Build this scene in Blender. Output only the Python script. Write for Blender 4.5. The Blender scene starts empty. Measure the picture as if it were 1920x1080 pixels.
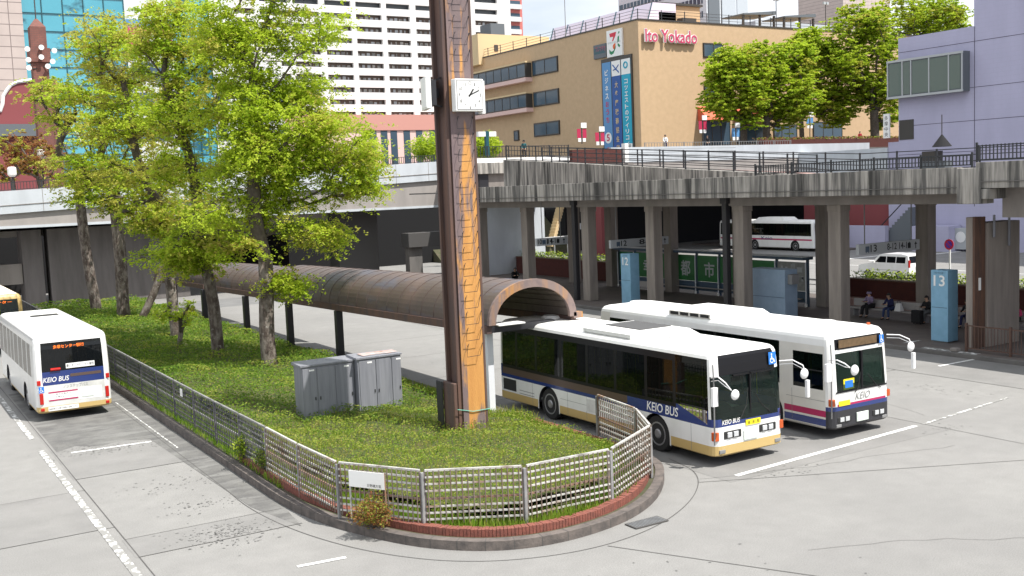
import bpy, math, random
import numpy as np
from mathutils import Vector, Matrix
random.seed(7); rng = np.random.default_rng(7)
C = bpy.context.scene.collection
S = bpy.context.scene
PI = math.pi
rad = math.radians
# ------------------------------------------------------------------ camera
FPX, PITCH, ROLL, CAMH, YAW = 1987.5, rad(5.443), rad(-2.3195), 7.4, rad(-31.45)
_cy, _sy, _cp, _sp = math.cos(YAW), math.sin(YAW), math.cos(PITCH), math.sin(PITCH)
_RZ = np.array([[_cy, -_sy, 0], [_sy, _cy, 0], [0, 0, 1]])
RT, FW, UP = _RZ @ np.array([1, 0, 0]), _RZ @ np.array([0, _cp, -_sp]), _RZ @ np.array([0, _sp, _cp])
_c, _s = math.cos(ROLL), math.sin(ROLL)
rc, uc = _c * RT + _s * UP, -_s * RT + _c * UP
cam = bpy.data.objects.new('camera', bpy.data.cameras.new('camera'))
C.objects.link(cam)
cam.matrix_world = Matrix(((rc[0], uc[0], -FW[0], 0), (rc[1], uc[1], -FW[1], 0), (rc[2], uc[2], -FW[2], CAMH), (0, 0, 0, 1)))
cam.data.sensor_width = 36; cam.data.lens = FPX / 1920 * 36
cam.data.clip_start = 0.5; cam.data.clip_end = 3000
S.camera = cam
def at(px, py, ax, val):                       # where the sight line of a photo pixel meets a plane
    a, b = px - 960, py - 540
    X = _c * a + _s * b; Y = -_s * a + _c * b
    d = FW + RT * X / FPX - UP * Y / FPX
    i = 'xyz'.index(ax); o = np.array([0, 0, CAMH])
    return o + d * (val - o[i]) / d[i]
# ------------------------------------------------------------------ sky and sun
SUN_EL = rad(61); SUN_DIR = Vector((0.47 * math.cos(SUN_EL), -0.883 * math.cos(SUN_EL), math.sin(SUN_EL))).normalized()
w = bpy.data.worlds.new('World'); S.world = w; w.use_nodes = True
nt = w.node_tree; bg = nt.nodes['Background']
sky = nt.nodes.new('ShaderNodeTexSky'); sky.sky_type = 'NISHITA'; sky.sun_disc = False
sky.sun_elevation = SUN_EL; sky.sun_rotation = math.atan2(SUN_DIR.x, SUN_DIR.y)
sky.air_density = 1.0; sky.dust_density = 1.6; sky.ozone_density = 1.0
tc = nt.nodes.new('ShaderNodeTexCoord'); mp = nt.nodes.new('ShaderNodeMapping'); mp.inputs['Scale'].default_value = (1, 1, 3.0)
nz = nt.nodes.new('ShaderNodeTexNoise'); nz.inputs['Scale'].default_value = 2.6; nz.inputs['Detail'].default_value = 6
cr = nt.nodes.new('ShaderNodeValToRGB'); cr.color_ramp.elements[0].position = 0.15; cr.color_ramp.elements[1].position = 0.46
mx = nt.nodes.new('ShaderNodeMix'); mx.data_type = 'RGBA'; mx.inputs[7].default_value = (8.2, 8.6, 9.2, 1)
nt.links.new(tc.outputs['Generated'], mp.inputs[0]); nt.links.new(mp.outputs[0], nz.inputs['Vector'])
nt.links.new(nz.outputs[0], cr.inputs[0]); nt.links.new(cr.outputs[0], mx.inputs[0])
nt.links.new(sky.outputs[0], mx.inputs[6]); nt.links.new(mx.outputs[2], bg.inputs['Color'])
bg.inputs['Strength'].default_value = 0.085
sl = bpy.data.lights.new('sun', 'SUN'); sl.energy = 4.4; sl.angle = rad(0.53); sl.color = (1, 0.96, 0.9)
so = bpy.data.objects.new('sun', sl); C.objects.link(so); so.rotation_euler = SUN_DIR.to_track_quat('Z', 'Y').to_euler()
so.location = (0, -20, 60)
S.view_settings.view_transform = 'Standard'; S.view_settings.look = 'None'; S.view_settings.gamma = 1
S.view_settings.exposure = 0.68; S.view_settings.use_curve_mapping = False
S.cycles.max_bounces = 6; S.cycles.transparent_max_bounces = 12; S.cycles.caustics_reflective = False; S.cycles.caustics_refractive = False
# ------------------------------------------------------------------ materials
M = {}
def mat(n, col, rough=0.7, col2=None, scale=3.0, vec=(1, 1, 1), lo=0.35, hi=0.65, bump=0.0, bscale=None, metal=0.0,
        spec=0.5, emit=0, col3=None, scale3=1.0, vec3=(1, 1, 1), lo3=0.45, hi3=0.6, detail=6, grain=0, joint=None, trans=0, coat=0, island=0):
    m = bpy.data.materials.new(n); m.use_nodes = True; t = m.node_tree; L = t.links.new
    p = t.nodes['Principled BSDF']; N = t.nodes.new
    p.inputs['Base Color'].default_value = (*col, 1); p.inputs['Roughness'].default_value = rough
    p.inputs['Metallic'].default_value = metal; p.inputs['Specular IOR Level'].default_value = spec
    if coat: p.inputs['Coat Weight'].default_value = coat; p.inputs['Coat Roughness'].default_value = 0.08
    out = None
    g = N('ShaderNodeNewGeometry')
    def noise(sc, v, d=detail):
        mpn = N('ShaderNodeMapping'); mpn.inputs['Scale'].default_value = v; L(g.outputs['Position'], mpn.inputs[0])
        q = N('ShaderNodeTexNoise'); q.inputs['Scale'].default_value = sc; q.inputs['Detail'].default_value = d; q.inputs['Roughness'].default_value = 0.6
        L(mpn.outputs[0], q.inputs['Vector']); return q.outputs[0]
    def ramp(src, a, b):
        r = N('ShaderNodeValToRGB'); r.color_ramp.elements[0].position = a; r.color_ramp.elements[1].position = b; L(src, r.inputs[0]); return r.outputs[0]
    def mixc(f, A, B):
        x = N('ShaderNodeMix'); x.data_type = 'RGBA'; L(f, x.inputs[0])
        for i, s_ in ((6, A), (7, B)):
            if isinstance(s_, tuple): x.inputs[i].default_value = (*s_, 1)
            else: L(s_, x.inputs[i])
        return x.outputs[2]
    cur = col
    if col2: cur = mixc(ramp(noise(scale, vec), lo, hi), cur, col2)
    if island: cur = mixc(g.outputs['Random Per Island'], cur, col3); col3 = None
    if col3: cur = mixc(ramp(noise(scale3, vec3), lo3, hi3), cur, col3)
    if grain:
        gm = N('ShaderNodeMapRange'); L(noise(38, (1, 1, 1), 4), gm.inputs[0]); gm.inputs[1].default_value = .3; gm.inputs[2].default_value = .7; gm.inputs[3].default_value = 1 - grain; gm.inputs[4].default_value = 1 + grain
        vm = N('ShaderNodeVectorMath'); vm.operation = 'SCALE'; L(cur, vm.inputs[0]); L(gm.outputs[0], vm.inputs['Scale']); cur = vm.outputs[0]
    if joint:                                   # (bricks: width, height, plane, mortar colour, mortar size)
        bw, bh, pl, mc, ms = joint
        br = N('ShaderNodeTexBrick'); br.inputs['Scale'].default_value = 1; br.inputs['Brick Width'].default_value = bw; br.inputs['Row Height'].default_value = bh
        br.inputs['Mortar Size'].default_value = ms; br.inputs['Mortar Smooth'].default_value = 0.1
        if pl.endswith('g'): br.offset = 0
        sp = N('ShaderNodeSeparateXYZ'); cb = N('ShaderNodeCombineXYZ'); L(g.outputs['Position'], sp.inputs[0])
        if pl[:2] == 'sz':
            ad = N('ShaderNodeMath'); ad.operation = 'ADD'; L(sp.outputs[0], ad.inputs[0]); L(sp.outputs[1], ad.inputs[1]); L(ad.outputs[0], cb.inputs[0]); L(sp.outputs[2], cb.inputs[1])
        else:
            L(sp.outputs['xyz'.index(pl[0])], cb.inputs[0]); L(sp.outputs['xyz'.index(pl[1])], cb.inputs[1])
        L(cb.outputs[0], br.inputs['Vector']); cur = mixc(br.outputs['Fac'], cur, mc)
    if not isinstance(cur, tuple): L(cur, p.inputs['Base Color'])
    if bump:
        b = N('ShaderNodeBump'); b.inputs['Strength'].default_value = bump; b.inputs['Distance'].default_value = 0.05
        L(noise(bscale or scale * 4, vec), b.inputs['Height']); L(b.outputs[0], p.inputs['Normal'])
    if emit:
        p.inputs['Emission Strength'].default_value = emit; p.inputs['Emission Color'].default_value = (*col, 1)
    if trans:
        tr = N('ShaderNodeBsdfTranslucent'); ms_ = N('ShaderNodeMixShader'); ms_.inputs[0].default_value = trans
        if isinstance(cur, tuple): tr.inputs[0].default_value = (*cur, 1)
        else: L(cur, tr.inputs[0])
        L(p.outputs[0], ms_.inputs[1]); L(tr.outputs[0], ms_.inputs[2]); L(ms_.outputs[0], t.nodes['Material Output'].inputs[0])
    M[n] = m; return m
def glass(n, tint, mixd=0.0, dcol=(0.01, 0.012, 0.012), ior=1.5):
    m = bpy.data.materials.new(n); m.use_nodes = True; t = m.node_tree; L = t.links.new; N = t.nodes.new
    t.nodes.remove(t.nodes['Principled BSDF'])
    tr = N('ShaderNodeBsdfTransparent'); tr.inputs[0].default_value = (*tint, 1)
    df = N('ShaderNodeBsdfDiffuse'); df.inputs[0].default_value = (*dcol, 1)
    gl = N('ShaderNodeBsdfGlossy'); gl.inputs['Roughness'].default_value = 0.02
    fr = N('ShaderNodeFresnel'); fr.inputs[0].default_value = ior
    a = N('ShaderNodeMixShader'); a.inputs[0].default_value = mixd; L(tr.outputs[0], a.inputs[1]); L(df.outputs[0], a.inputs[2])
    b = N('ShaderNodeMixShader'); L(fr.outputs[0], b.inputs[0]); L(a.outputs[0], b.inputs[1]); L(gl.outputs[0], b.inputs[2])
    L(b.outputs[0], t.nodes['Material Output'].inputs[0]); M[n] = m; return m
mat('road', (0.215, 0.211, 0.202), 0.9, (0.262, 0.257, 0.246), 1.6, lo=0.25, hi=0.75, bump=0.35, bscale=60, col3=(0.185, 0.182, 0.176), scale3=0.12, lo3=0.4, hi3=0.85, detail=12, grain=.2)
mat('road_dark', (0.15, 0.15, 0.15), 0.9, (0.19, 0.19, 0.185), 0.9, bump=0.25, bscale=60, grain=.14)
mat('road_grey', (0.185, 0.182, 0.175), 0.9, (0.225, 0.22, 0.212), .7, bump=0.25, bscale=60, grain=.13)
mat('asphalt', (0.11, 0.11, 0.115), 0.9, (0.16, 0.16, 0.165), 0.8, bump=0.2, bscale=50)
mat('oil', (0.155, 0.153, 0.148), 0.85, (0.19, 0.187, 0.18), 6)
mat('grate', (0.17, 0.18, 0.19), 0.7, (0.12, 0.125, 0.13), 6)
mat('lane_dark', (0.105, 0.103, 0.10), 0.85, (0.15, 0.148, 0.14), 1.4, lo=.4, hi=.62, col3=(0.18, 0.178, 0.17), scale3=.9, vec3=(.6, 2.0, 1), lo3=.5, hi3=.62, grain=.15)
mat('joint', (0.085, 0.082, 0.078), 0.95)
mat('paint', (0.78, 0.78, 0.76), 0.7, (0.42, 0.42, 0.40), 7, lo=0.5, hi=0.68, grain=.1)
mat('paint_worn', (0.72, 0.72, 0.7), 0.8, (0.24, 0.237, 0.225), 5, lo=0.42, hi=0.5)
mat('kerb', (0.16, 0.135, 0.12), 0.9, (0.085, 0.075, 0.07), 4, bump=0.4, bscale=30)
mat('kerb_light', (0.24, 0.22, 0.2), 0.9, (0.13, 0.12, 0.11), 3, bump=0.3, bscale=30)
mat('edge_brick', (0.26, 0.085, 0.06), 0.85, (0.16, 0.06, 0.045), 9, bump=0.3, bscale=40)
mat('soil', (0.09, 0.075, 0.05), 0.95, (0.05, 0.06, 0.025), 3)
mat('paver', (0.30, 0.22, 0.19), 0.85, (0.22, 0.165, 0.145), 2.5, joint=(0.2, 0.1, 'xy', (0.16, 0.14, 0.12), 0.008))
mat('platform_paving', (0.14, 0.115, 0.10), 0.75, (0.10, 0.085, 0.078), 1.2, joint=(0.3, 0.3, 'xyg', (0.07, 0.065, 0.06), 0.01))
mat('concrete', (0.27, 0.245, 0.225), 0.9, (0.20, 0.18, 0.165), 0.9, vec=(1, 1, 0.3), bump=0.2, bscale=25)
mat('concrete_dark', (0.16, 0.15, 0.14), 0.9, (0.11, 0.105, 0.1), 0.8, vec=(1, 1, 0.3))
mat('concrete_stained', (0.40, 0.375, 0.34), 0.9, (0.11, 0.105, 0.098), 1.0, vec=(4, 4, 0.25), lo=0.40, hi=0.6, col3=(0.045, 0.043, 0.04), scale3=0.3, vec3=(3.5, 3.5, 0.3), lo3=0.53, hi3=0.66, bump=0.2, bscale=20)
mat('column', (0.29, 0.255, 0.225), 0.9, (0.20, 0.175, 0.155), 1.2, vec=(2, 2, 0.25), bump=0.2, bscale=25)
mat('column_dark', (0.19, 0.16, 0.14), 0.9, (0.14, 0.115, 0.10), 1.2, vec=(3, 3, 0.2))
mat('rust_strip', (0.075, 0.045, 0.035), 0.85, (0.13, 0.065, 0.04), 3, vec=(3, 3, 0.4))
mat('deck_white', (0.54, 0.575, 0.61), 0.6, (0.46, 0.49, 0.52), 0.8, vec=(1, 1, 0.4))
mat('deck_beam', (0.36, 0.33, 0.31), 0.85, (0.28, 0.26, 0.245), 0.7, vec=(1, 1, 0.3))
mat('white', (0.82, 0.82, 0.8), 0.5)
mat('brick_pink', (0.42, 0.27, 0.24), 0.9)
mat('rail_dark', (0.025, 0.028, 0.032), 0.5)
mat('corten', (0.21, 0.155, 0.14), 0.75, (0.40, 0.20, 0.07), 0.8, vec=(3.0, 3.0, 0.16), lo=0.46, hi=0.6, bump=0.3, bscale=30, col3=(0.13, 0.10, 0.105), scale3=2.2, lo3=0.52, hi3=0.72)
mat('corten_orange', (0.50, 0.235, 0.065), 0.8, (0.58, 0.29, 0.08), 2, vec=(2, 2, 0.3), lo=0.35, hi=0.7, col3=(0.23, 0.165, 0.15), scale3=0.9, vec3=(2.4, 1, 0.09), lo3=0.5, hi3=0.64, bump=0.2, bscale=30)
mat('corten_mauve', (0.20, 0.145, 0.14), 0.75, (0.15, 0.11, 0.115), 1.5, vec=(2, 2, .3), col3=(0.46, 0.23, 0.075), scale3=1.1, vec3=(2.2, 1, 0.5), lo3=0.54, hi3=0.64, bump=0.2, bscale=30)
mat('corten_dark', (0.075, 0.052, 0.05), 0.75, (0.13, 0.07, 0.05), 1.5, vec=(3, 3, 0.3), bump=0.2, bscale=30)
mat('corten_roof', (0.085, 0.062, 0.052), 0.5, (0.115, 0.078, 0.064), 0.5, vec=(1, 1, 1), lo=0.45, hi=0.62, bump=0.15, bscale=9, col3=(0.085, 0.08, 0.095), scale3=0.7, vec3=(1, 0.6, 2), lo3=0.52, hi3=0.66)
mat('black_steel', (0.02, 0.02, 0.024), 0.45)
mat('post_white', (0.72, 0.74, 0.78), 0.5)
mat('cabinet', (0.22, 0.225, 0.25), 0.55, (0.17, 0.175, 0.2), 1.5, vec=(5, 5, 0.4), lo=0.4, hi=0.65, col3=(0.32, 0.33, 0.36), scale3=1.4, vec3=(6, 6, 0.2), lo3=0.62, hi3=0.75)
mat('cabinet_rust', (0.35, 0.22, 0.18), 0.8, (0.4, 0.38, 0.38), 4)
mat('fence_metal', (0.52, 0.51, 0.48), 0.45, (0.27, 0.16, 0.10), 1.7, lo=0.54, hi=0.66, col3=(0.22, 0.21, 0.20), scale3=3.1, lo3=0.5, hi3=0.7)
mat('fence_rust', (0.26, 0.13, 0.07), 0.7, (0.20, 0.17, 0.15), 3)
mat('fence_rail', (0.32, 0.315, 0.31), 0.45, (0.16, 0.16, 0.165), 2)
mat('fence_shaded', (0.05, 0.055, 0.068), 0.45, (0.12, 0.115, 0.11), 2)  # fence colour darkened to carry the tree shade on the long side
mat('fence_grey', (0.20, 0.18, 0.16), 0.5, (0.14, 0.09, 0.06), 2)
mat('fence_bar', (0.05, 0.045, 0.042), 0.6, (0.16, 0.09, 0.05), 3)
mat('bark', (0.20, 0.17, 0.145), 0.95, (0.075, 0.055, 0.045), 5, vec=(1, 1, 0.45), lo=0.4, hi=0.58, bump=0.8, bscale=22, col3=(0.30, 0.28, 0.25), scale3=7, lo3=0.58, hi3=0.7)
mat('bark_dark', (0.07, 0.055, 0.045), 0.95, (0.12, 0.10, 0.08), 6)
LEAFARG = dict(rough=0.55, spec=0.25, trans=0.55, lo=0.35, hi=0.65, island=1)
mat('leaf_a', (0.50, 0.60, 0.045), col2=(0.60, 0.66, 0.08), scale=0.5, col3=(0.38, 0.53, 0.035), **LEAFARG)
mat('leaf_b', (0.50, 0.50, 0.08), col2=(0.54, 0.40, 0.12), scale=0.45, col3=(0.42, 0.48, 0.06), **LEAFARG)
mat('leaf_c', (0.40, 0.52, 0.035), col2=(0.54, 0.56, 0.06), scale=0.25, col3=(0.26, 0.42, 0.03), **LEAFARG)
mat('leaf_red', (0.28, 0.14, 0.06), col2=(0.22, 0.22, 0.05), scale=0.6, col3=(0.36, 0.13, 0.05), **LEAFARG)
mat('hedge', (0.15, 0.27, 0.03), col2=(0.30, 0.40, 0.05), scale=0.9, col3=(0.09, 0.18, 0.02), **LEAFARG)
mat('hedge_olive', (0.36, 0.42, 0.06), col2=(0.42, 0.34, 0.11), scale=1.6, col3=(0.25, 0.36, 0.04), **LEAFARG)
mat('grass', (0.26, 0.44, 0.04), col2=(0.38, 0.44, 0.08), scale=1.2, col3=(0.18, 0.34, 0.03), **LEAFARG)
# ------------------------------------------------------------------ mesh builder
class MB:
    def __init__(s): s.v, s.f, s.m = [], [], []
    def poly(s, pts, mi=0):
        b = len(s.v); s.v += [tuple(map(float, p)) for p in pts]; s.f.append(tuple(range(b, b + len(pts)))); s.m.append(mi); return s
    def box(s, x0, y0, z0, x1, y1, z1, mi=0):
        if x0 > x1: x0, x1 = x1, x0
        if y0 > y1: y0, y1 = y1, y0
        if z0 > z1: z0, z1 = z1, z0
        b = len(s.v)
        s.v += [(x0, y0, z0), (x1, y0, z0), (x1, y1, z0), (x0, y1, z0), (x0, y0, z1), (x1, y0, z1), (x1, y1, z1), (x0, y1, z1)]
        for q in ((0, 3, 2, 1), (4, 5, 6, 7), (0, 1, 5, 4), (1, 2, 6, 5), (2, 3, 7, 6), (3, 0, 4, 7)):
            s.f.append(tuple(b + i for i in q)); s.m.append(mi)
        return s
    def hexa(s, bot, top, mi=0):                # any prism-like solid: bottom ring, top ring
        n = len(bot); b = len(s.v); s.v += [tuple(map(float, p)) for p in bot] + [tuple(map(float, p)) for p in top]
        s.f.append(tuple(b + i for i in range(n - 1, -1, -1))); s.f.append(tuple(b + n + i for i in range(n))); s.m += [mi, mi]
        for i in range(n):
            j = (i + 1) % n; s.f.append((b + i, b + j, b + n + j, b + n + i)); s.m.append(mi)
        return s
    def beam(s, a, c, w_, h_, mi=0):            # rectangular bar from a to c; h_ upright
        a, c = Vector(a), Vector(c); d = (c - a).normalized()
        side = d.cross(Vector((0, 0, 1)))
        side = Vector((1, 0, 0)) if side.length < 1e-4 else side.normalized()
        u = side.cross(d); A, B = side * w_ / 2, u * h_ / 2
        return s.hexa([a - A - B, a + A - B, a + A + B, a - A + B], [c - A - B, c + A - B, c + A + B, c - A + B], mi)
    def tube(s, pts, r, n=8, mi=0, caps=True):
        pts = [Vector(p) for p in pts]; rs = r if isinstance(r, (list, tuple)) else [r] * len(pts); b = len(s.v); pu = None
        for i, p in enumerate(pts):
            d = (pts[min(i + 1, len(pts) - 1)] - pts[max(i - 1, 0)])
            d = d.normalized() if d.length > 1e-9 else Vector((0, 0, 1))
            u = (pu - d * pu.dot(d)) if pu is not None else (Vector((1, 0, 0)) if abs(d.x) < 0.8 else Vector((0, 1, 0))) - d * (d.x if abs(d.x) < 0.8 else d.y)
            u.normalize(); pu = u; v = d.cross(u)
            for k in range(n):
                a = 2 * PI * k / n; q = p + (u * math.cos(a) + v * math.sin(a)) * rs[i]; s.v.append((q.x, q.y, q.z))
        for i in range(len(pts) - 1):
            for k in range(n):
                j = (k + 1) % n; s.f.append((b + i * n + k, b + i * n + j, b + (i + 1) * n + j, b + (i + 1) * n + k)); s.m.append(mi)
        if caps:
            s.f.append(tuple(b + k for k in range(n - 1, -1, -1))); e = b + (len(pts) - 1) * n; s.f.append(tuple(e + k for k in range(n))); s.m += [mi, mi]
        return s
    def lathe(s, cx, cy, prof, n=16, mi=0, axis='z'):   # profile of (radius, height)
        b = len(s.v)
        for (r, h) in prof:
            for k in range(n):
                a = 2 * PI * k / n; ca, sa = r * math.cos(a), r * math.sin(a)
                s.v.append((cx + ca, cy + sa, h) if axis == 'z' else (h, cx + ca, cy + sa) if axis == 'x' else (cx + ca, h, cy - sa))
        for i in range(len(prof) - 1):
            for k in range(n):
                j = (k + 1) % n; s.f.append((b + i * n + k, b + i * n + j, b + (i + 1) * n + j, b + (i + 1) * n + k)); s.m.append(mi)
        s.f.append(tuple(b + k for k in range(n - 1, -1, -1))); e = b + (len(prof) - 1) * n; s.f.append(tuple(e + k for k in range(n))); s.m += [mi, mi]
        return s
    def add(s, o, off=(0, 0, 0)):
        b = len(s.v); s.v += [(p[0] + off[0], p[1] + off[1], p[2] + off[2]) for p in o.v]; s.f += [tuple(b + i for i in q) for q in o.f]; s.m += o.m; return s
    def build(s, name, mats, parent=None, loc=None, smooth=False, bevel=0.0, world=True, label=None):
        me = bpy.data.meshes.new(name)
        off = Vector(loc) if loc is not None else (Vector(parent.location) if (parent and world) else Vector((0, 0, 0)))
        if parent is not None and parent.parent is not None and world and loc is None: off = off + Vector(parent.parent.location)
        me.from_pydata([(p[0] - off.x, p[1] - off.y, p[2] - off.z) for p in s.v], [], s.f)
        if isinstance(mats, str): mats = [mats]
        for k in mats: me.materials.append(M[k])
        me.polygons.foreach_set('material_index', s.m)
        if smooth: me.polygons.foreach_set('use_smooth', [True] * len(s.f))
        me.update(); o = bpy.data.objects.new(name, me); C.objects.link(o)
        if parent: o.parent = parent
        elif loc is not None: o.location = loc
        if bevel:
            bv = o.modifiers.new('bevel', 'BEVEL'); bv.width = bevel; bv.segments = 2; bv.limit_method = 'ANGLE'; bv.angle_limit = rad(40)
        if label: o['label'] = label
        return o
def tag(o, label=None, cat=None, group=None, kind=None):
    if label: o['label'] = label
    if cat: o['category'] = cat
    if group: o['group'] = group
    if kind: o['kind'] = kind
    return o
def thing(name, label, cat, loc=(0, 0, 0), rz=0, group=None):
    o = bpy.data.objects.new(name, None); C.objects.link(o); o.location = loc; o.rotation_euler = (0, 0, rz); o.empty_display_size = 0.3
    return tag(o, label, cat, group)
def struct(o): o['kind'] = 'structure'; return o
def dup(root, loc=None, rz=None, label=None, group=None, scale=None):
    def cp(o, par):
        c = o.copy(); C.objects.link(c); c.parent = par
        for ch in [x for x in bpy.data.objects if x.parent == o]: cp(ch, c)
        return c
    r = cp(root, None)
    if loc is not None: r.location = loc
    if rz is not None: r.rotation_euler = (0, 0, rz)
    if scale is not None: r.scale = (scale,) * 3
    return tag(r, label, None, group)
_fonts = {}
def text_mesh(s_, bold=0.0, shear=0.0):
    cu = bpy.data.curves.new('t', 'FONT'); cu.body = s_; cu.size = 1; cu.offset = bold; cu.shear = shear; cu.resolution_u = 3
    o = bpy.data.objects.new('t', cu); C.objects.link(o)
    dg = bpy.context.evaluated_depsgraph_get(); me = bpy.data.meshes.new_from_object(o.evaluated_get(dg))
    vs = [tuple(v.co) for v in me.vertices]; fs = [tuple(p.vertices) for p in me.polygons]
    bpy.data.objects.remove(o); bpy.data.curves.remove(cu); bpy.data.meshes.remove(me); return vs, fs
def text(s_, org, u, v, wd, ht, mt, name='lettering', parent=None, bold=0.0, shear=0.0, depth=0.0, world=True, mb=None, mi=0):
    """lettering whose box starts at org (lower left), wd along u, ht along v"""
    vs, fs = text_mesh(s_, bold, shear)
    if not vs: return None
    x0, x1 = min(p[0] for p in vs), max(p[0] for p in vs); y0, y1 = min(p[1] for p in vs), max(p[1] for p in vs)
    org, u, v = Vector(org), Vector(u), Vector(v); n = u.cross(v).normalized(); m_ = mb or MB(); b = len(m_.v)
    P = [org + u * ((p[0] - x0) / (x1 - x0 or 1) * wd) + v * ((p[1] - y0) / (y1 - y0 or 1) * ht) for p in vs]
    m_.v += [tuple(p + n * depth) for p in P]; m_.f += [tuple(b + i for i in f) for f in fs]; m_.m += [mi] * len(fs)
    if depth > 0.02:
        b2 = len(m_.v); m_.v += [tuple(p) for p in P]; ed = {}
        for f in fs:
            for i in range(len(f)):
                a, c = f[i], f[(i + 1) % len(f)]
                k = (min(a, c), max(a, c)); ed[k] = None if k in ed else (a, c)
        for e in ed.values():
            if e: m_.f.append((b2 + e[0], b2 + e[1], b + e[1], b + e[0])); m_.m.append(mi)
    if mb is not None: return None
    return m_.build(name, [mt], parent, world=world)
XA, YA, ZA = (1, 0, 0), (0, 1, 0), (0, 0, 1); NY = (0, -1, 0)
# ================================================================== GROUND
def sheet(name, pts, z, m_, **k):
    mb = MB(); mb.poly([(x, y, z) for x, y in pts]); o = mb.build(name, [m_]); return struct(o)
def strip(mb, a, b, wd, z=0.008, mi=0):
    a, b = Vector((*a, z)), Vector((*b, z)); d = (b - a).normalized(); n = Vector((-d.y, d.x, 0)) * wd / 2
    mb.poly([a - n, b - n, b + n, a + n], mi)
g_ = MB(); g_.poly([(-900, -200, 0), (1200, -200, 0), (1200, 1500, 0), (-900, 1500, 0)]); struct(g_.build('road', ['road']))
# darker repair areas and slabs; last, an uneven darker area of the left lane
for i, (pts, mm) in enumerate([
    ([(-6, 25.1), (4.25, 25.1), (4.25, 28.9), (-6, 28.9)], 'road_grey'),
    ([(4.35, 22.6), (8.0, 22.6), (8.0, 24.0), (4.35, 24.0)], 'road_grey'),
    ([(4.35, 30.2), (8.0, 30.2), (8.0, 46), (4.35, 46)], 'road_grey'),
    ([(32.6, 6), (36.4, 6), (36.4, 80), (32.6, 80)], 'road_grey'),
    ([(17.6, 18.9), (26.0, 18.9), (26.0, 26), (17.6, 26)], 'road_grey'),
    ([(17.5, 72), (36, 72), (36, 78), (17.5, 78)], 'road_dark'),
    ([(4.5, 34.0), (5.1, 34.5), (5.7, 33.9), (6.4, 34.3), (7.2, 33.8), (7.3, 30), (7.45, 24.6), (7.9, 22.4), (8.1, 24.1), (8.1, 46), (4.5, 46)], 'lane_dark')]):
    sheet('road_slab', pts, 0.007 if mm == 'lane_dark' else 0.004, mm)
mb = MB()
for a, b in [((4.42, 5), (4.42, 75)), ((32.6, 2), (32.6, 78)), ((17.0, 19.4), (32.6, 11.8)), ((26.05, 14.8), (26.05, 70)), ((12.5, 17.1), (17.5, 8)),
             ((4.42, 22.6), (8, 22.6)), ((4.42, 24), (8, 24)), ((4.42, 30.2), (8, 30.2)), ((-8, 25.1), (4.42, 25.1)), ((-8, 28.9), (4.42, 28.9)),
             ((17.6, 26), (32.6, 26)), ((17.6, 31.5), (32.6, 31.5)), ((17.6, 37), (32.6, 37)), ((17.6, 42.5), (32.6, 42.5)), ((17.6, 48), (32.6, 48)), ((-20, 14), (12, 14)), ((19, 4), (36.5, 4)), ((32.6, 20), (36.5, 20)), ((32.6, 12), (36.5, 12))]:
    strip(mb, a, b, 0.022, 0.010)
# gutter line round the island
GUT = [(7.45, 60), (7.45, 27), (7.35, 24.5), (7.7, 21.9), (8.5, 19.6), (9.8, 17.9), (11.8, 17.1), (13.9, 17.3), (16.0, 18.4), (17.6, 20.0), (17.9, 21.6)]
for _ in range(3): GUT = [GUT[0]] + [q for a, b in zip(GUT, GUT[1:]) for q in ((a[0] * .75 + b[0] * .25, a[1] * .75 + b[1] * .25), (a[0] * .25 + b[0] * .75, a[1] * .25 + b[1] * .75))] + [GUT[-1]]
for a, b in zip(GUT, GUT[1:]): strip(mb, a, b, 0.02, 0.010)
for (x, y, n_, dx, dy) in [(17.2, 19.6, 14, 0.55, -0.1), (24, 14, 16, 0.5, 0.32), (27, 20.5, 12, 0.1, 0.5), (20, 12, 12, -0.35, 0.2)]:   # cracks
    p = (x, y)
    for k in range(n_):
        q = (p[0] + dx + random.uniform(-.12, .12), p[1] + dy + random.uniform(-.14, .14)); strip(mb, p, q, 0.010, 0.010); p = q
struct(mb.build('road_joints', ['joint']))
mb = MB()
def blob(cx, cy, rx, ry, n_=26):
    mb.poly([(cx + rx * math.cos(2 * PI * k / n_) * random.uniform(.6, 1.1), cy + ry * math.sin(2 * PI * k / n_) * random.uniform(.6, 1.1), 0.012) for k in range(n_)])
for cx, cy, rx, ry, cnt in [(6.35, 22.9, .5, .45, 260), (6.6, 25.6, .6, .35, 70), (6.2, 28, .9, .5, 60), (6.3, 33.2, 1.0, .35, 160), (5.0, 34.2, .35, .5, 90), (22, 24, .5, 1.0, 60), (26, 19, .5, .3, 24), (30.6, 23, .3, .8, 50), (23.5, 33, .3, 1.6, 60), (20.5, 39, .3, 1.6, 50), (19.4, 18.7, .5, .3, 40), (12.5, 14.5, 2, .8, 40)]:
    for k in range(cnt): blob(cx + random.gauss(0, rx), cy + random.gauss(0, ry), random.uniform(.01, .05), random.uniform(.01, .04), 6)
struct(mb.build('oil_stains', ['oil']))
mb = MB()
strip(mb, (18.1, 19.25), (25.7, 19.8), 0.16, 0.012); strip(mb, (34.3, 25.4), (36.4, 25.4), 0.14, 0.012); strip(mb, (4.85, 33.6), (7.15, 33.45), 0.14, 0.012)
strip(mb, (6.9, 19.95), (7.9, 19.85), 0.12, 0.012)
struct(mb.build('lane_markings', ['paint']))
mb = MB(); strip(mb, (4.14, 6), (4.14, 34.5), 0.17, 0.012); strip(mb, (4.14, 36.5), (4.14, 70), 0.17, 0.012); strip(mb, (7.6, 32), (7.6, 41), 0.05, 0.012); strip(mb, (26.0, 19.8), (31, 20.4), 0.1, 0.012)
struct(mb.build('worn_lane_markings', ['paint_worn']))
dg_ = thing('drain_grate', 'grey steel drain grate set in the road at the tip of the island', 'drain', (14.0, 17.75, 0.012))
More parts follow.
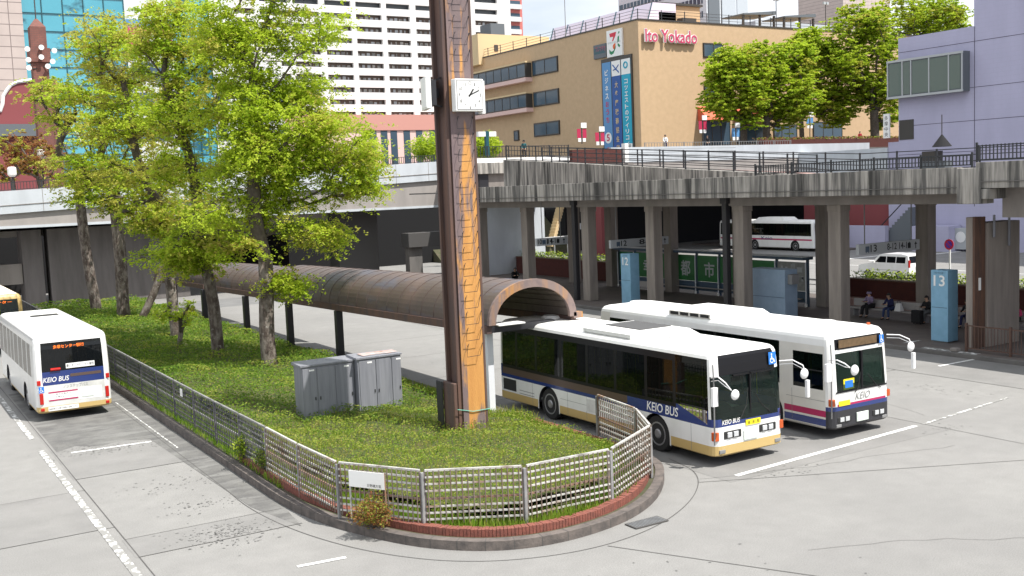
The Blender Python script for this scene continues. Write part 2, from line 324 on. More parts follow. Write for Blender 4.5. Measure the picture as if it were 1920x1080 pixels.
mb = MB(); mb.box(13.6, 17.55, 0.012, 14.5, 17.95, 0.03, 1)
for k in range(14): mb.box(13.64 + k * .06, 17.58, .03, 13.67 + k * .06, 17.92, .036, 0)
mb.build('grate', ['grate', 'joint'], dg_)
# ================================================================== ISLAND
OUT = [(8.15, 76), (8.12, 44), (8.1, 28.5), (8.08, 24.14), (8.28, 22.6), (8.6, 21.3), (9.2, 19.75), (9.75, 18.95), (10.4, 18.35), (11.1, 18.0), (11.9, 17.85), (12.9, 17.9), (13.9, 18.15), (14.9, 18.65), (15.8, 19.35), (16.7, 20.3), (17.2, 21.1), (17.45, 22.2), (17.5, 24), (17.5, 76)]
def smooth(pts, it=2):
    for _ in range(it):
        q = [pts[0]]
        for a, b in zip(pts, pts[1:]): q += [(a[0] * .75 + b[0] * .25, a[1] * .75 + b[1] * .25), (a[0] * .25 + b[0] * .75, a[1] * .25 + b[1] * .75)]
        pts = q + [pts[-1]]
    return pts
OUTS = smooth(OUT)
def offset(pts, d):
    r = []
    for i, p in enumerate(pts):
        a, b = pts[max(i - 1, 0)], pts[min(i + 1, len(pts) - 1)]; t = Vector((b[0] - a[0], b[1] - a[1])).normalized(); r.append((p[0] - t.y * d, p[1] + t.x * d))
    return r
def wall_ring(pts, d0, d1, z0, z1, mb, mi=0):
    A, B = offset(pts, d0), offset(pts, d1)
    for i in range(len(pts) - 1):
        mb.poly([(*A[i], z0), (*A[i + 1], z0), (*A[i + 1], z1), (*A[i], z1)], mi)
        mb.poly([(*A[i], z1), (*A[i + 1], z1), (*B[i + 1], z1), (*B[i], z1)], mi)
        mb.poly([(*B[i], z1), (*B[i + 1], z1), (*B[i + 1], z0), (*B[i], z0)], mi)
mb = MB(); wall_ring(OUTS, 0, 0.22, 0, 0.20, mb)
kt = struct(mb.build('island_kerb', ['kerb'], bevel=0.02))
mb = MB()                                        # kerb stone joints
dacc = 0
A0, A1 = offset(OUTS, -0.004), offset(OUTS, 0.2)
for i in range(len(OUTS) - 1):
    a, b = Vector(A0[i]), Vector(A0[i + 1]); l = (b - a).length; dacc += l
    while dacc > 0.6:
        dacc -= 0.6; t_ = (b - a).normalized() * .008; p = a + (b - a) * max(0, (l - dacc) / l); n = Vector((-t_.y, t_.x)).normalized() * .22
        mb.poly([(*(p - t_), 0.0), (*(p + t_), 0.0), (*(p + t_), .185), (*(p - t_), .185)]); mb.poly([(*(p - t_), .2035), (*(p + t_), .2035), (*(p + t_ + n), .2035), (*(p - t_ + n), .2035)])
struct(mb.build('kerb_joints', ['joint']))
IN1 = offset(OUTS, 0.2); mb = MB(); mb.poly([(*p, 0.17) for p in IN1]); struct(mb.build('island_soil', ['soil']))
# soldier-course brick edging
FR = [p for p in OUTS if p[1] < 29]
path = offset(FR, 0.34); mb = MB(); acc = 0.0; nb = 0
for i in range(len(path) - 1):
    a, b = Vector(path[i]), Vector(path[i + 1]); l = (b - a).length; s0 = acc
    while s0 < l:
        p = a + (b - a) * (s0 / l); t_ = (b - a).normalized(); n = Vector((-t_.y, t_.x)); h_ = .34 + random.uniform(-.008, .008)
        if True:
            q = [p - t_ * .034 + n * 0, p + t_ * .034, p + t_ * .034 + n * .21, p - t_ * .034 + n * .21]
            mb.hexa([(*k, .15) for k in q], [(*k, h_) for k in q])
        s0 += 0.078
    acc = s0 - l
tag(mb.build('brick_edging', ['edge_brick'], loc=(11.6, 18.4, 0.17)), 'low red brick border standing on edge along the curved island kerb', 'edging')
# paved strip beside the shelter and the hidden lane kerb
mb = MB(); mb.box(16.15, 27.2, 0.1, 17.3, 78, 0.215); struct(mb.build('island_walkway', ['paver']))
# ================================================================== FAR RIGHT PLATFORM
mb = MB(); mb.box(36.62, 4, 0.0, 49.5, 82, 0.15); struct(mb.build('platform_pavement', ['platform_paving']))
mb = MB(); mb.box(36.4, 4, 0.0, 36.62, 82, 0.165); struct(mb.build('platform_kerb', ['concrete_dark'], bevel=0.015))
mb = MB()
for (x, y, a_) in [(36.66, 26.6, 0), ]: mb.box(36.66, 25.5, .154, 37.0, 28.0, .158)
mb.box(37.2, 29.2, .154, 38.3, 29.35, .157); struct(mb.build('platform_markings', ['paint_worn']))
# grey strip road beyond the platform
sheet('back_road', [(50, -20), (86, -20), (86, 92), (50, 92)], 0.005, 'road_grey')
mb = MB()
for y in (44, 56, 68): strip(mb, (56, y), (56, y + 6), .15, .012)
strip(mb, (68, 20), (68, 90), .15, .012); strip(mb, (72, 60), (86, 60), .4, .012); strip(mb, (72, 63), (86, 63), .4, .012); struct(mb.build('back_road_markings', ['paint']))
mb = MB(); mb.box(86, -20, 0, 100, 70, .16); mb.box(80.5, 70, 0, 90, 92, .16); struct(mb.build('far_pavement', ['platform_paving']))
# ================================================================== RIGHT DECK
dk = thing('pedestrian_deck', 'weathered concrete pedestrian deck with black water streaks over the right platform', 'elevated deck', (37, 50, 6.4))
mb = MB()
mb.box(37.02, 26.35, 6.48, 49.4, 67.6, 7.1, 0); mb.box(43.6, 67.6, 6.48, 49.4, 75.9, 7.1, 0)
mb.build('slab', ['concrete'], dk)
mb = MB(); mb.box(36.9, 26.45, 6.42, 37.25, 67.6, 7.46); mb.build('stained_parapet', ['concrete_stained'], dk, bevel=.015, label='grey parapet of the deck covered in vertical black streaks')
mb = MB(); mb.box(36.86, 26.45, 6.66, 36.9, 67.6, 6.69); mb.box(37.3, 26.5, 7.1, 37.34, 76, 7.2); mb.build('drip_moulding', ['concrete_dark'], dk)
mb = MB(); mb.box(38.2, 26.8, 5.98, 39.0, 67.6, 6.478); mb.box(45.2, 26.8, 5.98, 46, 75.9, 6.478); mb.build('beam', ['concrete'], dk)
mb = MB(); mb.box(36.75, 25.35, 6.02, 37.6, 26.4, 7.42); mb.box(36.75, 25.0, 6.2, 39, 25.34, 6.6); mb.build('bearing_block', ['concrete_stained'], dk, bevel=.03)
dn = thing('near_deck', 'nearer span of the concrete deck at the right edge above the brown railing', 'elevated deck', (37, 15, 6.6))
mb = MB(); mb.box(36.8, -6, 6.62, 37.15, 25.6, 7.62); mb.build('parapet', ['concrete_stained'], dn, bevel=.015)
mb = MB(); mb.box(37.15, -6, 6.66, 49.4, 26.3, 7.2); mb.build('slab', ['concrete'], dn)
mb = MB(); mb.box(37.9, -6, 5.45, 38.9, 25.2, 6.655); mb.box(44.9, -6, 5.6, 45.9, 25.2, 6.655); mb.build('beam', ['concrete'], dn)
mb = MB(); mb.box(36.76, -6, 6.86, 36.8, 25.6, 6.89); mb.build('drip_moulding', ['concrete_dark'], dn)
# columns of the deck: first row (six in view)
def column(y, x0=38.32, x1=38.95, wy=.74, h=5.98, label='', grp='concrete columns along the platform kerb'):
    t = thing('deck_column', label, 'column', ((x0 + x1) / 2, y, .15), group=grp)
    mb = MB(); mb.box(x0, y - wy / 2, .15, x1, y + wy / 2, h); mb.build('shaft', ['column'], t, bevel=.03)
    mb = MB(); mb.box(x0 - .03, y - wy / 2 - .03, h - .3, x1 + .03, y + wy / 2 + .03, h - .002); mb.build('capital', ['column'], t, bevel=.02)
    return t
cl = ['concrete column at the platform edge directly left of the blue 13 kiosk and railing', 'concrete column just right of the wide light blue box', 'concrete column between the green screen and the wide light blue box', 'concrete column covering part of the green screen beside the 12 kiosk', 'concrete column left of the light blue 12 kiosk', 'concrete column left of the dark red planter nearest the canopy end', 'farthest concrete column of the front row beside the pale grey wall']
for i, y in enumerate([33.95, 40.25, 47.4, 53.75, 60.8, 67.1]): column(y, label=cl[1:][i])
# rainwater pipes
for y, lb in [(40.95, 'dark rain pipe strapped to the column left of the wide blue box'), (54.55, 'dark rain pipe down the column left of the 12 kiosk')]:
    t = thing('rain_pipe', lb, 'pipe', (38.2, y, .15), group='dark rain pipes on the deck columns')
    MB().box(38.0, y - .18, .15, 38.3, y + .14, 6.4).build('pipe', ['black_steel'], t, bevel=.03)
    MB().box(37.95, y - .28, 6.1, 38.55, y + .2, 6.415).build('hopper', ['black_steel'], t)
# second row
for (x, y, lb) in [(45.1, 59.8, 'rear concrete column between the two dark red planter walls'), (45.1, 53.4, 'rear concrete column behind the number 12 kiosk'), (45.1, 47.0, 'rear concrete column next to the green screen characters'), (45.1, 40.5, 'rear concrete column right of the notice board'), (45.1, 34.0, 'rear concrete column behind the seated people and the 13 kiosk'), (45.1, 64.4, 'farthest rear concrete column near the greenery')]:
    column(y, x - .5, x + .15, .72, 5.98, lb, 'rear row of deck columns')
# end pier with rust stripe
t = thing('end_pier', 'wide weathered concrete pier with a dark rusty strip at the right edge behind the railing', 'pier', (38.5, 25.6, .15))
MB().box(37.9, 26.5, .15, 38.55, 26.8, 5.45).build('shaft', ['column'], t, bevel=.02)
MB().box(37.92, 26.4, .15, 38.597, 26.498, 5.45).build('rusty_strip', ['rust_strip'], t)
MB().box(38.602, 26.3, .15, 40.75, 27.1, 5.2).build('wall', ['column'], t, bevel=.02)
mb = MB(); mb.tube([(38.9, 26.22, 5.5), (38.9, 26.22, 4.6)], .05); mb.tube([(39.9, 26.22, 5.5), (39.9, 26.22, 4.2)], .05); mb.build('drain_pipe', ['cabinet'], t)
MB().box(38.15, 26.36, 2.5, 38.26, 26.398, 3.0).build('notice_plate', ['white'], t)
# fence along the near/upper decks
def railing(name, pts, h, spacing, bars, label, m_='rail_dark', postw=.07, grp=None, pickets=0):
    """bars: heights of horizontal rails; pickets: spacing of thin uprights"""
    t = thing(name, label, 'railing', pts[0], group=grp); rb = MB(); pk = MB(); n = 0
    for a, b in zip(pts, pts[1:]):
        a, b = Vector(a), Vector(b); L_ = (b - a).length; k = max(1, round(L_ / spacing))
        for z in bars: rb.beam(a + Vector((0, 0, z)), b + Vector((0, 0, z)), .04, .045)
        for i in range(k + (1 if b == Vector(pts[-1]) else 0)):
            p = a + (b - a) * i / k
            if n < 100: MB().box(p.x - postw / 2, p.y - postw / 2, p.z, p.x + postw / 2, p.y + postw / 2, p.z + h).build('post', [m_], t); n += 1
        if pickets:
            for i in range(int(L_ / pickets)):
                p = a + (b - a) * (i + .5) / int(L_ / pickets); pk.box(p.x - .018, p.y - .018, p.z + bars[-1], p.x + .018, p.y + .018, p.z + bars[0] + (.04 if name == 'picket_railing' else 0))
    rb.build('rail', [m_], t)
    if pickets: pk.build('pickets', [m_], t)
    return t
railing('picket_railing', [(37.6, 38.2, 7.42), (37.6, 26.3, 7.42)], .62, 2.2, [.5, .12], 'black picket railing on the deck edge above the white bus and the 13 sign', pickets=.16)
railing('picket_railing', [(37.6, 26.1, 7.6), (37.6, 6, 7.6)], .8, 2.2, [.66, .12], 'black picket railing along the nearer deck span at the right edge', pickets=.16)
# sloping upper walkway behind with its own streaked wall
rp = thing('ramp_walkway', 'sloping upper walkway with a tall black streaked concrete side above the deck', 'ramp', (42, 55, 7.2))
mb = MB(); mb.hexa([(42, 69.2, 7.1), (42, 38.5, 7.1), (43.2, 38.5, 7.1), (43.2, 69.2, 7.1)], [(42, 69.2, 9.46), (42, 38.5, 7.34), (43.2, 38.5, 7.34), (43.2, 69.2, 9.46)])
mb.build('side_wall', ['concrete_stained'], rp)
mb = MB(); mb.hexa([(43.2, 69.2, 7.12), (43.2, 38.5, 7.12), (45.6, 38.5, 7.12), (45.6, 69.2, 7.12)], [(43.2, 69.2, 9.2), (43.2, 38.5, 7.3), (45.6, 38.5, 7.3), (45.6, 69.2, 9.2)]); mb.build('walkway', ['brick_pink'], rp)
railing('ramp_railing', [(42.25, 69.1, 9.44), (42.25, 38.5, 7.32)], 1.12, 2.05, [1.08, .75, .4, .08], 'black railing with square posts climbing along the sloping walkway', grp='railings of the sloping walkway')
railing('ramp_railing', [(45.5, 69.1, 9.2), (45.5, 38.5, 7.3), (45.5, 22, 7.2)], 1.15, 2.4, [1.1, .8, .5, .2], 'black railing on the far side of the sloping walkway', grp='railings of the sloping walkway')
# corner block where the decks meet
t = thing('deck_corner_block', 'pale concrete block with a dark doorway where the decks meet right of the clock pillar', 'concrete block', (44, 79, 6))
MB().box(42.6, 76.05, 6.0, 46.9, 79.6, 9.0).build('wall', ['concrete'], t)
MB().box(42.3, 75.7, 8.55, 47.4, 79.62, 9.46).build('parapet', ['concrete_stained'], t, bevel=.02)
MB().box(43.7, 75.95, 7.1, 44.6, 76.045, 8.5).build('doorway', ['black_steel'], t)
MB().box(42.6, 76.2, 9.462, 53, 76.5, 9.85).build('white_kerb', ['white'], t)
railing('corner_railing', [(42.8, 76.3, 9.85), (53, 76.3, 9.85)], 1.0, 2.2, [.95, .1], 'thin dark railing with uprights above the pale block right of the clock pillar', pickets=.3)
MB_ = MB().box(43.2, 76.0, .15, 50, 76.6, 6.45); tag(MB_.build('pale_wall', ['deck_white'], loc=(46, 76, .15)), 'flat pale grey wall panel under the deck behind the first columns', 'wall')
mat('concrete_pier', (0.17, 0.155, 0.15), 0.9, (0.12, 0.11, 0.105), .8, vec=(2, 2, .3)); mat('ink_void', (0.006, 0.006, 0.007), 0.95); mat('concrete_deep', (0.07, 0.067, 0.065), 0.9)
# ================================================================== LEFT DECK (footbridge)
ld = thing('footbridge', 'long pale footbridge with a white panelled parapet crossing behind the trees', 'footbridge', (25, 79, 6))
xA, xB = -30, 42.2
zt = lambda x: 8.48 + (x - 8) * (9.78 - 8.48) / 34; zb = lambda x: 6.93 + (x - 8) * (8.22 - 6.93) / 34
mb = MB(); mb.hexa([(xA, 79.7, zb(xA)), (xB, 79.7, zb(xB)), (xB, 80.1, zb(xB)), (xA, 80.1, zb(xA))], [(xA, 79.7, zt(xA)), (xB, 79.7, zt(xB)), (xB, 80.1, zt(xB)), (xA, 80.1, zt(xA))])
mb.build('white_parapet', ['deck_white'], ld)
mb = MB()
for x in np.arange(-28, 42, 3.0): mb.hexa([(x, 79.69, zb(x) + .02), (x + .03, 79.69, zb(x) + .02), (x + .03, 79.7, zb(x) + .02), (x, 79.7, zb(x) + .02)], [(x, 79.69, zt(x) - .02), (x + .03, 79.69, zt(x) - .02), (x + .03, 79.7, zt(x) - .02), (x, 79.7, zt(x) - .02)])
mb.hexa([(xA, 79.66, zb(xA) + .55), (xB, 79.66, zb(xB) + .55), (xB, 79.7, zb(xB) + .55), (xA, 79.7, zb(xA) + .55)], [(xA, 79.66, zb(xA) + .59), (xB, 79.66, zb(xB) + .59), (xB, 79.7, zb(xB) + .59), (xA, 79.7, zb(xA) + .59)])
mb.build('panel_joints', ['concrete'], ld)
mb = MB(); mb.hexa([(xA, 79.9, 6.0), (xB, 79.9, 6.0), (xB, 80.6, 6.0), (xA, 80.6, 6.0)], [(xA, 79.9, zb(xA) - .003), (xB, 79.9, zb(xB) - .003), (xB, 80.6, zb(xB) - .003), (xA, 80.6, zb(xA) - .003)]); mb.build('girder', ['deck_beam'], ld)
mb = MB(); mb.box(xA, 79.86, 5.94, xB, 79.9, 6.12); mb.build('girder_flange', ['deck_white'], ld)
mb = MB(); mb.box(xA, 80.6, 6.3, xB, 92, 6.85); mb.box(xA, 85, 5.2, 38, 85.6, 6.3); mb.build('slab', ['deck_beam'], ld)
railing('bridge_railing', [(-12, 80, zt(-12) - .02), (41.8, 80, zt(41.8) - .02)], .62, 1.9, [.58, .08], 'black picket railing on top of the white footbridge parapet', pickets=.2)
# piers and dark undercroft of the footbridge
def pier(x0, x1, y0, y1, z1, label, m_='concrete', z0=0, name='bridge_pier', cat='pier'):
    return tag(MB().box(x0, y0, z0, x1, y1, z1).build(name, [m_], loc=((x0 + x1) / 2, (y0 + y1) / 2, z0), bevel=.03), label, cat)
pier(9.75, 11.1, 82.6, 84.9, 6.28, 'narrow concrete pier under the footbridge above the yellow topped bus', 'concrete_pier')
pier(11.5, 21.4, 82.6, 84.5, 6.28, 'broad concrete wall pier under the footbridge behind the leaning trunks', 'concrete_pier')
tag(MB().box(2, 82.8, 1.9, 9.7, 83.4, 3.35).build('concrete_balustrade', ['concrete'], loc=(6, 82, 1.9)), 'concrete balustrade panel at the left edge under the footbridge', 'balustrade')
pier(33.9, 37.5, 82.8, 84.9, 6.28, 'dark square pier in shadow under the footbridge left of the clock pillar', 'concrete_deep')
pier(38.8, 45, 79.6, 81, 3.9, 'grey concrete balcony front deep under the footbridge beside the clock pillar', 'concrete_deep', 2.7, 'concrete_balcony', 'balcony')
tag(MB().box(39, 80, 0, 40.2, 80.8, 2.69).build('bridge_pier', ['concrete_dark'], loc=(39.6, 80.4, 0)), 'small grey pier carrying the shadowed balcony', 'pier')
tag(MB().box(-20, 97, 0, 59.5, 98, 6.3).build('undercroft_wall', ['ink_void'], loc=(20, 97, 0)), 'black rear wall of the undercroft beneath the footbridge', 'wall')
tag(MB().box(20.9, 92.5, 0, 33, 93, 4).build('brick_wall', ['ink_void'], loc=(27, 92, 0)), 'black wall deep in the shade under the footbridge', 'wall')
# ================================================================== BUSES
mat('bus_white', (0.80, 0.80, 0.78), 0.28, (0.70, 0.70, 0.67), 1.6, vec=(1, 1, .5), lo=.45, hi=.8, coat=.35, bump=.04, bscale=2)
mat('bus_roof', (0.82, 0.82, 0.80), 0.45, (0.70, 0.70, 0.68), 1.5, lo=.5, hi=.8)
mat('bus_cream', (0.70, 0.68, 0.62), 0.3, (0.64, 0.62, 0.565), 1.2, lo=.45, hi=.75, coat=.3)
mat('bus_gold', (0.53, 0.38, 0.15), 0.38, coat=.3)
mat('bus_navy', (0.02, 0.04, 0.17), 0.25, coat=.4)
mat('bus_bronze', (0.13, 0.09, 0.075), 0.3, metal=.3)
mat('bus_black', (0.01, 0.01, 0.012), 0.3, spec=.25)
mat('bumper_black', (0.03, 0.03, 0.035), 0.45)
mat('bus_magenta', (0.42, 0.02, 0.10), 0.3)
mat('tyre', (0.02, 0.02, 0.02), 0.85)
mat('rim', (0.32, 0.32, 0.33), 0.4, metal=.5)
mat('seat_blue', (0.03, 0.07, 0.18), 0.9)
mat('interior', (0.34, 0.37, 0.35), 0.8)
mat('blind_green', (0.16, 0.42, 0.33), 0.8)
mat('lamp_orange', (0.50, 0.09, 0.02), 0.25)
mat('lamp_red', (0.45, 0.015, 0.01), 0.25)
mat('lamp_clear', (0.7, 0.72, 0.74), 0.12, metal=.4)
mat('chrome', (0.7, 0.7, 0.7), 0.15, metal=1)
mat('mirror_white', (0.82, 0.82, 0.82), 0.35)
mat('sign_blue', (0.02, 0.18, 0.62), 0.5)
mat('sign_yellow', (0.85, 0.68, 0.02), 0.5)
mat('plate', (0.66, 0.72, 0.66), 0.5)
mat('led_off', (0.10, 0.065, 0.03), 0.6, (0.16, 0.10, 0.05), 9)
mat('led_on', (1.0, 0.20, 0.02), 0.5, emit=.9)
mat('ink', (0.02, 0.02, 0.02), 0.6)
mat('grille_grey', (0.07, 0.07, 0.07), 0.7); mat('ink_grey', (0.22, 0.22, 0.22), 0.6)
mat('dirty_white', (0.66, 0.66, 0.63), 0.5, (0.45, 0.45, 0.42), 1.6, lo=.45, hi=.75)
glass('bus_glass', (0.06, 0.095, 0.085), .4, (.004, .007, .006), 1.38)
glass('wind_glass', (0.60, 0.80, 0.70), .14, (.05, .085, .07), 1.4)
glass('window_dark', (0.05, 0.06, 0.06), .6, (.008, .01, .012))
def bus(W, L, H, livery, zlist, yb, xb, arches, name, label, loc, rz, group=None, slope=0.10):
    """front at y=0 looking to -y, tail at y=L. livery(side,x,y,z) -> (part, material) or None"""
    t = thing(name, label, 'bus', loc, rz, group)
    hw = W / 2; rcn = .22; parts = {}
    # perimeter, anticlockwise seen from above: front(-y) left to right, right side, rear, left side
    per = []
    def arc(cx, cy, a0, a1, side):
        for k in range(4):
            a = a0 + (a1 - a0) * k / 4; per.append((cx + rcn * math.cos(a), cy + rcn * math.sin(a), side))
    for x in xb: per.append((x, 0, 'F'))
    arc(hw - rcn, rcn, -PI / 2, 0, 'FC')
    for y in yb: per.append((hw, y, 'L'))
    arc(hw - rcn, L - rcn, 0, PI / 2, 'BC')
    for x in reversed(xb): per.append((x, L, 'B'))
    arc(-hw + rcn, L - rcn, PI / 2, PI, 'BC2')
    for y in reversed(yb): per.append((-hw, y, 'R'))
    arc(-hw + rcn, rcn, PI, 3 * PI / 2, 'FC2')
    n = len(per)
    def P(i, z, ins):
        x, y, sd = per[i % n]
        fx = (hw - ins) / hw; yy = L / 2 + (y - L / 2) * ((L / 2 - ins) / (L / 2))
        fr = max(0, 1 - y / (rcn * 1.3)) if y < rcn * 1.3 else 0
        yy += fr * slope * max(0, (z - 1.2) / (H - 1.2))
        return (x * fx, yy, z)
    for k in range(len(zlist) - 1):
        (z0, i0), (z1, i1) = zlist[k], zlist[k + 1]
        for i in range(n):
            a, b = per[i], per[(i + 1) % n]; sd = a[2]
            if sd in ('F', 'B') and b[2] != sd: sd = a[2]
            mx_, my_ = (a[0] + b[0]) / 2, (a[1] + b[1]) / 2
            r = livery(sd, mx_, my_, (z0 + z1) / 2)
            if not r: continue
            d = parts.setdefault(r[0] + ('|' + sd if r[0] == 'side_window' else ''), ({}, MB())); mi = d[0].setdefault(r[1], len(d[0]))
            d[1].poly([P(i, z0, i0), P(i + 1, z0, i0), P(i + 1, z1, i1), P(i, z1, i1)], mi)
    d = parts.setdefault('body', ({}, MB())); mi = d[0].setdefault('bus_roof', len(d[0]))
    zt_, it_ = zlist[-1]; ring = [P(i, zt_, it_) for i in range(n)]; c2 = [P(i, zt_ + .02, it_ + .45) for i in range(n)]
    for i in range(n): d[1].poly([ring[i], ring[(i + 1) % n], c2[(i + 1) % n], c2[i]], mi)
    d[1].poly(c2, mi)
    mi = d[0].setdefault('bumper_black', len(d[0])); d[1].poly([P(i, zlist[0][0] + .01, .08) for i in range(n)][::-1], mi)
    for pn, (mm, mbb) in parts.items(): mbb.build(pn.split('|')[0], list(mm.keys()), t, world=False, smooth=False)
    for (yc, ztop, mw, mg) in arches:            # wheel arch panels + wheels
        for sx in (-1, 1):
            mb = MB(); X = sx * hw; N_ = 14; ra = .57; zc = .5; pts = [(yc + ra * math.cos(PI - PI * k / N_), zc + ra * math.sin(PI - PI * k / N_)) for k in range(N_ + 1)]
            rect = [(yc - .62 + 1.24 * k / N_, ztop) for k in range(N_ + 1)]
            mb.poly([(X, yc - .62, .28), (X, yc - ra, .28), (X, yc - ra, zc), (X, yc - .62, ztop)], 0); mb.poly([(X, yc + .62, .28), (X, yc + ra, .28), (X, yc + ra, zc), (X, yc + .62, ztop)], 0)
            for k in range(N_): mb.poly([(X, *pts[k]), (X, *pts[k + 1]), (X, *rect[k + 1]), (X, *rect[k])], 0)
            Y = [(X - sx * .75, *q) for q in pts]
            for k in range(N_): mb.poly([(X, *pts[k]), (X, *pts[k + 1]), Y[k + 1], Y[k]], 1)
            mb.poly([(X - sx * .75, *q) for q in pts], 1)
            mb.build('wheel_arch', [mw, 'bumper_black'], t, world=False)
            wh = thing('wheel', None, None, (sx * (hw - .19), yc, .50)); wh.parent = t
            m2 = MB(); R_ = .50
            m2.lathe(0, 0, [(R_ - .14, -.13), (R_ - .03, -.135), (R_, -.10), (R_, .10), (R_ - .03, .135), (R_ - .14, .13)], 28, 0, 'x'); m2.build('tyre', ['tyre'], wh, world=False, smooth=False)
            m3 = MB(); s_ = sx
            m3.lathe(0, 0, [(.33, s_ * .10), (.33, s_ * .135), (.29, s_ * .137), (.27, s_ * .09), (.17, s_ * .07), (.13, s_ * .14), (.10, s_ * .16)], 24, 0, 'x')
            for k in range(8):
                a = 2 * PI * k / 8; m3.box(s_ * .07, .21 * math.cos(a) - .02, .21 * math.sin(a) - .02, s_ * .11, .21 * math.cos(a) + .02, .21 * math.sin(a) + .02, 1)
            m3.build('rim', ['rim', 'black_steel'], wh, world=False)
    # interior
    mb = MB(); mb.box(-hw + .1, .3, .55, hw - .1, L - .2, .62, 0); mb.box(-hw + .12, .3, H - .28, hw - .12, L - .2, H - .24, 1)
    mb.build('floor', ['interior', 'interior'], t, world=False)
    mb = MB()
    for k in range(int((L - 3.2) / .85)):
        y = 2.7 + k * .85
        for x in (-hw + .35, hw - .35, -hw + .8, hw - .8):
            if k % 3 == 1 and abs(x) < hw - .5: continue
            mb.box(x - .2, y, .95, x + .2, y + .42, 1.08); mb.box(x - .2, y + .38, 1.0, x + .2, y + .46, 1.62)
    mb.build('seats', ['seat_blue'], t, world=False)
    mb = MB(); mb.box(-hw + .2, .35, .62, hw - .25, .75, 1.18, 0); mb.box(hw * .1, .3, 1.1, hw - .2, .8, 1.3, 0)
    mb.build('dashboard', ['bumper_black'], t, world=False)
    mb = MB(); ring = [(-.55 + .23 * math.cos(a), .8 + .1 * math.sin(a), 1.42 + .2 * math.sin(a)) for a in np.linspace(0, 2 * PI, 17)]
    mb.tube(ring, .018, 6, 0, False); mb.tube([(-.55, .8, 1.42), (-.55, .65, 1.1)], .03, 6); mb.build('steering_wheel', ['ink'], t, world=False)
    mb = MB(); mb.box(-.8, 1.3, 1.0, -.3, 1.8, 1.12); mb.box(-.8, 1.75, 1.05, -.3, 1.87, 1.85); mb.build('driver_seat', ['seat_blue'], t, world=False)
    mb = MB()
    for y in np.arange(2.2, L - 1, 1.7): mb.tube([(.35, y, .62), (.35, y, H - .28)], .018, 6); mb.tube([(-.35, y + .4, .62), (-.35, y + .4, H - .28)], .018, 6)
    mb.build('hand_poles', ['sign_yellow'], t, world=False)
    return t
def bmat(o, *a): pass
def mirror(t, base, pts, head, heads2=None, name='mirror'):
    mb = MB(); mb.tube([base] + pts, .017, 6); mb.tube([(p[0], p[1], p[2] - .09) for p in [base] + pts[:-1]] + [pts[-1]], .010, 6)
    a = mb.build('mirror', ['mirror_white'], t, world=False)
    x, y, z, w_, h_ = head
    m2 = MB(); m2.box(x - w_ / 2, y - .05, z - h_ / 2, x + w_ / 2, y + .04, z + h_ / 2, 0); m2.box(x - w_ / 2 + .02, y + .04, z - h_ / 2 + .02, x + w_ / 2 - .02, y + .046, z + h_ / 2 - .02, 1)
    m2.build('mirror_head', ['mirror_white', 'chrome'], a, world=False, bevel=.02)
    if heads2:
        x, y, z, r = heads2; r *= .8; m3 = MB()
        prof = [(r * math.cos(q), r * .55 * math.sin(q)) for q in np.linspace(0, PI / 2 * .98, 6)]
        m3.lathe(x, z, [(max(.001, p[0]), y - p[1]) for p in prof], 16, 0, 'y'); m3.build('round_mirror', ['mirror_white'], a, world=False, smooth=True)
def wheelchair_sign(t, org, u, v, s_, par=None):
    u, v, o = Vector(u), Vector(v), Vector(org); n = u.cross(v)
    mb = MB(); mb.poly([o, o + u * s_, o + u * s_ + v * s_ * 1.25, o + v * s_ * 1.25], 0)
    P = lambda a, b: o + u * a * s_ + v * b * s_ * 1.1 + n * .004
    def disc(cx, cy, r, r2=0):
        K = 14
        for k in range(K):
            a, b = 2 * PI * k / K, 2 * PI * (k + 1) / K
            mb.poly([P(cx + r2 * math.cos(a), cy + r2 * math.sin(a)), P(cx + r * math.cos(a), cy + r * math.sin(a)), P(cx + r * math.cos(b), cy + r * math.sin(b)), P(cx + r2 * math.cos(b), cy + r2 * math.sin(b))] if r2 else [P(cx, cy), P(cx + r * math.cos(a), cy + r * math.sin(a)), P(cx + r * math.cos(b), cy + r * math.sin(b))], 1)
    disc(.42, .92, .09); disc(.42, .36, .26, .18); mb.poly([P(.36, .8), P(.48, .8), P(.48, .42), P(.36, .42)], 1); mb.poly([P(.42, .52), P(.72, .52), P(.72, .42), P(.42, .42)], 1); mb.poly([P(.64, .46), P(.74, .46), P(.86, .16), P(.76, .14)], 1)
    mb.build('wheelchair_sign', ['sign_blue', 'white'], t, world=False)
def lamp_box(t, name, x0, y0, z0, x1, y1, z1, m_='lamp_clear'):
    return MB().box(x0, y0, z0, x1, y1, z1).build(name, [m_], t, world=False, bevel=.015)
def roof_disc(t, x, y, z, r=.32):
    MB().lathe(x, y, [(r, z), (r, z + .05), (r * .85, z + .10), (r * .3, z + .12)], 24).build('roof_vent', ['bus_roof'], t, world=False)
def wiper(t, pts): MB().tube(pts, .012, 5).build('wiper', ['ink'], t, world=False)
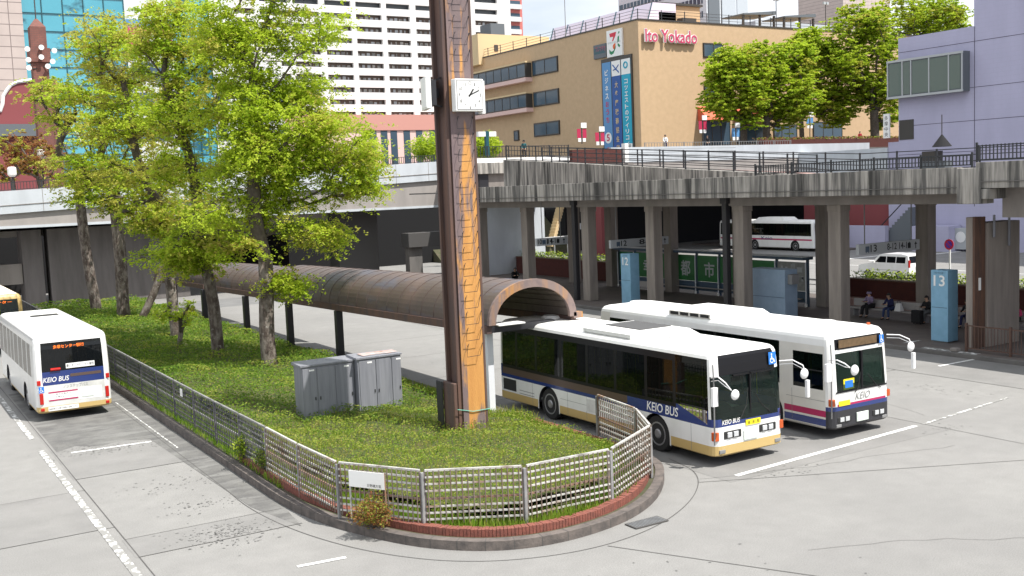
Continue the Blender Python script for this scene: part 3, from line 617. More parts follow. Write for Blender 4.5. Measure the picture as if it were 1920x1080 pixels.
# ---- navy and white bus (front right of the island)
W1, L1, H1 = 2.46, 10.7, 2.98
def liv1(sd, x, y, z):
    arch = [2.35, 7.67]
    front = sd in ('F', 'FC', 'FC2'); back = sd in ('B', 'BC', 'BC2')
    if sd in ('L', 'R') and z < 1.05 and any(abs(y - a) < .62 for a in arch): return None
    if z > 2.8: return ('body', 'bus_white') if not (sd in ('F',)) else ('body', 'bus_black' if z < 2.86 else 'bus_white')
    if sd == 'F' or (sd in ('FC', 'FC2') and False):
        if z > 2.36: return ('destination_box', 'bus_black')
        if z > 1.16: return ('windscreen', 'wind_glass')
        if z > 1.05: return ('body', 'bus_navy')
        return ('body', 'bus_white' if z > .56 else 'bus_gold')
    if sd in ('FC', 'FC2'):
        if z > 1.05 and z < 1.26: return ('body', 'bus_navy')
        if z > 1.26 and abs(x) < W1 / 2 - .02 and z < 2.36: return ('windscreen', 'wind_glass')
        return ('body', 'bus_white' if z > .56 else 'bus_gold')
    if z < .56: return ('body', 'bus_gold')
    if z < 1.05: return ('body', 'bus_white')
    if sd in ('L', 'R'):
        if y < 1.5:
            if z > 1.48: return ('side_window', 'bus_glass')
            return ('body', 'bus_navy')
        if z < 1.16: return ('body', 'bus_navy')
        if z < 1.38: return ('body', 'bus_bronze' if y > 3.6 else 'bus_navy')
        if z < 1.48: return ('body', 'bus_black')
        if z > 2.62: return ('body', 'bus_black')
        for k in (1.55, 2.75, 4.15, 5.55, 6.95, 8.35, 9.55):
            if abs(y - k) < .06: return ('body', 'bus_black')
        return ('side_window', 'bus_glass')
    if z < 1.48: return ('body', 'bus_navy')
    if z < 2.6 and sd == 'B': return ('rear_window', 'bus_glass')
    return ('body', 'bus_black' if sd == 'B' else 'bus_white')
Z1 = [(.28, .05), (.32, .0), (.56, 0), (1.05, 0), (1.16, 0), (1.26, 0), (1.38, 0), (1.48, 0), (2.0, .01), (2.36, .02), (2.62, .03), (2.8, .045), (2.88, .075), (2.945, .14), (2.975, .24)]
yb1 = sorted([.24, 1.49, 1.61, 1.73, 2.69, 2.81, 2.97, 3.6, 4.09, 4.21, 5.49, 5.61, 6.89, 7.01, 7.05, 8.29, 8.41, 9.49, 9.61, 10.44])
xb1 = [-.99, -.6, -.2, .05, .5, .8]
B1X, B1Y = 18.14 + W1 / 2, 20.04
b1 = bus(W1, L1, H1, liv1, Z1, yb1, xb1, [(2.35, 1.05, 'bus_white', 0), (7.67, 1.05, 'bus_white', 0)], 'city_bus', 'navy and white city bus with a gold skirt parked beside the planted island tip', (B1X, B1Y, 0), 0)
text('KEIO BUS', (-W1 / 2 - .006, 2.72, 1.12), NY, ZA, 1.32, .25, 'white', 'lettering', b1, .012, .12, world=False)
text('KEIO BUS', (-.98, -.012, 1.105), XA, ZA, .62, .12, 'white', 'lettering', b1, .012, .2, world=False)
wheelchair_sign(b1, (.77, .05, 2.46), XA, (0, .06, 1), .26)
mb = MB(); mb.box(-.55, .0, 2.32, .9, .06, 2.36); mb.build('sun_strip', ['bus_black'], b1, world=False)
MB().box(.02, .0, 1.26, .06, .07, 2.36).build('windscreen_divider', ['bus_black'], b1, world=False)
for sx in (-1, 1):
    MB().box(sx * .62 - .3, -.02, .72, sx * .62 + .3, .03, .92).build('headlight_panel', ['ink'], b1, world=False, bevel=.02)
    for k in (-.12, .1): lamp_box(b1, 'headlight', sx * .62 + k - .08, -.045, .75, sx * .62 + k + .08, -.015, .89)
    lamp_box(b1, 'indicator', sx * 1.145 - .07, .0, .7, sx * 1.145 + .07, .16, .93, 'lamp_orange')
    lamp_box(b1, 'fog_light', sx * .98 - .1, -.02, .36, sx * .98 + .1, .03, .46, 'ink_grey')
MB().box(-.24, -.03, .60, .24, -.004, .86).build('number_plate', ['plate'], b1, world=False, bevel=.01)
mb = MB(); mb.box(-.16, -.025, .98, .36, -.004, 1.12, 0); mb.build('yellow_sticker', ['sign_yellow'], b1, world=False); text('優・席・整', (-.1, -.03, 1.01), XA, ZA, .4, .08, 'ink', 'lettering', b1, world=False)
mb = MB(); mb.hexa([(-.02, -.005, .32), (-1.2, -.005, .32), (-1.2, .0, .32), (-.02, 0, .32)], [(-.02, -.005, .325), (-1.2, -.005, .325), (-1.2, .0, .325), (-.02, 0, .325)]); mb.build('bumper_seam', ['ink'], b1, world=False)
wiper(b1, [(-.35, -.02, 1.2), (-.1, .02, 1.5), (.0, .05, 1.95)]); wiper(b1, [(.75, -.02, 1.2), (.45, .01, 1.45), (.25, .04, 1.75)])
mirror(b1, (-1.2, .12, 2.35), [(-1.24, -.18, 2.42), (-1.22, -.42, 2.3), (-1.1, -.5, 2.1)], (-1.38, -.18, 1.92, .17, .48), (-1.0, -.52, 1.98, .17))
mb = MB(); mb.tube([(-1.23, .02, 2.7), (-1.245, -.02, 2.35), (-1.25, -.02, 1.0), (-1.24, 0, .62)], .02, 6); mb.build('corner_rod', ['ink_grey'], b1, world=False)
mirror(b1, (1.2, .1, 2.5), [(1.38, -.2, 2.54), (1.55, -.4, 2.4), (1.62, -.48, 2.1)], (1.62, -.48, 1.78, .09, .46), (1.48, -.5, 2.2, .18))
MB().poly([(-W1 / 2 - .004, 1.42, 1.485), (-W1 / 2 - .004, .27, 1.12), (-W1 / 2 - .004, .27, 1.485)][::-1]).build('driver_window_corner', ['window_dark'], b1, world=False)
# roof unit with a grey grille
mb = MB(); mb.hexa([(-1.0, 2.9, 2.98), (.95, 2.9, 2.98), (.95, 6.0, 2.98), (-1.0, 6.0, 2.98)], [(-.85, 3.2, 3.14), (.8, 3.2, 3.14), (.8, 5.8, 3.14), (-.85, 5.8, 3.14)], 0); mb.box(-.45, 3.9, 3.142, .7, 5.6, 3.165, 1)
mb.box(-1.06, 3.6, 2.985, -.9, 5.9, 3.1, 0); mb.build('roof_unit', ['bus_roof', 'grille_grey'], b1, world=False, bevel=.03)
roof_disc(b1, .05, 1.5, 2.985, .36); roof_disc(b1, .1, 9.3, 2.985, .36)
mb = MB()
for k in range(9): mb.lathe(-.5 + .12 * (k % 4) + random.uniform(-.1, .3), 2.2 + .1 * k, [(.02, 2.99), (.015, 3.02)], 6)
mb.build('roof_rivets', ['ink_grey'], b1, world=False)
for z in (.78,): MB().box(-W1 / 2 - .003, 2.98, z, -W1 / 2, 7.0, z + .01).build('panel_seam', ['ink_grey'], b1, world=False)
mb = MB()
for y in (3.4, 4.6, 5.6, 6.6, .9, 8.6): mb.box(-W1 / 2 - .003, y, .34, -W1 / 2, y + .01, 1.04)
for y in (8.5, ): mb.box(-W1 / 2 - .004, y, .6, -W1 / 2, y + .9, .62); mb.box(-W1 / 2 - .004, y, .7, -W1 / 2, y + .9, .72)
mb.build('panel_seams', ['ink_grey'], b1, world=False)
MB().box(-W1 / 2 - .01, 9.6, .62, -W1 / 2, 10.4, 1.0).build('rear_grille', ['ink'], b1, world=False)
MB().box(-W1 / 2 - .01, 5.0, .62, -W1 / 2, 5.6, 1.0).build('side_notice', ['dirty_white'], b1, world=False)
MB().box(-W1 / 2 - .012, .35, 1.5, -W1 / 2 - .002, 1.3, 1.53).build('driver_window_rail', ['ink'], b1, world=False)
mb = MB()
for y in (3.6, 6.2, 7.6, 8.9, 10.0): mb.box(W1 / 2 - .03, y, 1.95, W1 / 2 - .025, y + .45, 2.5)
mb.build('window_blinds', ['blind_green'], b1, world=False)
# ---- cream bus with magenta stripe
W2, L2, H2 = 2.46, 10.9, 3.0
def liv2(sd, x, y, z):
    if sd in ('L', 'R') and z < 1.05 and any(abs(y - a) < .62 for a in (2.4, 7.9)): return None
    C_ = 'bus_cream'
    if z > 2.8: return ('body', 'bus_white')
    if sd == 'F':
        if z > 2.5: return ('destination_box', 'bus_black') if abs(x) < 1.0 and z < 2.8 else ('body', 'bus_white')
        if z > 2.4: return ('body', 'bus_white')
        if z > 1.32: return ('windscreen', 'wind_glass')
        if z > .98: return ('body', 'bus_white')
        if z > .92: return ('body', 'bus_magenta')
        if z > .8: return ('body', 'bus_navy')
        return ('bumper', 'bumper_black')
    if sd in ('FC', 'FC2'):
        if z < .8: return ('bumper', 'bumper_black')
        if z < .92: return ('body', 'bus_navy')
        return ('body', 'bus_white')
    if sd in ('L', 'R'):
        if z < .36: return ('body', C_)
        if z < .56: return ('body', 'bus_navy')
        if z < .62: return ('body', C_)
        if z < .8: return ('body', 'bus_magenta')
        if z < 1.38: return ('body', C_)
        if z > 2.6: return ('body', 'bus_white')
        if y < 1.45: return ('side_window', 'bus_glass') if .3 < y < 1.4 and z > 1.38 and z < 2.45 else ('body', C_)
        if 1.45 < y < 1.95: return ('body', C_)
        for k in (3.2, 4.7, 6.2, 7.7, 9.1):
            if abs(y - k) < .06: return ('body', 'bus_black')
        return ('side_window', 'bus_glass') if y < 10.2 else ('body', C_)
    return ('body', C_)
Z2 = [(.28, .05), (.34, 0), (.36, 0), (.56, 0), (.62, 0), (.66, 0), (.8, 0), (.88, 0), (.92, 0), (.98, 0), (1.05, 0), (1.32, 0), (1.38, 0), (2.0, .01), (2.4, .02), (2.5, .025), (2.62, .03), (2.8, .045), (2.88, .07), (2.96, .13), (3.0, .24)]
yb2 = sorted([.3, 1.42, 1.5, 1.78, 1.95, 3.02, 3.14, 3.26, 4.64, 4.76, 6.14, 6.26, 7.28, 7.64, 7.76, 8.52, 9.04, 9.16, 10.2])
b2 = bus(W2, L2, H2, liv2, Z2, yb2, [-1.0, -.6, -.1, .1, .6, 1.0][:6], [(2.4, 1.05, 'bus_cream', 0), (7.9, 1.05, 'bus_cream', 0)], 'city_bus', 'cream city bus with magenta and navy stripes and a black front bumper', (22.58 + W2 / 2, 20.16, 0), 0)
text('KEIO', (-.28, -.012, 1.03), XA, ZA, .62, .2, 'ink_grey', 'lettering', b2, 0, .35, world=False)
wheelchair_sign(b2, (.82, .045, 2.52), XA, (0, .04, 1), .19)
MB().box(-.85, .06, 2.55, .72, .075, 2.77).build('route_display', ['led_off'], b2, world=False)
mb = MB(); mb.box(.0, .0, 1.32, .06, .08, 2.4); mb.box(-1.05, -.012, 1.3, 1.05, 0, 1.34); mb.build('windscreen_divider', ['bus_black'], b2, world=False)
for sx in (-1, 1):
    MB().box(sx * .72 - .28, -.02, .46, sx * .72 + .28, .03, .62).build('headlight_panel', ['ink'], b2, world=False, bevel=.02)
    for k in (-.12, .1): lamp_box(b2, 'headlight', sx * .72 + k - .08, -.045, .48, sx * .72 + k + .08, -.015, .61)
    lamp_box(b2, 'indicator', sx * 1.145 - .07, .0, .94, sx * 1.145 + .07, .14, 1.14, 'lamp_orange')
    lamp_box(b2, 'fog_light', sx * .95 - .1, -.02, .33, sx * .95 + .1, .03, .42, 'ink_grey')
MB().box(-.24, -.04, .40, .24, -.004, .66).build('number_plate', ['plate'], b2, world=False, bevel=.01)
MB().box(-.95, -.02, .93, -.5, -.004, 1.07).build('yellow_sticker', ['sign_yellow'], b2, world=False)
MB().box(-.72, .02, 1.36, -.28, .035, 1.66).build('dashboard_card', ['sign_yellow'], b2, world=False)
MB().box(-.66, .012, 1.41, -.34, .0195, 1.61).build('dashboard_card_picture', ['sign_blue'], b2, world=False)
wiper(b2, [(-.3, -.02, 1.25), (-.15, .0, 1.35), (.0, .03, 1.8)]); wiper(b2, [(.8, -.02, 1.25), (.6, .0, 1.35), (.3, .04, 1.7)])
mirror(b2, (-1.2, .12, 2.25), [(-1.22, -.2, 2.3), (-1.16, -.42, 2.22), (-1.05, -.5, 2.1)], (-1.42, -.05, 1.95, .2, .5), (-.9, -.52, 2.02, .19))
mirror(b2, (1.2, .1, 2.72), [(1.38, -.2, 2.72), (1.55, -.4, 2.6), (1.62, -.48, 2.3)], (1.62, -.48, 1.98, .09, .46), (1.48, -.5, 2.4, .18))
mb = MB(); mb.tube([(-1.23, .02, 2.7), (-1.245, -.02, 2.35), (-1.25, -.02, 1.0), (-1.24, 0, .62)], .02, 6); mb.build('corner_rod', ['ink_grey'], b2, world=False)
mb = MB(); mb.hexa([(-.95, 4.4, 3.0), (.95, 4.4, 3.0), (.95, 7.3, 3.0), (-.95, 7.3, 3.0)], [(-.8, 4.6, 3.17), (.8, 4.6, 3.17), (.8, 7.2, 3.17), (-.8, 7.2, 3.17)], 0); mb.build('roof_unit', ['bus_roof'], b2, world=False, bevel=.03)
mb = MB(); mb.box(-1.12, 5.0, 2.98, -.96, 7.0, 3.12, 0)
for k in range(4): mb.box(-1.125, 5.06 + k * .49, 3.0, -1.118, 5.46 + k * .49, 3.1, 1)
mb.build('roof_intake', ['bus_cream', 'ink'], b2, world=False)
roof_disc(b2, .2, 1.5, 3.005, .36); roof_disc(b2, .0, 10.0, 3.005, .36)
MB().lathe(.9, .5, [(.06, 3.0), (.05, 3.07)], 10).build('marker_lamp', ['lamp_orange'], b2, world=False)
mb = MB()
for y in (1.47, 3.3, 5.2, 6.6, 9.2): mb.box(-W2 / 2 - .003, y, .4, -W2 / 2, y + .01, 1.3)
mb.box(-W2 / 2 - .003, .25, 1.06, -W2 / 2, 1.7, 1.07); mb.build('panel_seams', ['ink_grey'], b2, world=False)
MB().box(-W2 / 2 - .012, .3, 1.9, -W2 / 2 - .002, 1.4, 1.93).build('driver_window_rail', ['ink'], b2, world=False)
mb = MB()
for y in (3.6, 6.2, 7.6, 8.9): mb.box(W2 / 2 - .03, y, 1.8, W2 / 2 - .025, y + .7, 2.5)
mb.build('window_blinds', ['blind_green'], b2, world=False)
# ---- bus seen from behind, left lane
W3, L3, H3 = 2.46, 10.4, 2.98
def liv3(sd, x, y, z):
    if sd in ('L', 'R') and z < 1.05 and any(abs(y - a) < .62 for a in (2.4, 7.6)): return None
    if z > 2.8: return ('body', 'bus_white')
    if sd == 'B':
        if z > 1.72: return ('rear_window', 'window_dark') if abs(x) < 1.06 and z < 2.72 else ('body', 'bus_white')
        if z > 1.25: return ('body', 'bus_navy')
        return ('body', 'dirty_white' if z > .52 else 'bus_gold')
    if sd in ('BC', 'BC2'): return ('body', 'bus_white' if z > .52 else 'bus_gold')
    if sd in ('L', 'R'):
        if z < .4: return ('body', 'bus_gold')
        if z < 1.48: return ('body', 'bus_white')
        if z > 2.62: return ('body', 'bus_white')
        for k in (1.5, 2.8, 3.9, 4.9, 6.2, 7.4, 8.6, 9.6):
            if abs(y - k) < .09: return ('body', 'dirty_white')
        return ('side_window', 'window_dark') if y < 9.7 else ('body', 'dirty_white')
    if sd == 'F' and 1.26 < z < 2.5: return ('windscreen', 'wind_glass')
    return ('body', 'bus_white')
Z3 = [(.3, .05), (.36, 0), (.4, 0), (.52, 0), (1.05, 0), (1.25, 0), (1.48, 0), (1.72, 0), (2.5, .02), (2.62, .03), (2.72, .035), (2.8, .045), (2.88, .07), (2.945, .13), (2.975, .22)]
yb3 = sorted([.3, 1.41, 1.59, 1.78, 2.71, 2.89, 3.02, 3.81, 3.99, 4.81, 4.99, 6.11, 6.29, 6.98, 7.31, 7.49, 8.22, 8.51, 8.69, 9.51, 9.69])
b3 = bus(W3, L3, H3, liv3, Z3, yb3, [-1.0, -.6, -.1, .1, .6, 1.0], [(2.4, 1.05, 'bus_white', 0), (7.6, 1.05, 'bus_white', 0)], 'city_bus', 'white bus seen from behind with a navy band and gold bumper in the left lane', (4.68 + W3 / 2, 39.07 + L3, 0), PI, slope=.1)
YR = L3 + .006; XM = (-1, 0, 0)                    # rear face looks to +y locally
text('KEIO BUS', (.98, YR, 1.36), XM, ZA, .84, .17, 'white', 'lettering', b3, .012, .2, world=False)
MB().box(-.92, L3 + .001, 1.48, .1, YR, 1.58).build('bronze_band', ['bus_bronze'], b3, world=False)
text('ノンステップバス', (.35, YR, 1.1), XM, ZA, .8, .12, 'ink_grey', 'lettering', b3, world=False)
mb = MB(); mb.box(-.1, L3 + .002, .7, .84, YR, 1.02, 0); mb.box(-.1, YR, .97, .84, YR + .003, 1.02, 1); mb.box(-.1, YR, .7, .84, YR + .003, .745, 1); mb.build('poster', ['white', 'bus_magenta'], b3, world=False)
text('旅する車内で', (.62, YR + .004, .89), XM, ZA, .5, .06, 'ink_grey', 'lettering', b3, world=False); text('お確かめください', (.62, YR + .004, .8), XM, ZA, .6, .06, 'ink_grey', 'lettering', b3, world=False)
MB().box(-.1, L3 + .002, .36, .88, YR, .5).build('bumper_sign', ['white'], b3, world=False); text('後部座席よりお降りの際はご注意ください', (.86, YR + .003, .4), XM, ZA, .92, .06, 'ink', 'lettering', b3, world=False)
text('多摩センター駅行', (.58, YR - .01, 2.5), XM, ZA, 1.0, .12, 'led_on', 'route_display', b3, world=False)
MB().box(-.72, L3 + .002, 1.78, .22, YR + .01, 1.95).build('window_sticker', ['white'], b3, world=False); text('車いす・ベビーカー優先', (.2, YR + .014, 1.82), XM, ZA, .9, .1, 'ink', 'lettering', b3, world=False)
mb = MB(); mb.tube([(x, YR + .01, 1.79) for x in (.72, .4)], .05, 8); mb.build('red_lamps', ['lamp_red'], b3, world=False)
wheelchair_sign(b3, (1.14, YR, 1.02), XM, ZA, .17)
for sx in (-1, 1):
    lamp_box(b3, 'tail_light', sx * 1.07 - .06, L3 - .02, .62, sx * 1.07 + .06, L3 + .03, 1.0, 'lamp_red')
    lamp_box(b3, 'tail_light', sx * 1.12 - .06, L3 - .02, 1.28, sx * 1.12 + .06, L3 + .01, 1.45, 'lamp_red')
    lamp_box(b3, 'reflector', sx * 1.06 - .06, L3 - .02, .38, sx * 1.06 + .06, L3 + .02, .48, 'lamp_red')
MB().box(-.62, L3, .72, -.24, YR + .01, .9).build('number_plate', ['plate'], b3, world=False)
MB().box(-.9, L3 + .001, .64, -.12, L3 + .004, 1.06).build('engine_hatch', ['bus_white'], b3, world=False)
mb = MB(); mb.box(-.9, .8, 2.985, .9, 9.8, 3.0); mb.build('roof_walkway', ['dirty_white'], b3, world=False)
mb = MB(); mb.hexa([(-.95, 3.6, 2.99), (.95, 3.6, 2.99), (.95, 6.6, 2.99), (-.95, 6.6, 2.99)], [(-.7, 4.0, 3.15), (.7, 4.0, 3.15), (.7, 6.2, 3.15), (-.7, 6.2, 3.15)], 0); mb.box(-.45, 4.6, 3.152, .55, 5.2, 3.17, 1); mb.build('roof_unit', ['bus_roof', 'ink'], b3, world=False, bevel=.03)
roof_disc(b3, .0, 9.0, 3.0, .34)
# ---- yellow topped bus behind it (left edge)
def liv4(sd, x, y, z):
    if z > 2.8: return ('body', 'bus_gold')
    if sd == 'F' and z > 1.3: return ('windscreen', 'wind_glass') if z < 2.75 and abs(x) < 1.05 else ('body', 'bus_gold')
    if sd in ('L', 'R') and 1.5 < z < 2.6: return ('side_window', 'bus_glass')
    return ('body', 'bus_gold' if z > 1.2 else 'bus_white')
Z4 = [(.3, .05), (.36, 0), (.52, 0), (1.2, 0), (1.3, 0), (1.5, 0), (2.6, .03), (2.75, .04), (2.8, .045), (2.88, .07), (2.96, .13), (3.0, .22)]
b4 = bus(2.46, 9, 3.0, liv4, Z4, [.3, 3, 6, 8.7], [-1.0, 0, 1.0], [], 'city_bus', 'cream and gold topped bus facing the camera at the left edge under the footbridge', (5.6, 59, 0), 0)
text('多摩センター', (-.8, -.02, 2.55), XA, ZA, 1.5, .16, 'led_on', 'route_display', b4, world=False)
# ---- white bus far behind the columns
def liv5(sd, x, y, z):
    if sd in ('L', 'R') and z < 1.05 and any(abs(y - a) < .62 for a in (2.4, 7.9)): return None
    if z > 2.8: return ('body', 'bus_white')
    if sd in ('L', 'R'):
        if 1.5 < z < 2.7: return ('side_window', 'bus_glass') if .3 < y < 12.9 else ('body', 'bus_white')
        if 1.05 < z < 1.2: return ('body', 'bus_magenta')
        return ('body', 'bus_white')
    if sd == 'F' and 1.3 < z < 2.7: return ('windscreen', 'wind_glass')
    return ('body', 'bus_white')
Z5 = [(.3, .05), (.36, 0), (1.05, 0), (1.2, 0), (1.3, 0), (1.5, 0), (2.7, .03), (2.8, .045), (2.88, .07), (2.96, .13), (3.0, .22)]
b5 = bus(2.46, 13.2, 3.1, liv5, Z5, [.3, 1.78, 3.02, 5, 7.28, 8.52, 10.4, 12.9], [-1.0, 0, 1.0], [(2.4, 1.05, 'bus_white', 0), (7.9, 1.05, 'bus_white', 0)], 'city_bus', 'white bus with a thin magenta stripe on the far road seen between the deck columns', (79.2, 71.6, 0), 0)
text('Keio', (-1.245, 6.9, 1.06), NY, ZA, 1.5, .34, 'bus_navy', 'lettering', b5, world=False)
mb = MB(); mb.hexa([(-1, 4, 3.0), (1, 4, 3.0), (1, 8, 3.0), (-1, 8, 3.0)], [(-.8, 4.3, 3.3), (.8, 4.3, 3.3), (.8, 7.7, 3.3), (-.8, 7.7, 3.3)]); mb.build('roof_unit', ['bus_roof'], b5, world=False, bevel=.04)
mirror(b5, (-1.2, .1, 2.6), [(-1.25, -.3, 2.65), (-1.22, -.5, 2.4), (-1.2, -.5, 2.2)], (-1.25, -.5, 2.0, .2, .5), (-1.1, -.55, 2.3, .18))
# ================================================================== CLOCK PILLAR
def corten_face():                              # orange runs of rust low down, mauve patina higher up
    m = mat('corten_face', (0.50, 0.235, 0.065), 0.8, (0.60, 0.30, 0.085), 2, vec=(2, 2, .3), bump=.3, bscale=26); t = m.node_tree; N, L = t.nodes.new, t.links.new
    g = N('ShaderNodeNewGeometry'); sp = N('ShaderNodeSeparateXYZ'); L(g.outputs['Position'], sp.inputs[0])
    def nz(sc, v, d=7):
        a = N('ShaderNodeMapping'); a.inputs['Scale'].default_value = v; L(g.outputs['Position'], a.inputs[0]); q = N('ShaderNodeTexNoise'); q.inputs['Scale'].default_value = sc; q.inputs['Detail'].default_value = d; L(a.outputs[0], q.inputs['Vector']); return q.outputs[0]
    zr = N('ShaderNodeMapRange'); L(sp.outputs[2], zr.inputs[0]); zr.inputs[1].default_value = 5.5; zr.inputs[2].default_value = 11; zr.inputs[3].default_value = -.10; zr.inputs[4].default_value = .16
    z2 = N('ShaderNodeMapRange'); L(sp.outputs[2], z2.inputs[0]); z2.inputs[1].default_value = 1.6; z2.inputs[2].default_value = .4; z2.inputs[3].default_value = 0; z2.inputs[4].default_value = .25
    def add(a, b): m_ = N('ShaderNodeMath'); m_.operation = 'ADD'; L(a, m_.inputs[0]); L(b, m_.inputs[1]); return m_.outputs[0]
    s_ = add(add(nz(1.3, (2.6, 1, .35)), zr.outputs[0]), z2.outputs[0]); r = N('ShaderNodeValToRGB'); r.color_ramp.elements[0].position = .49; r.color_ramp.elements[1].position = .58; L(s_, r.inputs[0])
    mv = N('ShaderNodeMix'); mv.data_type = 'RGBA'; mv.inputs[6].default_value = (.22, .165, .16, 1); mv.inputs[7].default_value = (.13, .095, .10, 1); L(nz(4, (1, 1, .6)), mv.inputs[0])
    x = N('ShaderNodeMix'); x.data_type = 'RGBA'; p = t.nodes['Principled BSDF']; src = p.inputs['Base Color'].links[0].from_socket; L(r.outputs[0], x.inputs[0]); L(src, x.inputs[6]); L(mv.outputs[2], x.inputs[7]); L(x.outputs[2], p.inputs['Base Color'])
corten_face()
PX0, PX1, PY0, PY1 = 14.12, 14.90, 25.98, 26.74
t = thing('clock_pillar', 'tall rusty steel pillar with wire rungs and white clocks rising from the island', 'clock tower', (14.5, 26.3, .2))
mb = MB(); TOP = 18.5
mb.box(PX0, PY0, .2, PX0 + .05, PY1, TOP, 1); mb.box(PX0 + .05, PY0, .2, PX1 - .05, PY0 + .05, TOP, 0); mb.box(PX1 - .05, PY0, .2, PX1, PY1, TOP, 1)
mb.box(PX0 + .05, PY1 - .05, .2, PX1 - .05, PY1, TOP, 1)
mb.build('shaft', ['corten_face', 'corten_dark'], t)
mb = MB(); mb.box(PX0 - .12, PY0 + .05, .2, PX0, PY0 + .12, TOP); mb.box(PX0 - .12, PY1 - .12, .2, PX0, PY1 - .03, TOP); mb.box(PX1, PY0 + .1, .2, PX1 + .06, PY0 + .16, TOP)
mb.build('flange', ['corten_dark'], t, bevel=.01)
mb = MB(); mb.box(PX0 - .002, PY0 - .01, .2, PX0 + .17, PY0 - .002, TOP, 0); mb.box(PX1 - .06, PY0 - .012, .2, PX1 + .005, PY0 - .002, TOP, 1); mb.build('face_strip', ['corten_mauve', 'corten_dark'], t)
mb = MB(); mb.box(PX0 - .3, PY0 - .006, 9.0, PX1, PY0 - .001, 9.6); 
MB().box(PX0 - .24, PY0 + .08, .2, PX0 - .122, PY1 - .02, 1.95).build('base_box', ['corten_dark'], t, bevel=.03)
MB().box(PX0 - .32, PY1 - .1, .3, PX0 - .27, PY1 + .25, 1.95).build('base_plate', ['black_steel'], t, bevel=.02)
z = 2.75
while z < 18:
    if not 9.2 < z < 10.5:
        y = PY0 - .012; xa, xb = PX0 + .16, PX0 + .60
        mb = MB()
        mb.tube([(xa + .06, y + .01, z + .22), (xa + .08, y - .05, z + .30), (xa + .02, y - .11, z + .27), (xa - .03, y - .12, z + .1), (xa - .03, y - .12, z - .06), (xb - .06, y - .12, z - .05), (xb - .02, y - .12, z + .1), (xb + .03, y - .11, z + .27), (xb + .09, y - .05, z + .3), (xb + .09, y + .01, z + .22)], .008, 5)
        mb.build('rung', ['black_steel'], t)
    z += .455
mb = MB(); 
for a, b in [((PX0 - .2, PY0 - .02, 1.22), (PX1 + .08, PY0 - .02, 1.1))]: mb.tube([a, (PX0 + .3, PY0 - .03, 1.1), b], .012, 5)
mb.build('green_cord', ['bus_glass'] if False else ['blind_green'], t)
def clock(x0, x1, z0, z1, y, name, lb, face=1):
    c = thing(name, lb, 'clock', ((x0 + x1) / 2, y + .12, z0))
    MB().box(x0, y, z0, x1, y + .24, z1).build('case', ['white'], c, bevel=.02)
    mb = MB(); mb.box(x0 + .06, y - .008, z0 + .06, x1 - .06, y - .002, z1 - .06); mb.build('dial', ['white'], c)
    mb = MB(); mb.box(x0 + .04, y - .006, z0 + .04, x1 - .04, y - .001, z0 + .06); mb.box(x0 + .04, y - .006, z1 - .06, x1 - .04, y - .001, z1 - .04); mb.box(x0 + .04, y - .006, z0 + .06, x0 + .06, y - .001, z1 - .06); mb.box(x1 - .06, y - .006, z0 + .06, x1 - .04, y - .001, z1 - .06); mb.build('rim', ['ink_grey'], c)
    cx, cz, R_ = (x0 + x1) / 2, (z0 + z1) / 2, (x1 - x0) * .37; mb = MB()
    for k in range(1, 13):
        a = PI / 2 - k * PI / 6; w_ = .05 if k < 10 else .085
        text(str(k), (cx + R_ * math.cos(a) - w_ / 2, y - .012, cz + R_ * math.sin(a) - .045), XA, ZA, w_ if k != 1 else .025, .09, 'ink', mb=mb)
    mb.build('numerals', ['ink'], c)
    for ln, hr, wd in ((.2, 1.18, .022), (.31, 2.2, .014)):
        a = PI / 2 - hr * PI / 6; d = Vector((math.cos(a), 0, math.sin(a))); p = Vector((cx, y - .02, cz)); n = Vector((-d.z, 0, d.x)) * wd
        MB().hexa([p - d * .05 - n, p - d * .05 + n, p - d * .05 + n + Vector((0, .005, 0)), p - d * .05 - n + Vector((0, .005, 0))], [p + d * ln - n, p + d * ln + n, p + d * ln + n + Vector((0, .005, 0)), p + d * ln - n + Vector((0, .005, 0))]).build('hand', ['ink'], c)
    return c
ck = clock(14.14, 15.03, 9.52, 10.4, 25.66, 'wall_clock', 'square white clock facing the road showing ten past one on the rusty pillar')
MB().box(14.98, 25.72, 9.46, 15.1, 25.9, 10.36).build('side_cover', ['white'], ck)
c2 = thing('wall_clock', 'second square white clock seen edge on at the left side of the rusty pillar', 'clock', (13.5, 26.3, 9.6))
def slab2(p, d, ln, th_, z0, z1): d = Vector(d).normalized(); n = Vector((-d.y, d.x, 0)) * th_; p = Vector(p); q = p + d * ln; U = lambda z: Vector((0, 0, z)); return MB().hexa([p + U(z0), q + U(z0), q + n + U(z0), p + n + U(z0)], [p + U(z1), q + U(z1), q + n + U(z1), p + n + U(z1)])
slab2((13.58, 26.0, 0), (.30, .954, 0), .9, .14, 9.62, 10.5).build('case', ['white'], c2, bevel=.02); slab2((13.46, 26.05, 0), (.30, .954, 0), .82, .02, 9.67, 10.45).build('dial', ['white'], c2)
mb = slab2((13.76, 26.05, 0), (.30, .954, 0), .7, .13, 9.72, 10.4); mb.box(13.8, 26.35, 9.95, 14.0, 26.5, 10.2); mb.beam((13.7, 26.5, 10.3), (14.1, 26.4, 10.5), .04, .04); mb.beam((13.7, 26.5, 9.8), (14.1, 26.4, 9.7), .04, .04); mb.build('bracket', ['black_steel'], c2)
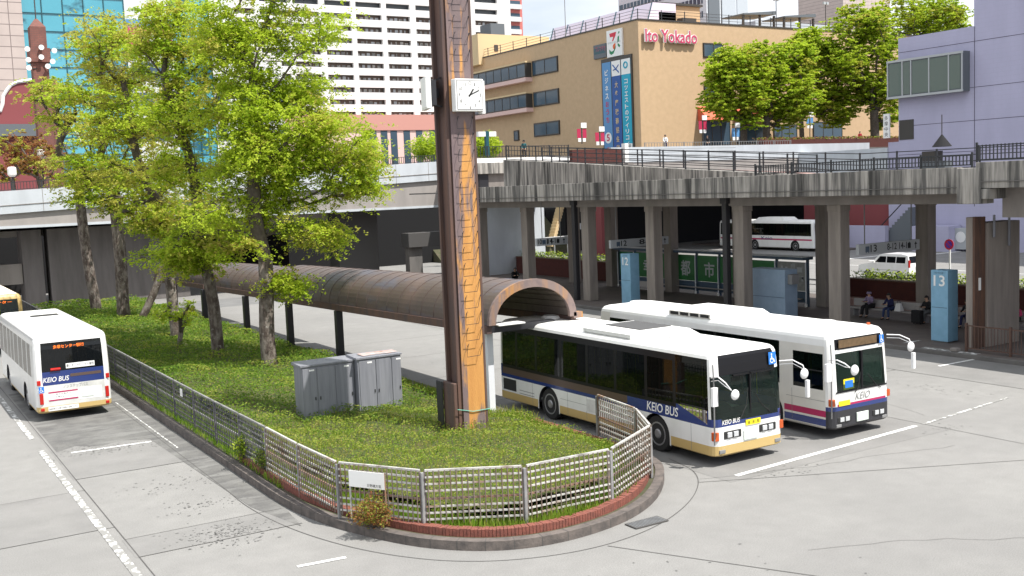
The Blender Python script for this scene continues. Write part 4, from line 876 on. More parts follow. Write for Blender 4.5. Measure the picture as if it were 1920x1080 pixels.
# ================================================================== UTILITY CABINETS
def cabinet(x0, x1, y0, y1, z0, z1, lb, doors, label_parts=True):
    t = thing('utility_cabinet', lb, 'cabinet', ((x0 + x1) / 2, (y0 + y1) / 2, z0), group='grey utility cabinets on the island')
    MB().box(x0, y0, z0, x1, y1, z1).build('case', ['cabinet'], t, bevel=.015)
    mb = MB(); mb.hexa([(x0 - .05, y0 - .05, z1), (x1 + .02, y0 - .05, z1), (x1 + .02, y1 + .05, z1), (x0 - .05, y1 + .05, z1)], [(x0 - .05, y0 - .05, z1 + .05), (x1 + .02, y0 - .05, z1 + .05), (x1 + .02, y1 + .05, z1 + .09), (x0 - .05, y1 + .05, z1 + .09)]); mb.build('roof', ['cabinet'], t)
    for i, (a, b) in enumerate(doors):
        d = MB().box(a, y0 - .025, z0 + .08, b, y0 - .002, z1 - .06).build('door', ['cabinet'], t, bevel=.008)
        hx = (b - .07) if i % 2 == 0 else (a + .05)
        MB().box(hx, y0 - .05, z0 + (z1 - z0) * .45, hx + .025, y0 - .0255, z0 + (z1 - z0) * .45 + .1).build('handle', ['ink'], d)
        if i != 1: MB().box((a + b) / 2, y0 - .028, z1 - .15, (a + b) / 2 + .16, y0 - .0255, z1 - .1).build('nameplate', ['white'], d)
cabinet(11.2, 12.93, 30.9, 31.6, .2, 2.14, 'grey metal cabinet nearer the lattice fence with faded doors', [(11.22, 11.66), (11.7, 12.28), (12.3, 12.88)])
cabinet(12.95, 14.45, 30.65, 31.35, .2, 2.2, 'grey metal cabinet with a side hatch standing toward the rusty pillar', [(13.0, 13.55), (13.57, 14.08), (14.12, 14.43)])
mb = MB(); 
for k in range(6):
    x = 13.2 + k * .2; mb.poly([(x, 30.85 + random.uniform(-.1, .1), 2.275), (x + .25, 30.8, 2.275), (x + .2, 31.2, 2.31), (x - .05, 31.15, 2.31)])
tag(mb.build('rust_flakes', ['cabinet_rust'], loc=(13.8, 31, 2.3)), 'pinkish rusty flakes lying on top of the right hand cabinet', 'debris')
# ================================================================== BARREL SHELTER (canopy along the walkway)
sh = thing('barrel_canopy', 'long rusty barrel vaulted steel canopy on black posts along the island walkway', 'canopy', (17.9, 40, .2))
dz = lambda y: -(y - 28) * .018
XL, XR, RISE, EZ = 16.42, 19.62, 1.28, 3.14
def arc_pt(k, n_, y, grow=0.0):
    a = PI - PI * k / n_; cx, hw_ = (XL + XR) / 2, (XR - XL) / 2 + grow
    return (cx + hw_ * math.cos(a), y, EZ + dz(y) + (RISE + grow) * max(0.0, math.sin(a)) ** .9)
seg = [(28.3, 49.0, 0.0), (49.6, 60.5, -.12), (61.0, 73, -.2)]
for si, (ya, yb_, dr) in enumerate(seg):
    mb = MB(); n_ = 26; ny = int((yb_ - ya) / .92)
    for j in range(ny):
        y0, y1 = ya + (yb_ - ya) * j / ny, ya + (yb_ - ya) * (j + 1) / ny
        for k in range(n_):
            A, B = arc_pt(k, n_, y0, dr), arc_pt(k + 1, n_, y0, dr); D, Cc = arc_pt(k, n_, y1 - .0, dr), arc_pt(k + 1, n_, y1, dr)
            mb.poly([A, B, Cc, D], 0)
            mb.poly([arc_pt(k, n_, y0, dr - .04), arc_pt(k, n_, y1, dr - .04), arc_pt(k + 1, n_, y1, dr - .04), arc_pt(k + 1, n_, y0, dr - .04)], 1)
    for j in range(ny + 1):
        y = ya + (yb_ - ya) * j / ny
        for k in range(n_): mb.beam(arc_pt(k, n_, y, dr + .008), arc_pt(k + 1, n_, y, dr + .008), .016, .014, 2)
    mb.build('vault', ['corten_roof', 'column_dark', 'corten_roof'], sh)
    mb = MB()
    for sx, X in ((-1, XL - dr * -1 if False else XL + (-dr)), (1, XR + dr)):
        mb.hexa([(X - .09, ya, EZ + dz(ya) - .26), (X + .09, ya, EZ + dz(ya) - .26), (X + .09, yb_, EZ + dz(yb_) - .26), (X - .09, yb_, EZ + dz(yb_) - .26)], [(X - .09, ya, EZ + dz(ya) - .004), (X + .09, ya, EZ + dz(ya) - .004), (X + .09, yb_, EZ + dz(yb_) - .004), (X - .09, yb_, EZ + dz(yb_) - .004)])
    mb.build('eaves_beam', ['corten_dark'], sh)
mb = MB(); n_ = 24                               # flanged end arch
for k in range(n_):
    A, B = arc_pt(k, n_, 28.2, .06), arc_pt(k + 1, n_, 28.2, .06); Ai, Bi = arc_pt(k, n_, 28.2, -.2), arc_pt(k + 1, n_, 28.2, -.2)
    mb.hexa([A, B, Bi, Ai], [(p[0], 28.32, p[2]) for p in (A, B, Bi, Ai)])
mb.box(XR - .05, 28.2, EZ - .08, XR + .3, 28.45, EZ + .12); mb.build('end_arch', ['corten'], sh)
mb = MB()
for k in range(1, 18):
    for y in (): pass
    p = arc_pt(k, 18, 28.4, -.07); q = arc_pt(k, 18, 48.9, -.07); mb.beam(p, q, .02, .03)
mb.build('ceiling_battens', ['column_dark'], sh)
MB().box(XL, 28.5, 2.86, XR - .6, 28.75, 3.06).build('cross_beam', ['black_steel'], sh)
MB().box(XL + .35, 28.3, 3.063, XL + 1.35, 29.0, 3.12).build('lamp_tray', ['white'], sh, bevel=.03)
for y in (40.6, 46.5, 52.9, 60.6, 67.2): MB().box(16.3, y - .12, .2, 16.58, y + .15, EZ + dz(y) - .27).build('post', ['black_steel'], sh, bevel=.01)
MB().box(16.7, 28.95, .2, 16.92, 29.15, 2.9).build('end_post', ['post_white'], sh, bevel=.01)
MB().box(16.5, 28.7, .2, 17.1, 29.35, .27).build('base_plate', ['concrete'], sh)
# ================================================================== LATTICE FENCE
fp = [(8.45, 74.0)] + [(8.45, y) for y in (71.6, 69.2, 66.8, 64.4, 62.0, 59.6, 57.2, 54.8, 52.4, 50.0, 47.6, 45.2, 42.8, 40.4, 38.0, 35.6, 33.2)] + [(8.46, 30.9), (8.48, 28.6), (8.5, 26.4), (8.5, 24.05), (8.58, 21.78), (9.74, 19.9), (11.62, 18.8), (13.88, 18.76), (16.0, 19.98), (16.95, 21.75), (17.3, 23.95)]
fe = thing('lattice_fence', 'low weathered lattice fence of steel panels curving round the planted island', 'fence', (11, 20, .2))
ZB, ZT = .28, 1.48
for i, (a, b) in enumerate(zip(fp, fp[1:])):
    a3, b3 = Vector((*a, 0)), Vector((*b, 0)); d = (b3 - a3).normalized(); near = a[1] < 29
    p, q = a3 + d * .06, b3 - d * .06; mb = MB(); U = lambda z: Vector((0, 0, z))
    n3 = Vector((d.y, -d.x, 0)) * .03
    mb.beam(p + U(ZT), q + U(ZT), .05, .045, 0); mb.beam(p + U(.86), q + U(.86), .045, .04, 1)
    for z in (1.34, 1.19, 1.04, .70, .56, .42): mb.beam(p + n3 + U(z), q + n3 + U(z), .026, .038 if near else .03, 0 if near else 2)
    nv = 17 if near else 13
    for k in range(nv):
        s_ = p + (q - p) * (k + .5) / nv; mb.beam(s_ + n3 * 1.5 + U(.32), s_ + n3 * 1.5 + U(ZT), .02, .022, 2)
    mb.beam(p + U(.3), p + U(ZT), .035, .035, 2); mb.beam(q + U(.3), q + U(ZT), .035, .035, 2)
    shady = a[1] > 28 and a[0] < 10
    mb.build('panel', ['fence_rail', 'fence_rail', 'fence_shaded'] if shady else ['fence_metal', 'fence_rust', 'fence_grey'], fe)
for i, a in enumerate(fp):
    MB().box(a[0] - .035, a[1] - .035, .17, a[0] + .035, a[1] + .035, 1.44).build('post', ['fence_shaded' if a[1] > 28 else 'fence_rail'], fe, bevel=.008)
def plate_on(a, b, s0, s1, z0, z1, m_, lb, cat, name, off=.07, txt=None):
    a3, b3 = Vector((*a, 0)), Vector((*b, 0)); d = (b3 - a3).normalized(); n = Vector((d.y, -d.x, 0))   # outward (to the road)
    o = a3 + d * s0 + n * off; L_ = s1 - s0; t = thing(name, lb, cat, (o.x, o.y, z0))
    mb = MB(); q = o + d * L_; mb.hexa([o + Vector((0, 0, z0)), q + Vector((0, 0, z0)), q - n * .02 + Vector((0, 0, z0)), o - n * .02 + Vector((0, 0, z0))], [o + Vector((0, 0, z1)), q + Vector((0, 0, z1)), q - n * .02 + Vector((0, 0, z1)), o - n * .02 + Vector((0, 0, z1))]); mb.build('plate', [m_], t)
    return t, o, d, n
t, o, d, n = plate_on(fp[22 + 3] if False else (8.58, 21.78), (9.74, 19.9), .38, 1.3, 1.0, 1.36, 'white', 'faded white notice board wired to the front of the lattice fence', 'notice board', 'notice_board', .1)
v = text('日野橋方面', (o + d * .48 + n * .004 + Vector((0, 0, 1.03))), tuple(d), ZA, .36, .07, 'ink', 'lettering', t, world=True)
MB().beam(o + Vector((0, 0, .25)) - n * .03, o + Vector((0, 0, 1.36)) - n * .03, .03, .03).build('leg', ['fence_metal'], t)
MB().beam(o + d * .92 + Vector((0, 0, .25)) - n * .03, o + d * .92 + Vector((0, 0, 1.36)) - n * .03, .03, .03).build('leg', ['fence_rust'], t)
t, o, d, n = plate_on((8.45, 34.6), (8.45, 33.0), .1, .36, 1.12, 1.36, 'white', 'small white number tag on the long side of the lattice fence', 'tag', 'fence_tag', .07)
# ================================================================== VEGETATION
def leaf_mesh(name, mats, cen, size, norm=None, aspect=.45, up=0.4, jitter=None, parent=None, matidx=None, label=None):
    """one small folded quad per leaf; cen (n,3)"""
    n = len(cen); a = rng.normal(size=(n, 3)); a[:, 2] *= .45; a /= np.linalg.norm(a, axis=1)[:, None]
    nn = rng.normal(size=(n, 3)) * .55; nn[:, 2] += up + .5; b = np.cross(nn, a); b /= np.linalg.norm(b, axis=1)[:, None] + 1e-9
    s_ = size * rng.uniform(.65, 1.35, (n, 1)); a = a * s_ * .5; b = b * s_ * .5 * aspect
    v = np.stack([cen - a, cen + b, cen + a, cen - b], 1).reshape(-1, 3)
    off = np.array(parent.location) if parent else np.zeros(3)
    me = bpy.data.meshes.new(name); me.vertices.add(4 * n); me.vertices.foreach_set('co', (v - off).astype(np.float32).ravel())
    me.loops.add(4 * n); me.loops.foreach_set('vertex_index', np.arange(4 * n, dtype=np.int32)); me.polygons.add(n)
    me.polygons.foreach_set('loop_start', np.arange(0, 4 * n, 4, dtype=np.int32))
    for k in mats: me.materials.append(M[k])
    if matidx is not None: me.polygons.foreach_set('material_index', matidx.astype(np.int32))
    me.update(); me.validate(); o = bpy.data.objects.new(name, me); C.objects.link(o)
    if parent: o.parent = parent
    if label: o['label'] = label
    return o
def in_island(x, y, m_=0.0):
    return x > 8.12 + m_ and x < 17.4 - m_
def tip_ok(P, d):                                # inside the island outline inset by d
    poly = np.array(offset(OUTS, d)); x, y = P[:, 0], P[:, 1]; ins = np.zeros(len(P), bool); j = len(poly) - 1
    for i in range(len(poly)):
        xi, yi = poly[i]; xj, yj = poly[j]
        c_ = ((yi > y) != (yj > y)) & (x < (xj - xi) * (y - yi) / (yj - yi + 1e-12) + xi); ins ^= c_; j = i
    return ins
def hnoise(x, y): return .5 + .25 * np.sin(x * 1.7 + y * .6) + .25 * np.sin(y * 1.3 - x * .9 + 1.2) * np.cos(x * .5)
def hedge_h(x, y):
    front = .40 + .26 * hnoise(x, y) + .1 * np.sin(x * 3.1 + 1) * np.sin(y * 2.7); back = .66 + .3 * hnoise(x * .8, y * .8) + .08 * np.sin(x * 2.3 + y * .7) * np.sin(y * 1.9 + .5)
    k = np.clip((y - 30) / 4, 0, 1); h = front * (1 - k) + back * k
    return h
# clipped shrub mass filling the island (uncountable)
P = rng.uniform((8.6, 18.4), (17.2, 76), (190000, 2)); dens = np.clip(26 / np.maximum(P[:, 1] - 8, 10), .05, 1) ** 1.3; P = P[rng.random(len(P)) < dens * 1.6]
P = P[tip_ok(P, 1.05)]; P = P[(P[:, 0] < 15.9) | (P[:, 1] < 27.5)]
P = P[~((P[:, 0] > 15.0) & (P[:, 1] > 27) & (P[:, 1] < 29.6))]
h = hedge_h(P[:, 0], P[:, 1]); edge = np.minimum(np.abs(P[:, 0] - 9.15), 1) ; z = .2 + h * (1 - rng.random(len(P)) ** 2.2 * .8)
cen = np.column_stack([P, z]); sz = (.055 + .0016 * np.clip(P[:, 1] - 20, 0, 50))[:, None]
mi = ((rng.random(len(P)) < np.where(P[:, 1] < 30, .45 + .55 * hnoise(P[:, 0] * 2.1, P[:, 1] * 1.7), .10 + .5 * (hnoise(P[:, 0] * 1.4, P[:, 1] * 1.1) > .72)))).astype(int)
tag(leaf_mesh('shrub_cover', ['hedge', 'hedge_olive'], cen, sz, aspect=.6, matidx=mi), 'low green shrub cover filling the planted island', 'shrubs', kind='stuff')
# dark twiggy body below the leaves
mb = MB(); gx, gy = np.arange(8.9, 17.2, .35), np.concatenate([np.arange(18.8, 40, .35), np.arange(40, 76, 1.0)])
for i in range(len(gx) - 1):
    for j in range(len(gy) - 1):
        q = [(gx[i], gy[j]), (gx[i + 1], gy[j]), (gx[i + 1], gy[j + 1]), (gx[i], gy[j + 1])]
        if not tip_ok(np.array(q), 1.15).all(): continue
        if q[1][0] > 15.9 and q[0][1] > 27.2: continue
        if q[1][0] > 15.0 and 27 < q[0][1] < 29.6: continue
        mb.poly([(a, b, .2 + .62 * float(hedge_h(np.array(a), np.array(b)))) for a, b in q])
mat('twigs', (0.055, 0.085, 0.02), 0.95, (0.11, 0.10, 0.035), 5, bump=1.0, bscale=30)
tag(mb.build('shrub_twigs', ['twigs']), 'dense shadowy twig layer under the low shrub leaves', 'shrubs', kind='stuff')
# grass blades: kerb margin plus tall stalks in the shrubs
def blades(name, P, z0, hgt, wdt, mats, label, lean=.35, midx=None):
    n = len(P); th = rng.uniform(0, 2 * PI, n); dx, dy = np.cos(th) * wdt * .5, np.sin(th) * wdt * .5; H_ = hgt * rng.uniform(.5, 1.3, n); la = rng.uniform(0, 2 * PI, n); ll = H_ * lean * rng.random(n)
    base = np.column_stack([P, z0]); v0 = base + np.column_stack([dx, dy, 0 * dx]); v1 = base - np.column_stack([dx, dy, 0 * dx]); mid = base + np.column_stack([np.cos(la) * ll * .35, np.sin(la) * ll * .35, H_ * .6]); v2 = mid - np.column_stack([dx, dy, 0 * dx]) * .7; v3 = base + np.column_stack([np.cos(la) * ll, np.sin(la) * ll, H_])
    v = np.stack([v0, v1, v2, v3], 1).reshape(-1, 3); me = bpy.data.meshes.new(name); me.vertices.add(4 * n); me.vertices.foreach_set('co', v.astype(np.float32).ravel())
    me.loops.add(4 * n); me.loops.foreach_set('vertex_index', np.arange(4 * n, dtype=np.int32)); me.polygons.add(n); me.polygons.foreach_set('loop_start', np.arange(0, 4 * n, 4, dtype=np.int32))
    for k in mats: me.materials.append(M[k])
    if midx is not None: me.polygons.foreach_set('material_index', midx.astype(np.int32))
    me.update(); o = bpy.data.objects.new(name, me); C.objects.link(o); return tag(o, label, 'grass', kind='stuff')
P = rng.uniform((8.2, 17.9), (17.5, 50), (260000, 2)); dens = np.clip(24 / np.maximum(P[:, 1] - 6, 12), .05, 1); P = P[rng.random(len(P)) < dens]
P = P[tip_ok(P, .48) & ~tip_ok(P, 1.3)]; pn = hnoise(P[:, 0] * 3, P[:, 1] * 3); P = P[rng.random(len(P)) < .35 + .65 * pn]
blades('grass', P, np.full(len(P), .17), .19 + .12 * hnoise(P[:, 0] * 2, P[:, 1] * 2), .022, ['grass', 'hedge_olive'], 'bright green grass growing between the lattice fence and the brick border', midx=(rng.random(len(P)) < .25).astype(int))
P = rng.uniform((8.35, 25.0), (8.8, 75), (5000, 2)); blades('grass', P, np.full(len(P), .17), .22, .03, ['grass', 'hedge'], 'weeds along the foot of the long side of the lattice fence')
P = rng.uniform((8.9, 18.6), (17.1, 31), (15000, 2)); P = P[tip_ok(P, 1.15)]; P = P[~((P[:, 0] > 15.0) & (P[:, 1] > 27))]
blades('grass', P, .2 + .7 * hedge_h(P[:, 0], P[:, 1]), .15, .012, ['hedge_olive', 'grass'], 'thin grass stalks standing out of the shrubs around the pillar', midx=(rng.random(len(P)) < .4).astype(int))
P = np.column_stack([rng.uniform(15.0, 17.4, 900), rng.uniform(27.0, 28.6, 900)]); blades('grass', P, np.full(len(P), .18), .3, .014, ['hedge_olive', 'grass'], 'tall weeds beside the walkway near the bus wheel')
P = np.column_stack([rng.normal(17.25, .06, 1500), rng.uniform(29, 60, 1500)]); blades('grass', P, np.full(len(P), .2), .13, .02, ['hedge_olive', 'grass'], 'thin weeds along the outer edge of the island walkway')
def shrub(cx, cy, z0, rx, rz, n_, mats, name, lb, leaf=.07, group=None, twig=True):
    t = thing(name, lb, 'shrub', (cx, cy, z0), group=group); u = rng.normal(size=(n_, 3)); u /= np.linalg.norm(u, axis=1)[:, None]; r = rng.random((n_, 1)) ** .4
    lob = 1 + .18 * np.sin(u[:, :1] * 5 + 1) + .15 * np.cos(u[:, 1:2] * 6); c_ = u * r * lob * np.array([rx, rx, rz]) + np.array([cx, cy, z0 + rz])
    c_ = c_[c_[:, 2] > z0]; leaf_mesh('foliage', mats, c_, leaf, aspect=.5, parent=t, matidx=rng.integers(0, len(mats), len(c_)))
    mb = MB()
    for k in range(7):
        a = 2 * PI * k / 7; mb.tube([(cx, cy, z0 - .05), (cx + rx * .5 * math.cos(a), cy + rx * .5 * math.sin(a), z0 + rz * .9), (cx + rx * .8 * math.cos(a), cy + rx * .8 * math.sin(a), z0 + rz * 1.5)], [.02, .012, .006], 5)
    mb.build('stem', ['bark_dark'], t); return t
q = at(700, 985, 'z', .2); shrub(8.95, 20.75, .2, .5, .34, 2600, ['leaf_red', 'hedge_olive', 'leaf_red'], 'reddish_shrub', 'small reddish brown shrub below the notice board on the kerb', .06)
shrub(8.55, 26.6, .2, .35, .4, 1300, ['hedge', 'hedge_olive'], 'kerb_shrub', 'green weedy shrub outside the fence where the brick border starts', .07)
shrub(8.5, 28.2, .2, .35, .42, 1300, ['hedge', 'leaf_a'], 'kerb_shrub', 'leafy weed bush leaning out of the fence just behind the brick border', .07)
# ---- trees: skeleton grown toward leaf clusters inside an envelope
def tree(base, fork_z, trunk_r, ellips, ncl, leaves, lb, mats, name='street_tree', lsize=.12, group=None, lean=(0, 0), spread=.6, flat=.25, top=None, barkm='bark', seed=1, droop=.1, clr=(.55, .9), minz=None, bias=1.0):
    r_ = np.random.default_rng(seed); bx, by, bz = base; t = thing(name, lb, 'tree', base, group=group)
    nodes = [(bx, by, bz - .1)]; par = [-1]
    K = 7; tz = fork_z
    for k in range(1, K + 1):
        f = k / K; nodes.append((bx + lean[0] * f + .06 * math.sin(f * 5 + seed), by + lean[1] * f, bz + (tz - bz) * f)); par.append(k - 1)
    if top:
        fx, fy, fz = nodes[-1]; K2 = 8
        for k in range(1, K2 + 1):
            f = k / K2; nodes.append((fx + (top[0] - fx) * f + .25 * math.sin(f * 6 + seed), fy + (top[1] - fy) * f, fz + (top[2] - fz) * f)); par.append(len(nodes) - 2)
    nb = len(nodes); lo = K - 1
    cl = []
    wts = np.array([e[6] if len(e) > 6 else e[3] * e[4] * e[5] for e in ellips], float); wts /= wts.sum()
    while len(cl) < ncl:
        e = ellips[r_.choice(len(ellips), p=wts)]; u = r_.normal(size=3); u /= np.linalg.norm(u); p = np.array(e[:3]) + u * np.array(e[3:6]) * r_.uniform(.35, 1) ** .6
        if minz and p[2] < minz: continue
        cl.append(p)
    A = np.array(nodes[nb - 1]); cl.sort(key=lambda p: np.linalg.norm((p - A) * np.array([1, 1, .6])))
    tips = []
    for p in cl:
        N_ = np.array(nodes[lo:]); dv = p - N_; dist = np.linalg.norm(dv, axis=1); pen = dist + np.maximum(0, N_[:, 2] - p[2] + .25 * np.linalg.norm(dv[:, :2], axis=1)) * 1.3
        i = int(np.argmin(pen)) + lo; s_ = np.array(nodes[i]); D = np.linalg.norm(p - s_); m_ = max(1, int(D / .7)); last = i
        bend = np.array([0, 0, D * .12]); wob = r_.normal(size=3) * D * .05
        for k in range(1, m_ + 1):
            f = k / m_; q = s_ + (p - s_) * f + bend * math.sin(f * PI) + wob * math.sin(f * PI); nodes.append(tuple(q)); par.append(last); last = len(nodes) - 1
        tips.append(last)
    n = len(nodes); w2 = np.zeros(n)
    for i in tips: w2[i] += 1
    for i in range(n - 1, 0, -1): w2[par[i]] += w2[i]
    tot = w2[0]; R_ = trunk_r * np.maximum(w2, .6) ** .52 / tot ** .52; R_ = np.maximum(R_, .011)
    for i in range(K + 1): R_[i] = trunk_r * (1.16 if i == 0 else 1.0 - .10 * i / K)
    kids = [[] for _ in range(n)]
    for i in range(1, n): kids[par[i]].append(i)
    tr, br = MB(), MB(); tr.tube([nodes[i] for i in range(K + 1)], [float(R_[i]) for i in range(K + 1)], 14)
    st = [(K, c) for c in kids[K]] + [(i, c) for i in range(1, K) for c in kids[i] if c > K]
    while st:
        a, c = st.pop(); ch = [a, c]
        while kids[ch[-1]]:
            ks = sorted(kids[ch[-1]], key=lambda i: -w2[i]); st += [(ch[-1], k) for k in ks[1:]]; ch.append(ks[0])
        rr = [float(R_[i]) for i in ch]; rr[0] = min(rr[0], rr[1] * 1.25); br.tube([nodes[i] for i in ch], rr, 6 if rr[0] > .05 else 4, caps=False)
    tr.build('trunk', [barkm], t, smooth=True); br.build('limbs', ['bark_dark'], t, smooth=True)
    per = max(8, leaves // ncl); Lc = []; mi = []; cm = r_.random(ncl)
    for ci, p in enumerate(cl):
        s_ = spread * r_.uniform(.7, 1.35); m_ = int(per * r_.uniform(.5, 1.5)); nt_ = max(3, m_ // 14)
        # sprays: short twigs radiating, leaves strung along them
        th = r_.uniform(0, 2 * PI, nt_); ln = s_ * r_.uniform(.5, 1.25, nt_); c0 = p + r_.normal(size=(nt_, 3)) * np.array([s_ * .3, s_ * .3, s_ * flat]); k_ = r_.integers(0, nt_, m_); f = r_.random(m_) ** .8
        x = c0[k_, 0] + np.cos(th[k_]) * ln[k_] * f; y = c0[k_, 1] + np.sin(th[k_]) * ln[k_] * f; z = c0[k_, 2] + (.12 * f - droop * 3 * f ** 2) * ln[k_] + r_.normal(size=m_) * .04
        Lc.append(np.column_stack([x + r_.normal(size=m_) * .04, y + r_.normal(size=m_) * .04, z])); mi.append(np.full(m_, 0 if cm[ci] < clr[0] else (1 if cm[ci] < clr[1] else 2)))
    Lc = np.concatenate(Lc); mi = np.minimum(np.concatenate(mi), len(mats) - 1)
    leaf_mesh('crown', mats, Lc, lsize, aspect=.5, parent=t, matidx=mi); return t
LM = ['leaf_a', 'leaf_b', 'leaf_c']; grp = 'trees in the planted island'
def E(px, py, rx, ry, Y, w_=None, dy=0.0, ryf=.9):
    """crown lobe given where it shows in the photo and how far away it grows"""
    p = at(px, py, 'y', Y); k = float(np.dot(p - np.array([0, 0, CAMH]), FW)) / FPX
    return (float(p[0]), Y + dy, float(p[2]), rx * k, rx * k * ryf, ry * k) + ((w_,) if w_ else ())
Y = 40.2
tree((13.35, 40.3, .3), 4.9, .31, [E(560, 50, 85, 55, Y), E(610, 265, 95, 65, Y, None, -.6), E(640, 345, 70, 38, Y, None, -.8), E(560, 400, 95, 42, Y), E(610, 440, 60, 32, Y, None, -.5), E(455, 60, 60, 60, Y), E(440, 190, 75, 60, Y, None, .6), E(480, 315, 85, 55, Y), E(420, 400, 75, 45, Y, None, .6), E(560, 170, 90, 45, Y, None, .8), E(500, 330, 90, 90, Y, None, 1.0), E(500, -60, 120, 50, Y), E(530, 535, 36, 22, Y, 3), E(440, 465, 65, 32, Y, 1.2), E(600, 450, 70, 30, Y), E(500, 90, 75, 75, Y), E(660, 320, 60, 50, Y, 3), E(400, 60, 50, 70, Y, 3), E(520, 250, 110, 110, Y, 14)],
     640, 140000, 'tall spreading island tree with bright green leaves, nearest to the grey cabinets', LM, top=(13.2, 40.3, 12), seed=3, lsize=.125, clr=(.74, .9), droop=.14, spread=.7)
Y = 45
tree((12.7, 44.9, .3), 4.8, .27, [E(340, 50, 85, 60, Y), E(380, 190, 65, 60, Y), E(350, 320, 80, 45, Y), E(390, 430, 70, 45, Y), E(300, 120, 60, 50, Y), E(360, 480, 50, 28, Y, 4), E(420, 110, 60, 60, Y), E(330, 220, 60, 50, Y)], 340, 60000, 'slim tree with a leaning double trunk just behind the largest island tree', LM, lean=(-.35, 0), top=(11.4, 45, 12.5), seed=5, clr=(.55, .85), droop=.12, lsize=.135, spread=.75)
Y = 52
tree((12.7, 52.4, .3), 5.6, .27, [E(240, 110, 85, 60, Y), E(270, 225, 85, 45, Y), E(250, 325, 85, 32, Y), E(320, 410, 70, 38, Y), E(190, 60, 50, 40, Y), E(300, 480, 45, 22, Y), E(220, 230, 60, 60, Y), E(290, 400, 60, 40, Y, 6)], 280, 40000, 'thick mottled trunk tree in the middle of the island with sparse yellowish leaves', LM, top=(10.8, 52, 13), seed=8, lsize=.145, clr=(.35, .85), spread=.8)
Y = 63
tree((12.5, 63.2, .3), 9.6, .36, [E(180, 170, 80, 32, Y), E(190, 250, 90, 24, Y), E(220, 365, 90, 34, Y), E(120, 185, 50, 22, Y), E(190, 90, 55, 45, Y), E(170, 310, 80, 26, Y), E(280, 300, 50, 40, Y)], 260, 30000, 'straight pale trunk tree beside a slanting limb toward the footbridge', LM, seed=12, lsize=.17, clr=(.4, .8), spread=.9, flat=.18)
Y = 69
tree((12.2, 69.5, .3), 8.2, .33, [E(95, 180, 58, 22, Y), E(80, 160, 30, 14, Y), E(140, 225, 70, 18, Y), E(190, 335, 80, 18, Y), E(130, 300, 60, 12, Y, .6)], 130, 13000, 'farthest island tree with a grey trunk against the concrete wall pier', LM, lean=(-.6, 0), seed=15, lsize=.18, clr=(.35, .85), spread=.9, flat=.18)
tree((13.0, 62.0, .3), 4.6, .22, [E(290, 400, 40, 25, 61), E(300, 330, 50, 30, 61)], 50, 4500, 'slender tree slanting to the right out of the straight pale trunk\'s foot', LM, lean=(1.9, -.8), seed=18, lsize=.16, clr=(.2, .6), spread=.7)
tree((11.9, 48.2, .3), 1.5, .12, [(11.8, 48.2, 2.4, 1.0, 1.0, .7)], 16, 1500, 'young low tree with bright leaves between the two middle trunks', LM, name='sapling', seed=21, lsize=.13, clr=(.9, 1), spread=.4)
# plaza trees
pz = 10.2; gp = 'round crowned trees on the upper plaza'
def bx_(px, Y): return float(at(px, 262, 'y', Y)[0])
PT = [(1395, 96, [E(1385, 165, 60, 70, 96), E(1365, 130, 40, 40, 96), E(1350, 190, 30, 25, 96)], 'leftmost round plaza tree in front of the tan store', 4.4, 41, .42),
      (1437, 95, [E(1470, 165, 62, 75, 95), E(1430, 115, 45, 35, 95), E(1515, 200, 28, 22, 94), E(1490, 110, 40, 35, 95)], 'second round plaza tree with the brightest crown, behind the white parapet', 4.6, 42, .45),
      (1503, 103, [E(1545, 150, 48, 75, 102), E(1520, 80, 42, 25, 102), E(1570, 200, 45, 35, 101)], 'third plaza tree from the left with a thin forked trunk', 4.5, 43, .35),
      (1640, 97, [E(1635, 110, 52, 95, 98), E(1610, 45, 50, 38, 98), E(1660, 190, 32, 55, 97), E(1590, 110, 30, 50, 97)], 'tallest dark trunk plaza tree beside the lilac building', 5.5, 44, .6),
      (1760, 112, [E(1750, 35, 70, 40, 112), E(1690, 25, 45, 40, 112), E(1730, 80, 60, 50, 112), E(1790, 60, 35, 30, 112)], 'big tree rising behind the lilac building roof', 6, 45, .5)]
for px, Y, el, lb, fz, sd, tr_ in PT:
    tree((bx_(px, Y), Y, pz), pz + fz, tr_, el, 300, 40000, lb, ['leaf_c', 'leaf_a', 'leaf_b'], name='plaza_tree', lsize=.42, group=gp, seed=sd, barkm='bark_dark', spread=1.1, flat=.4, clr=(.5, .9), droop=.05)
for (px, py, Y, r_, lb) in [(800, 275, 100, 1.9, 'rounded bright bush on the far deck left of the clock pillar'), (912, 272, 96, 1.7, 'rounded bright bush on the far deck right of the clock pillar'), (850, 280, 104, 1.8, 'rounded bush hidden partly behind the clock pillar')]:
    p = at(px, py, 'y', Y); shrub(float(p[0]), Y, float(p[2]) - r_ * .9, r_ * 1.1, r_ * .8, 3000, ['leaf_a', 'leaf_c', 'leaf_a'], 'round_bush', lb, .3)
for (px, py, Y, hh, sd, lb) in [(20, 300, 88, 3.2, 61, 'orange leaved tree at the left edge behind the footbridge'), (70, 305, 90, 3.0, 62, 'reddish tree beside the white globe lamp behind the footbridge')]:
    p = at(px, py, 'y', Y); tree((float(p[0]), Y, 7.5), 9.6, .16, [(float(p[0]), Y, 11.2, 2.2, 2.2, 2.0)], 50, 4500, lb, ['leaf_red', 'leaf_b', 'leaf_red'], name='red_leaf_tree', lsize=.2, seed=sd, barkm='bark_dark', spread=.6)
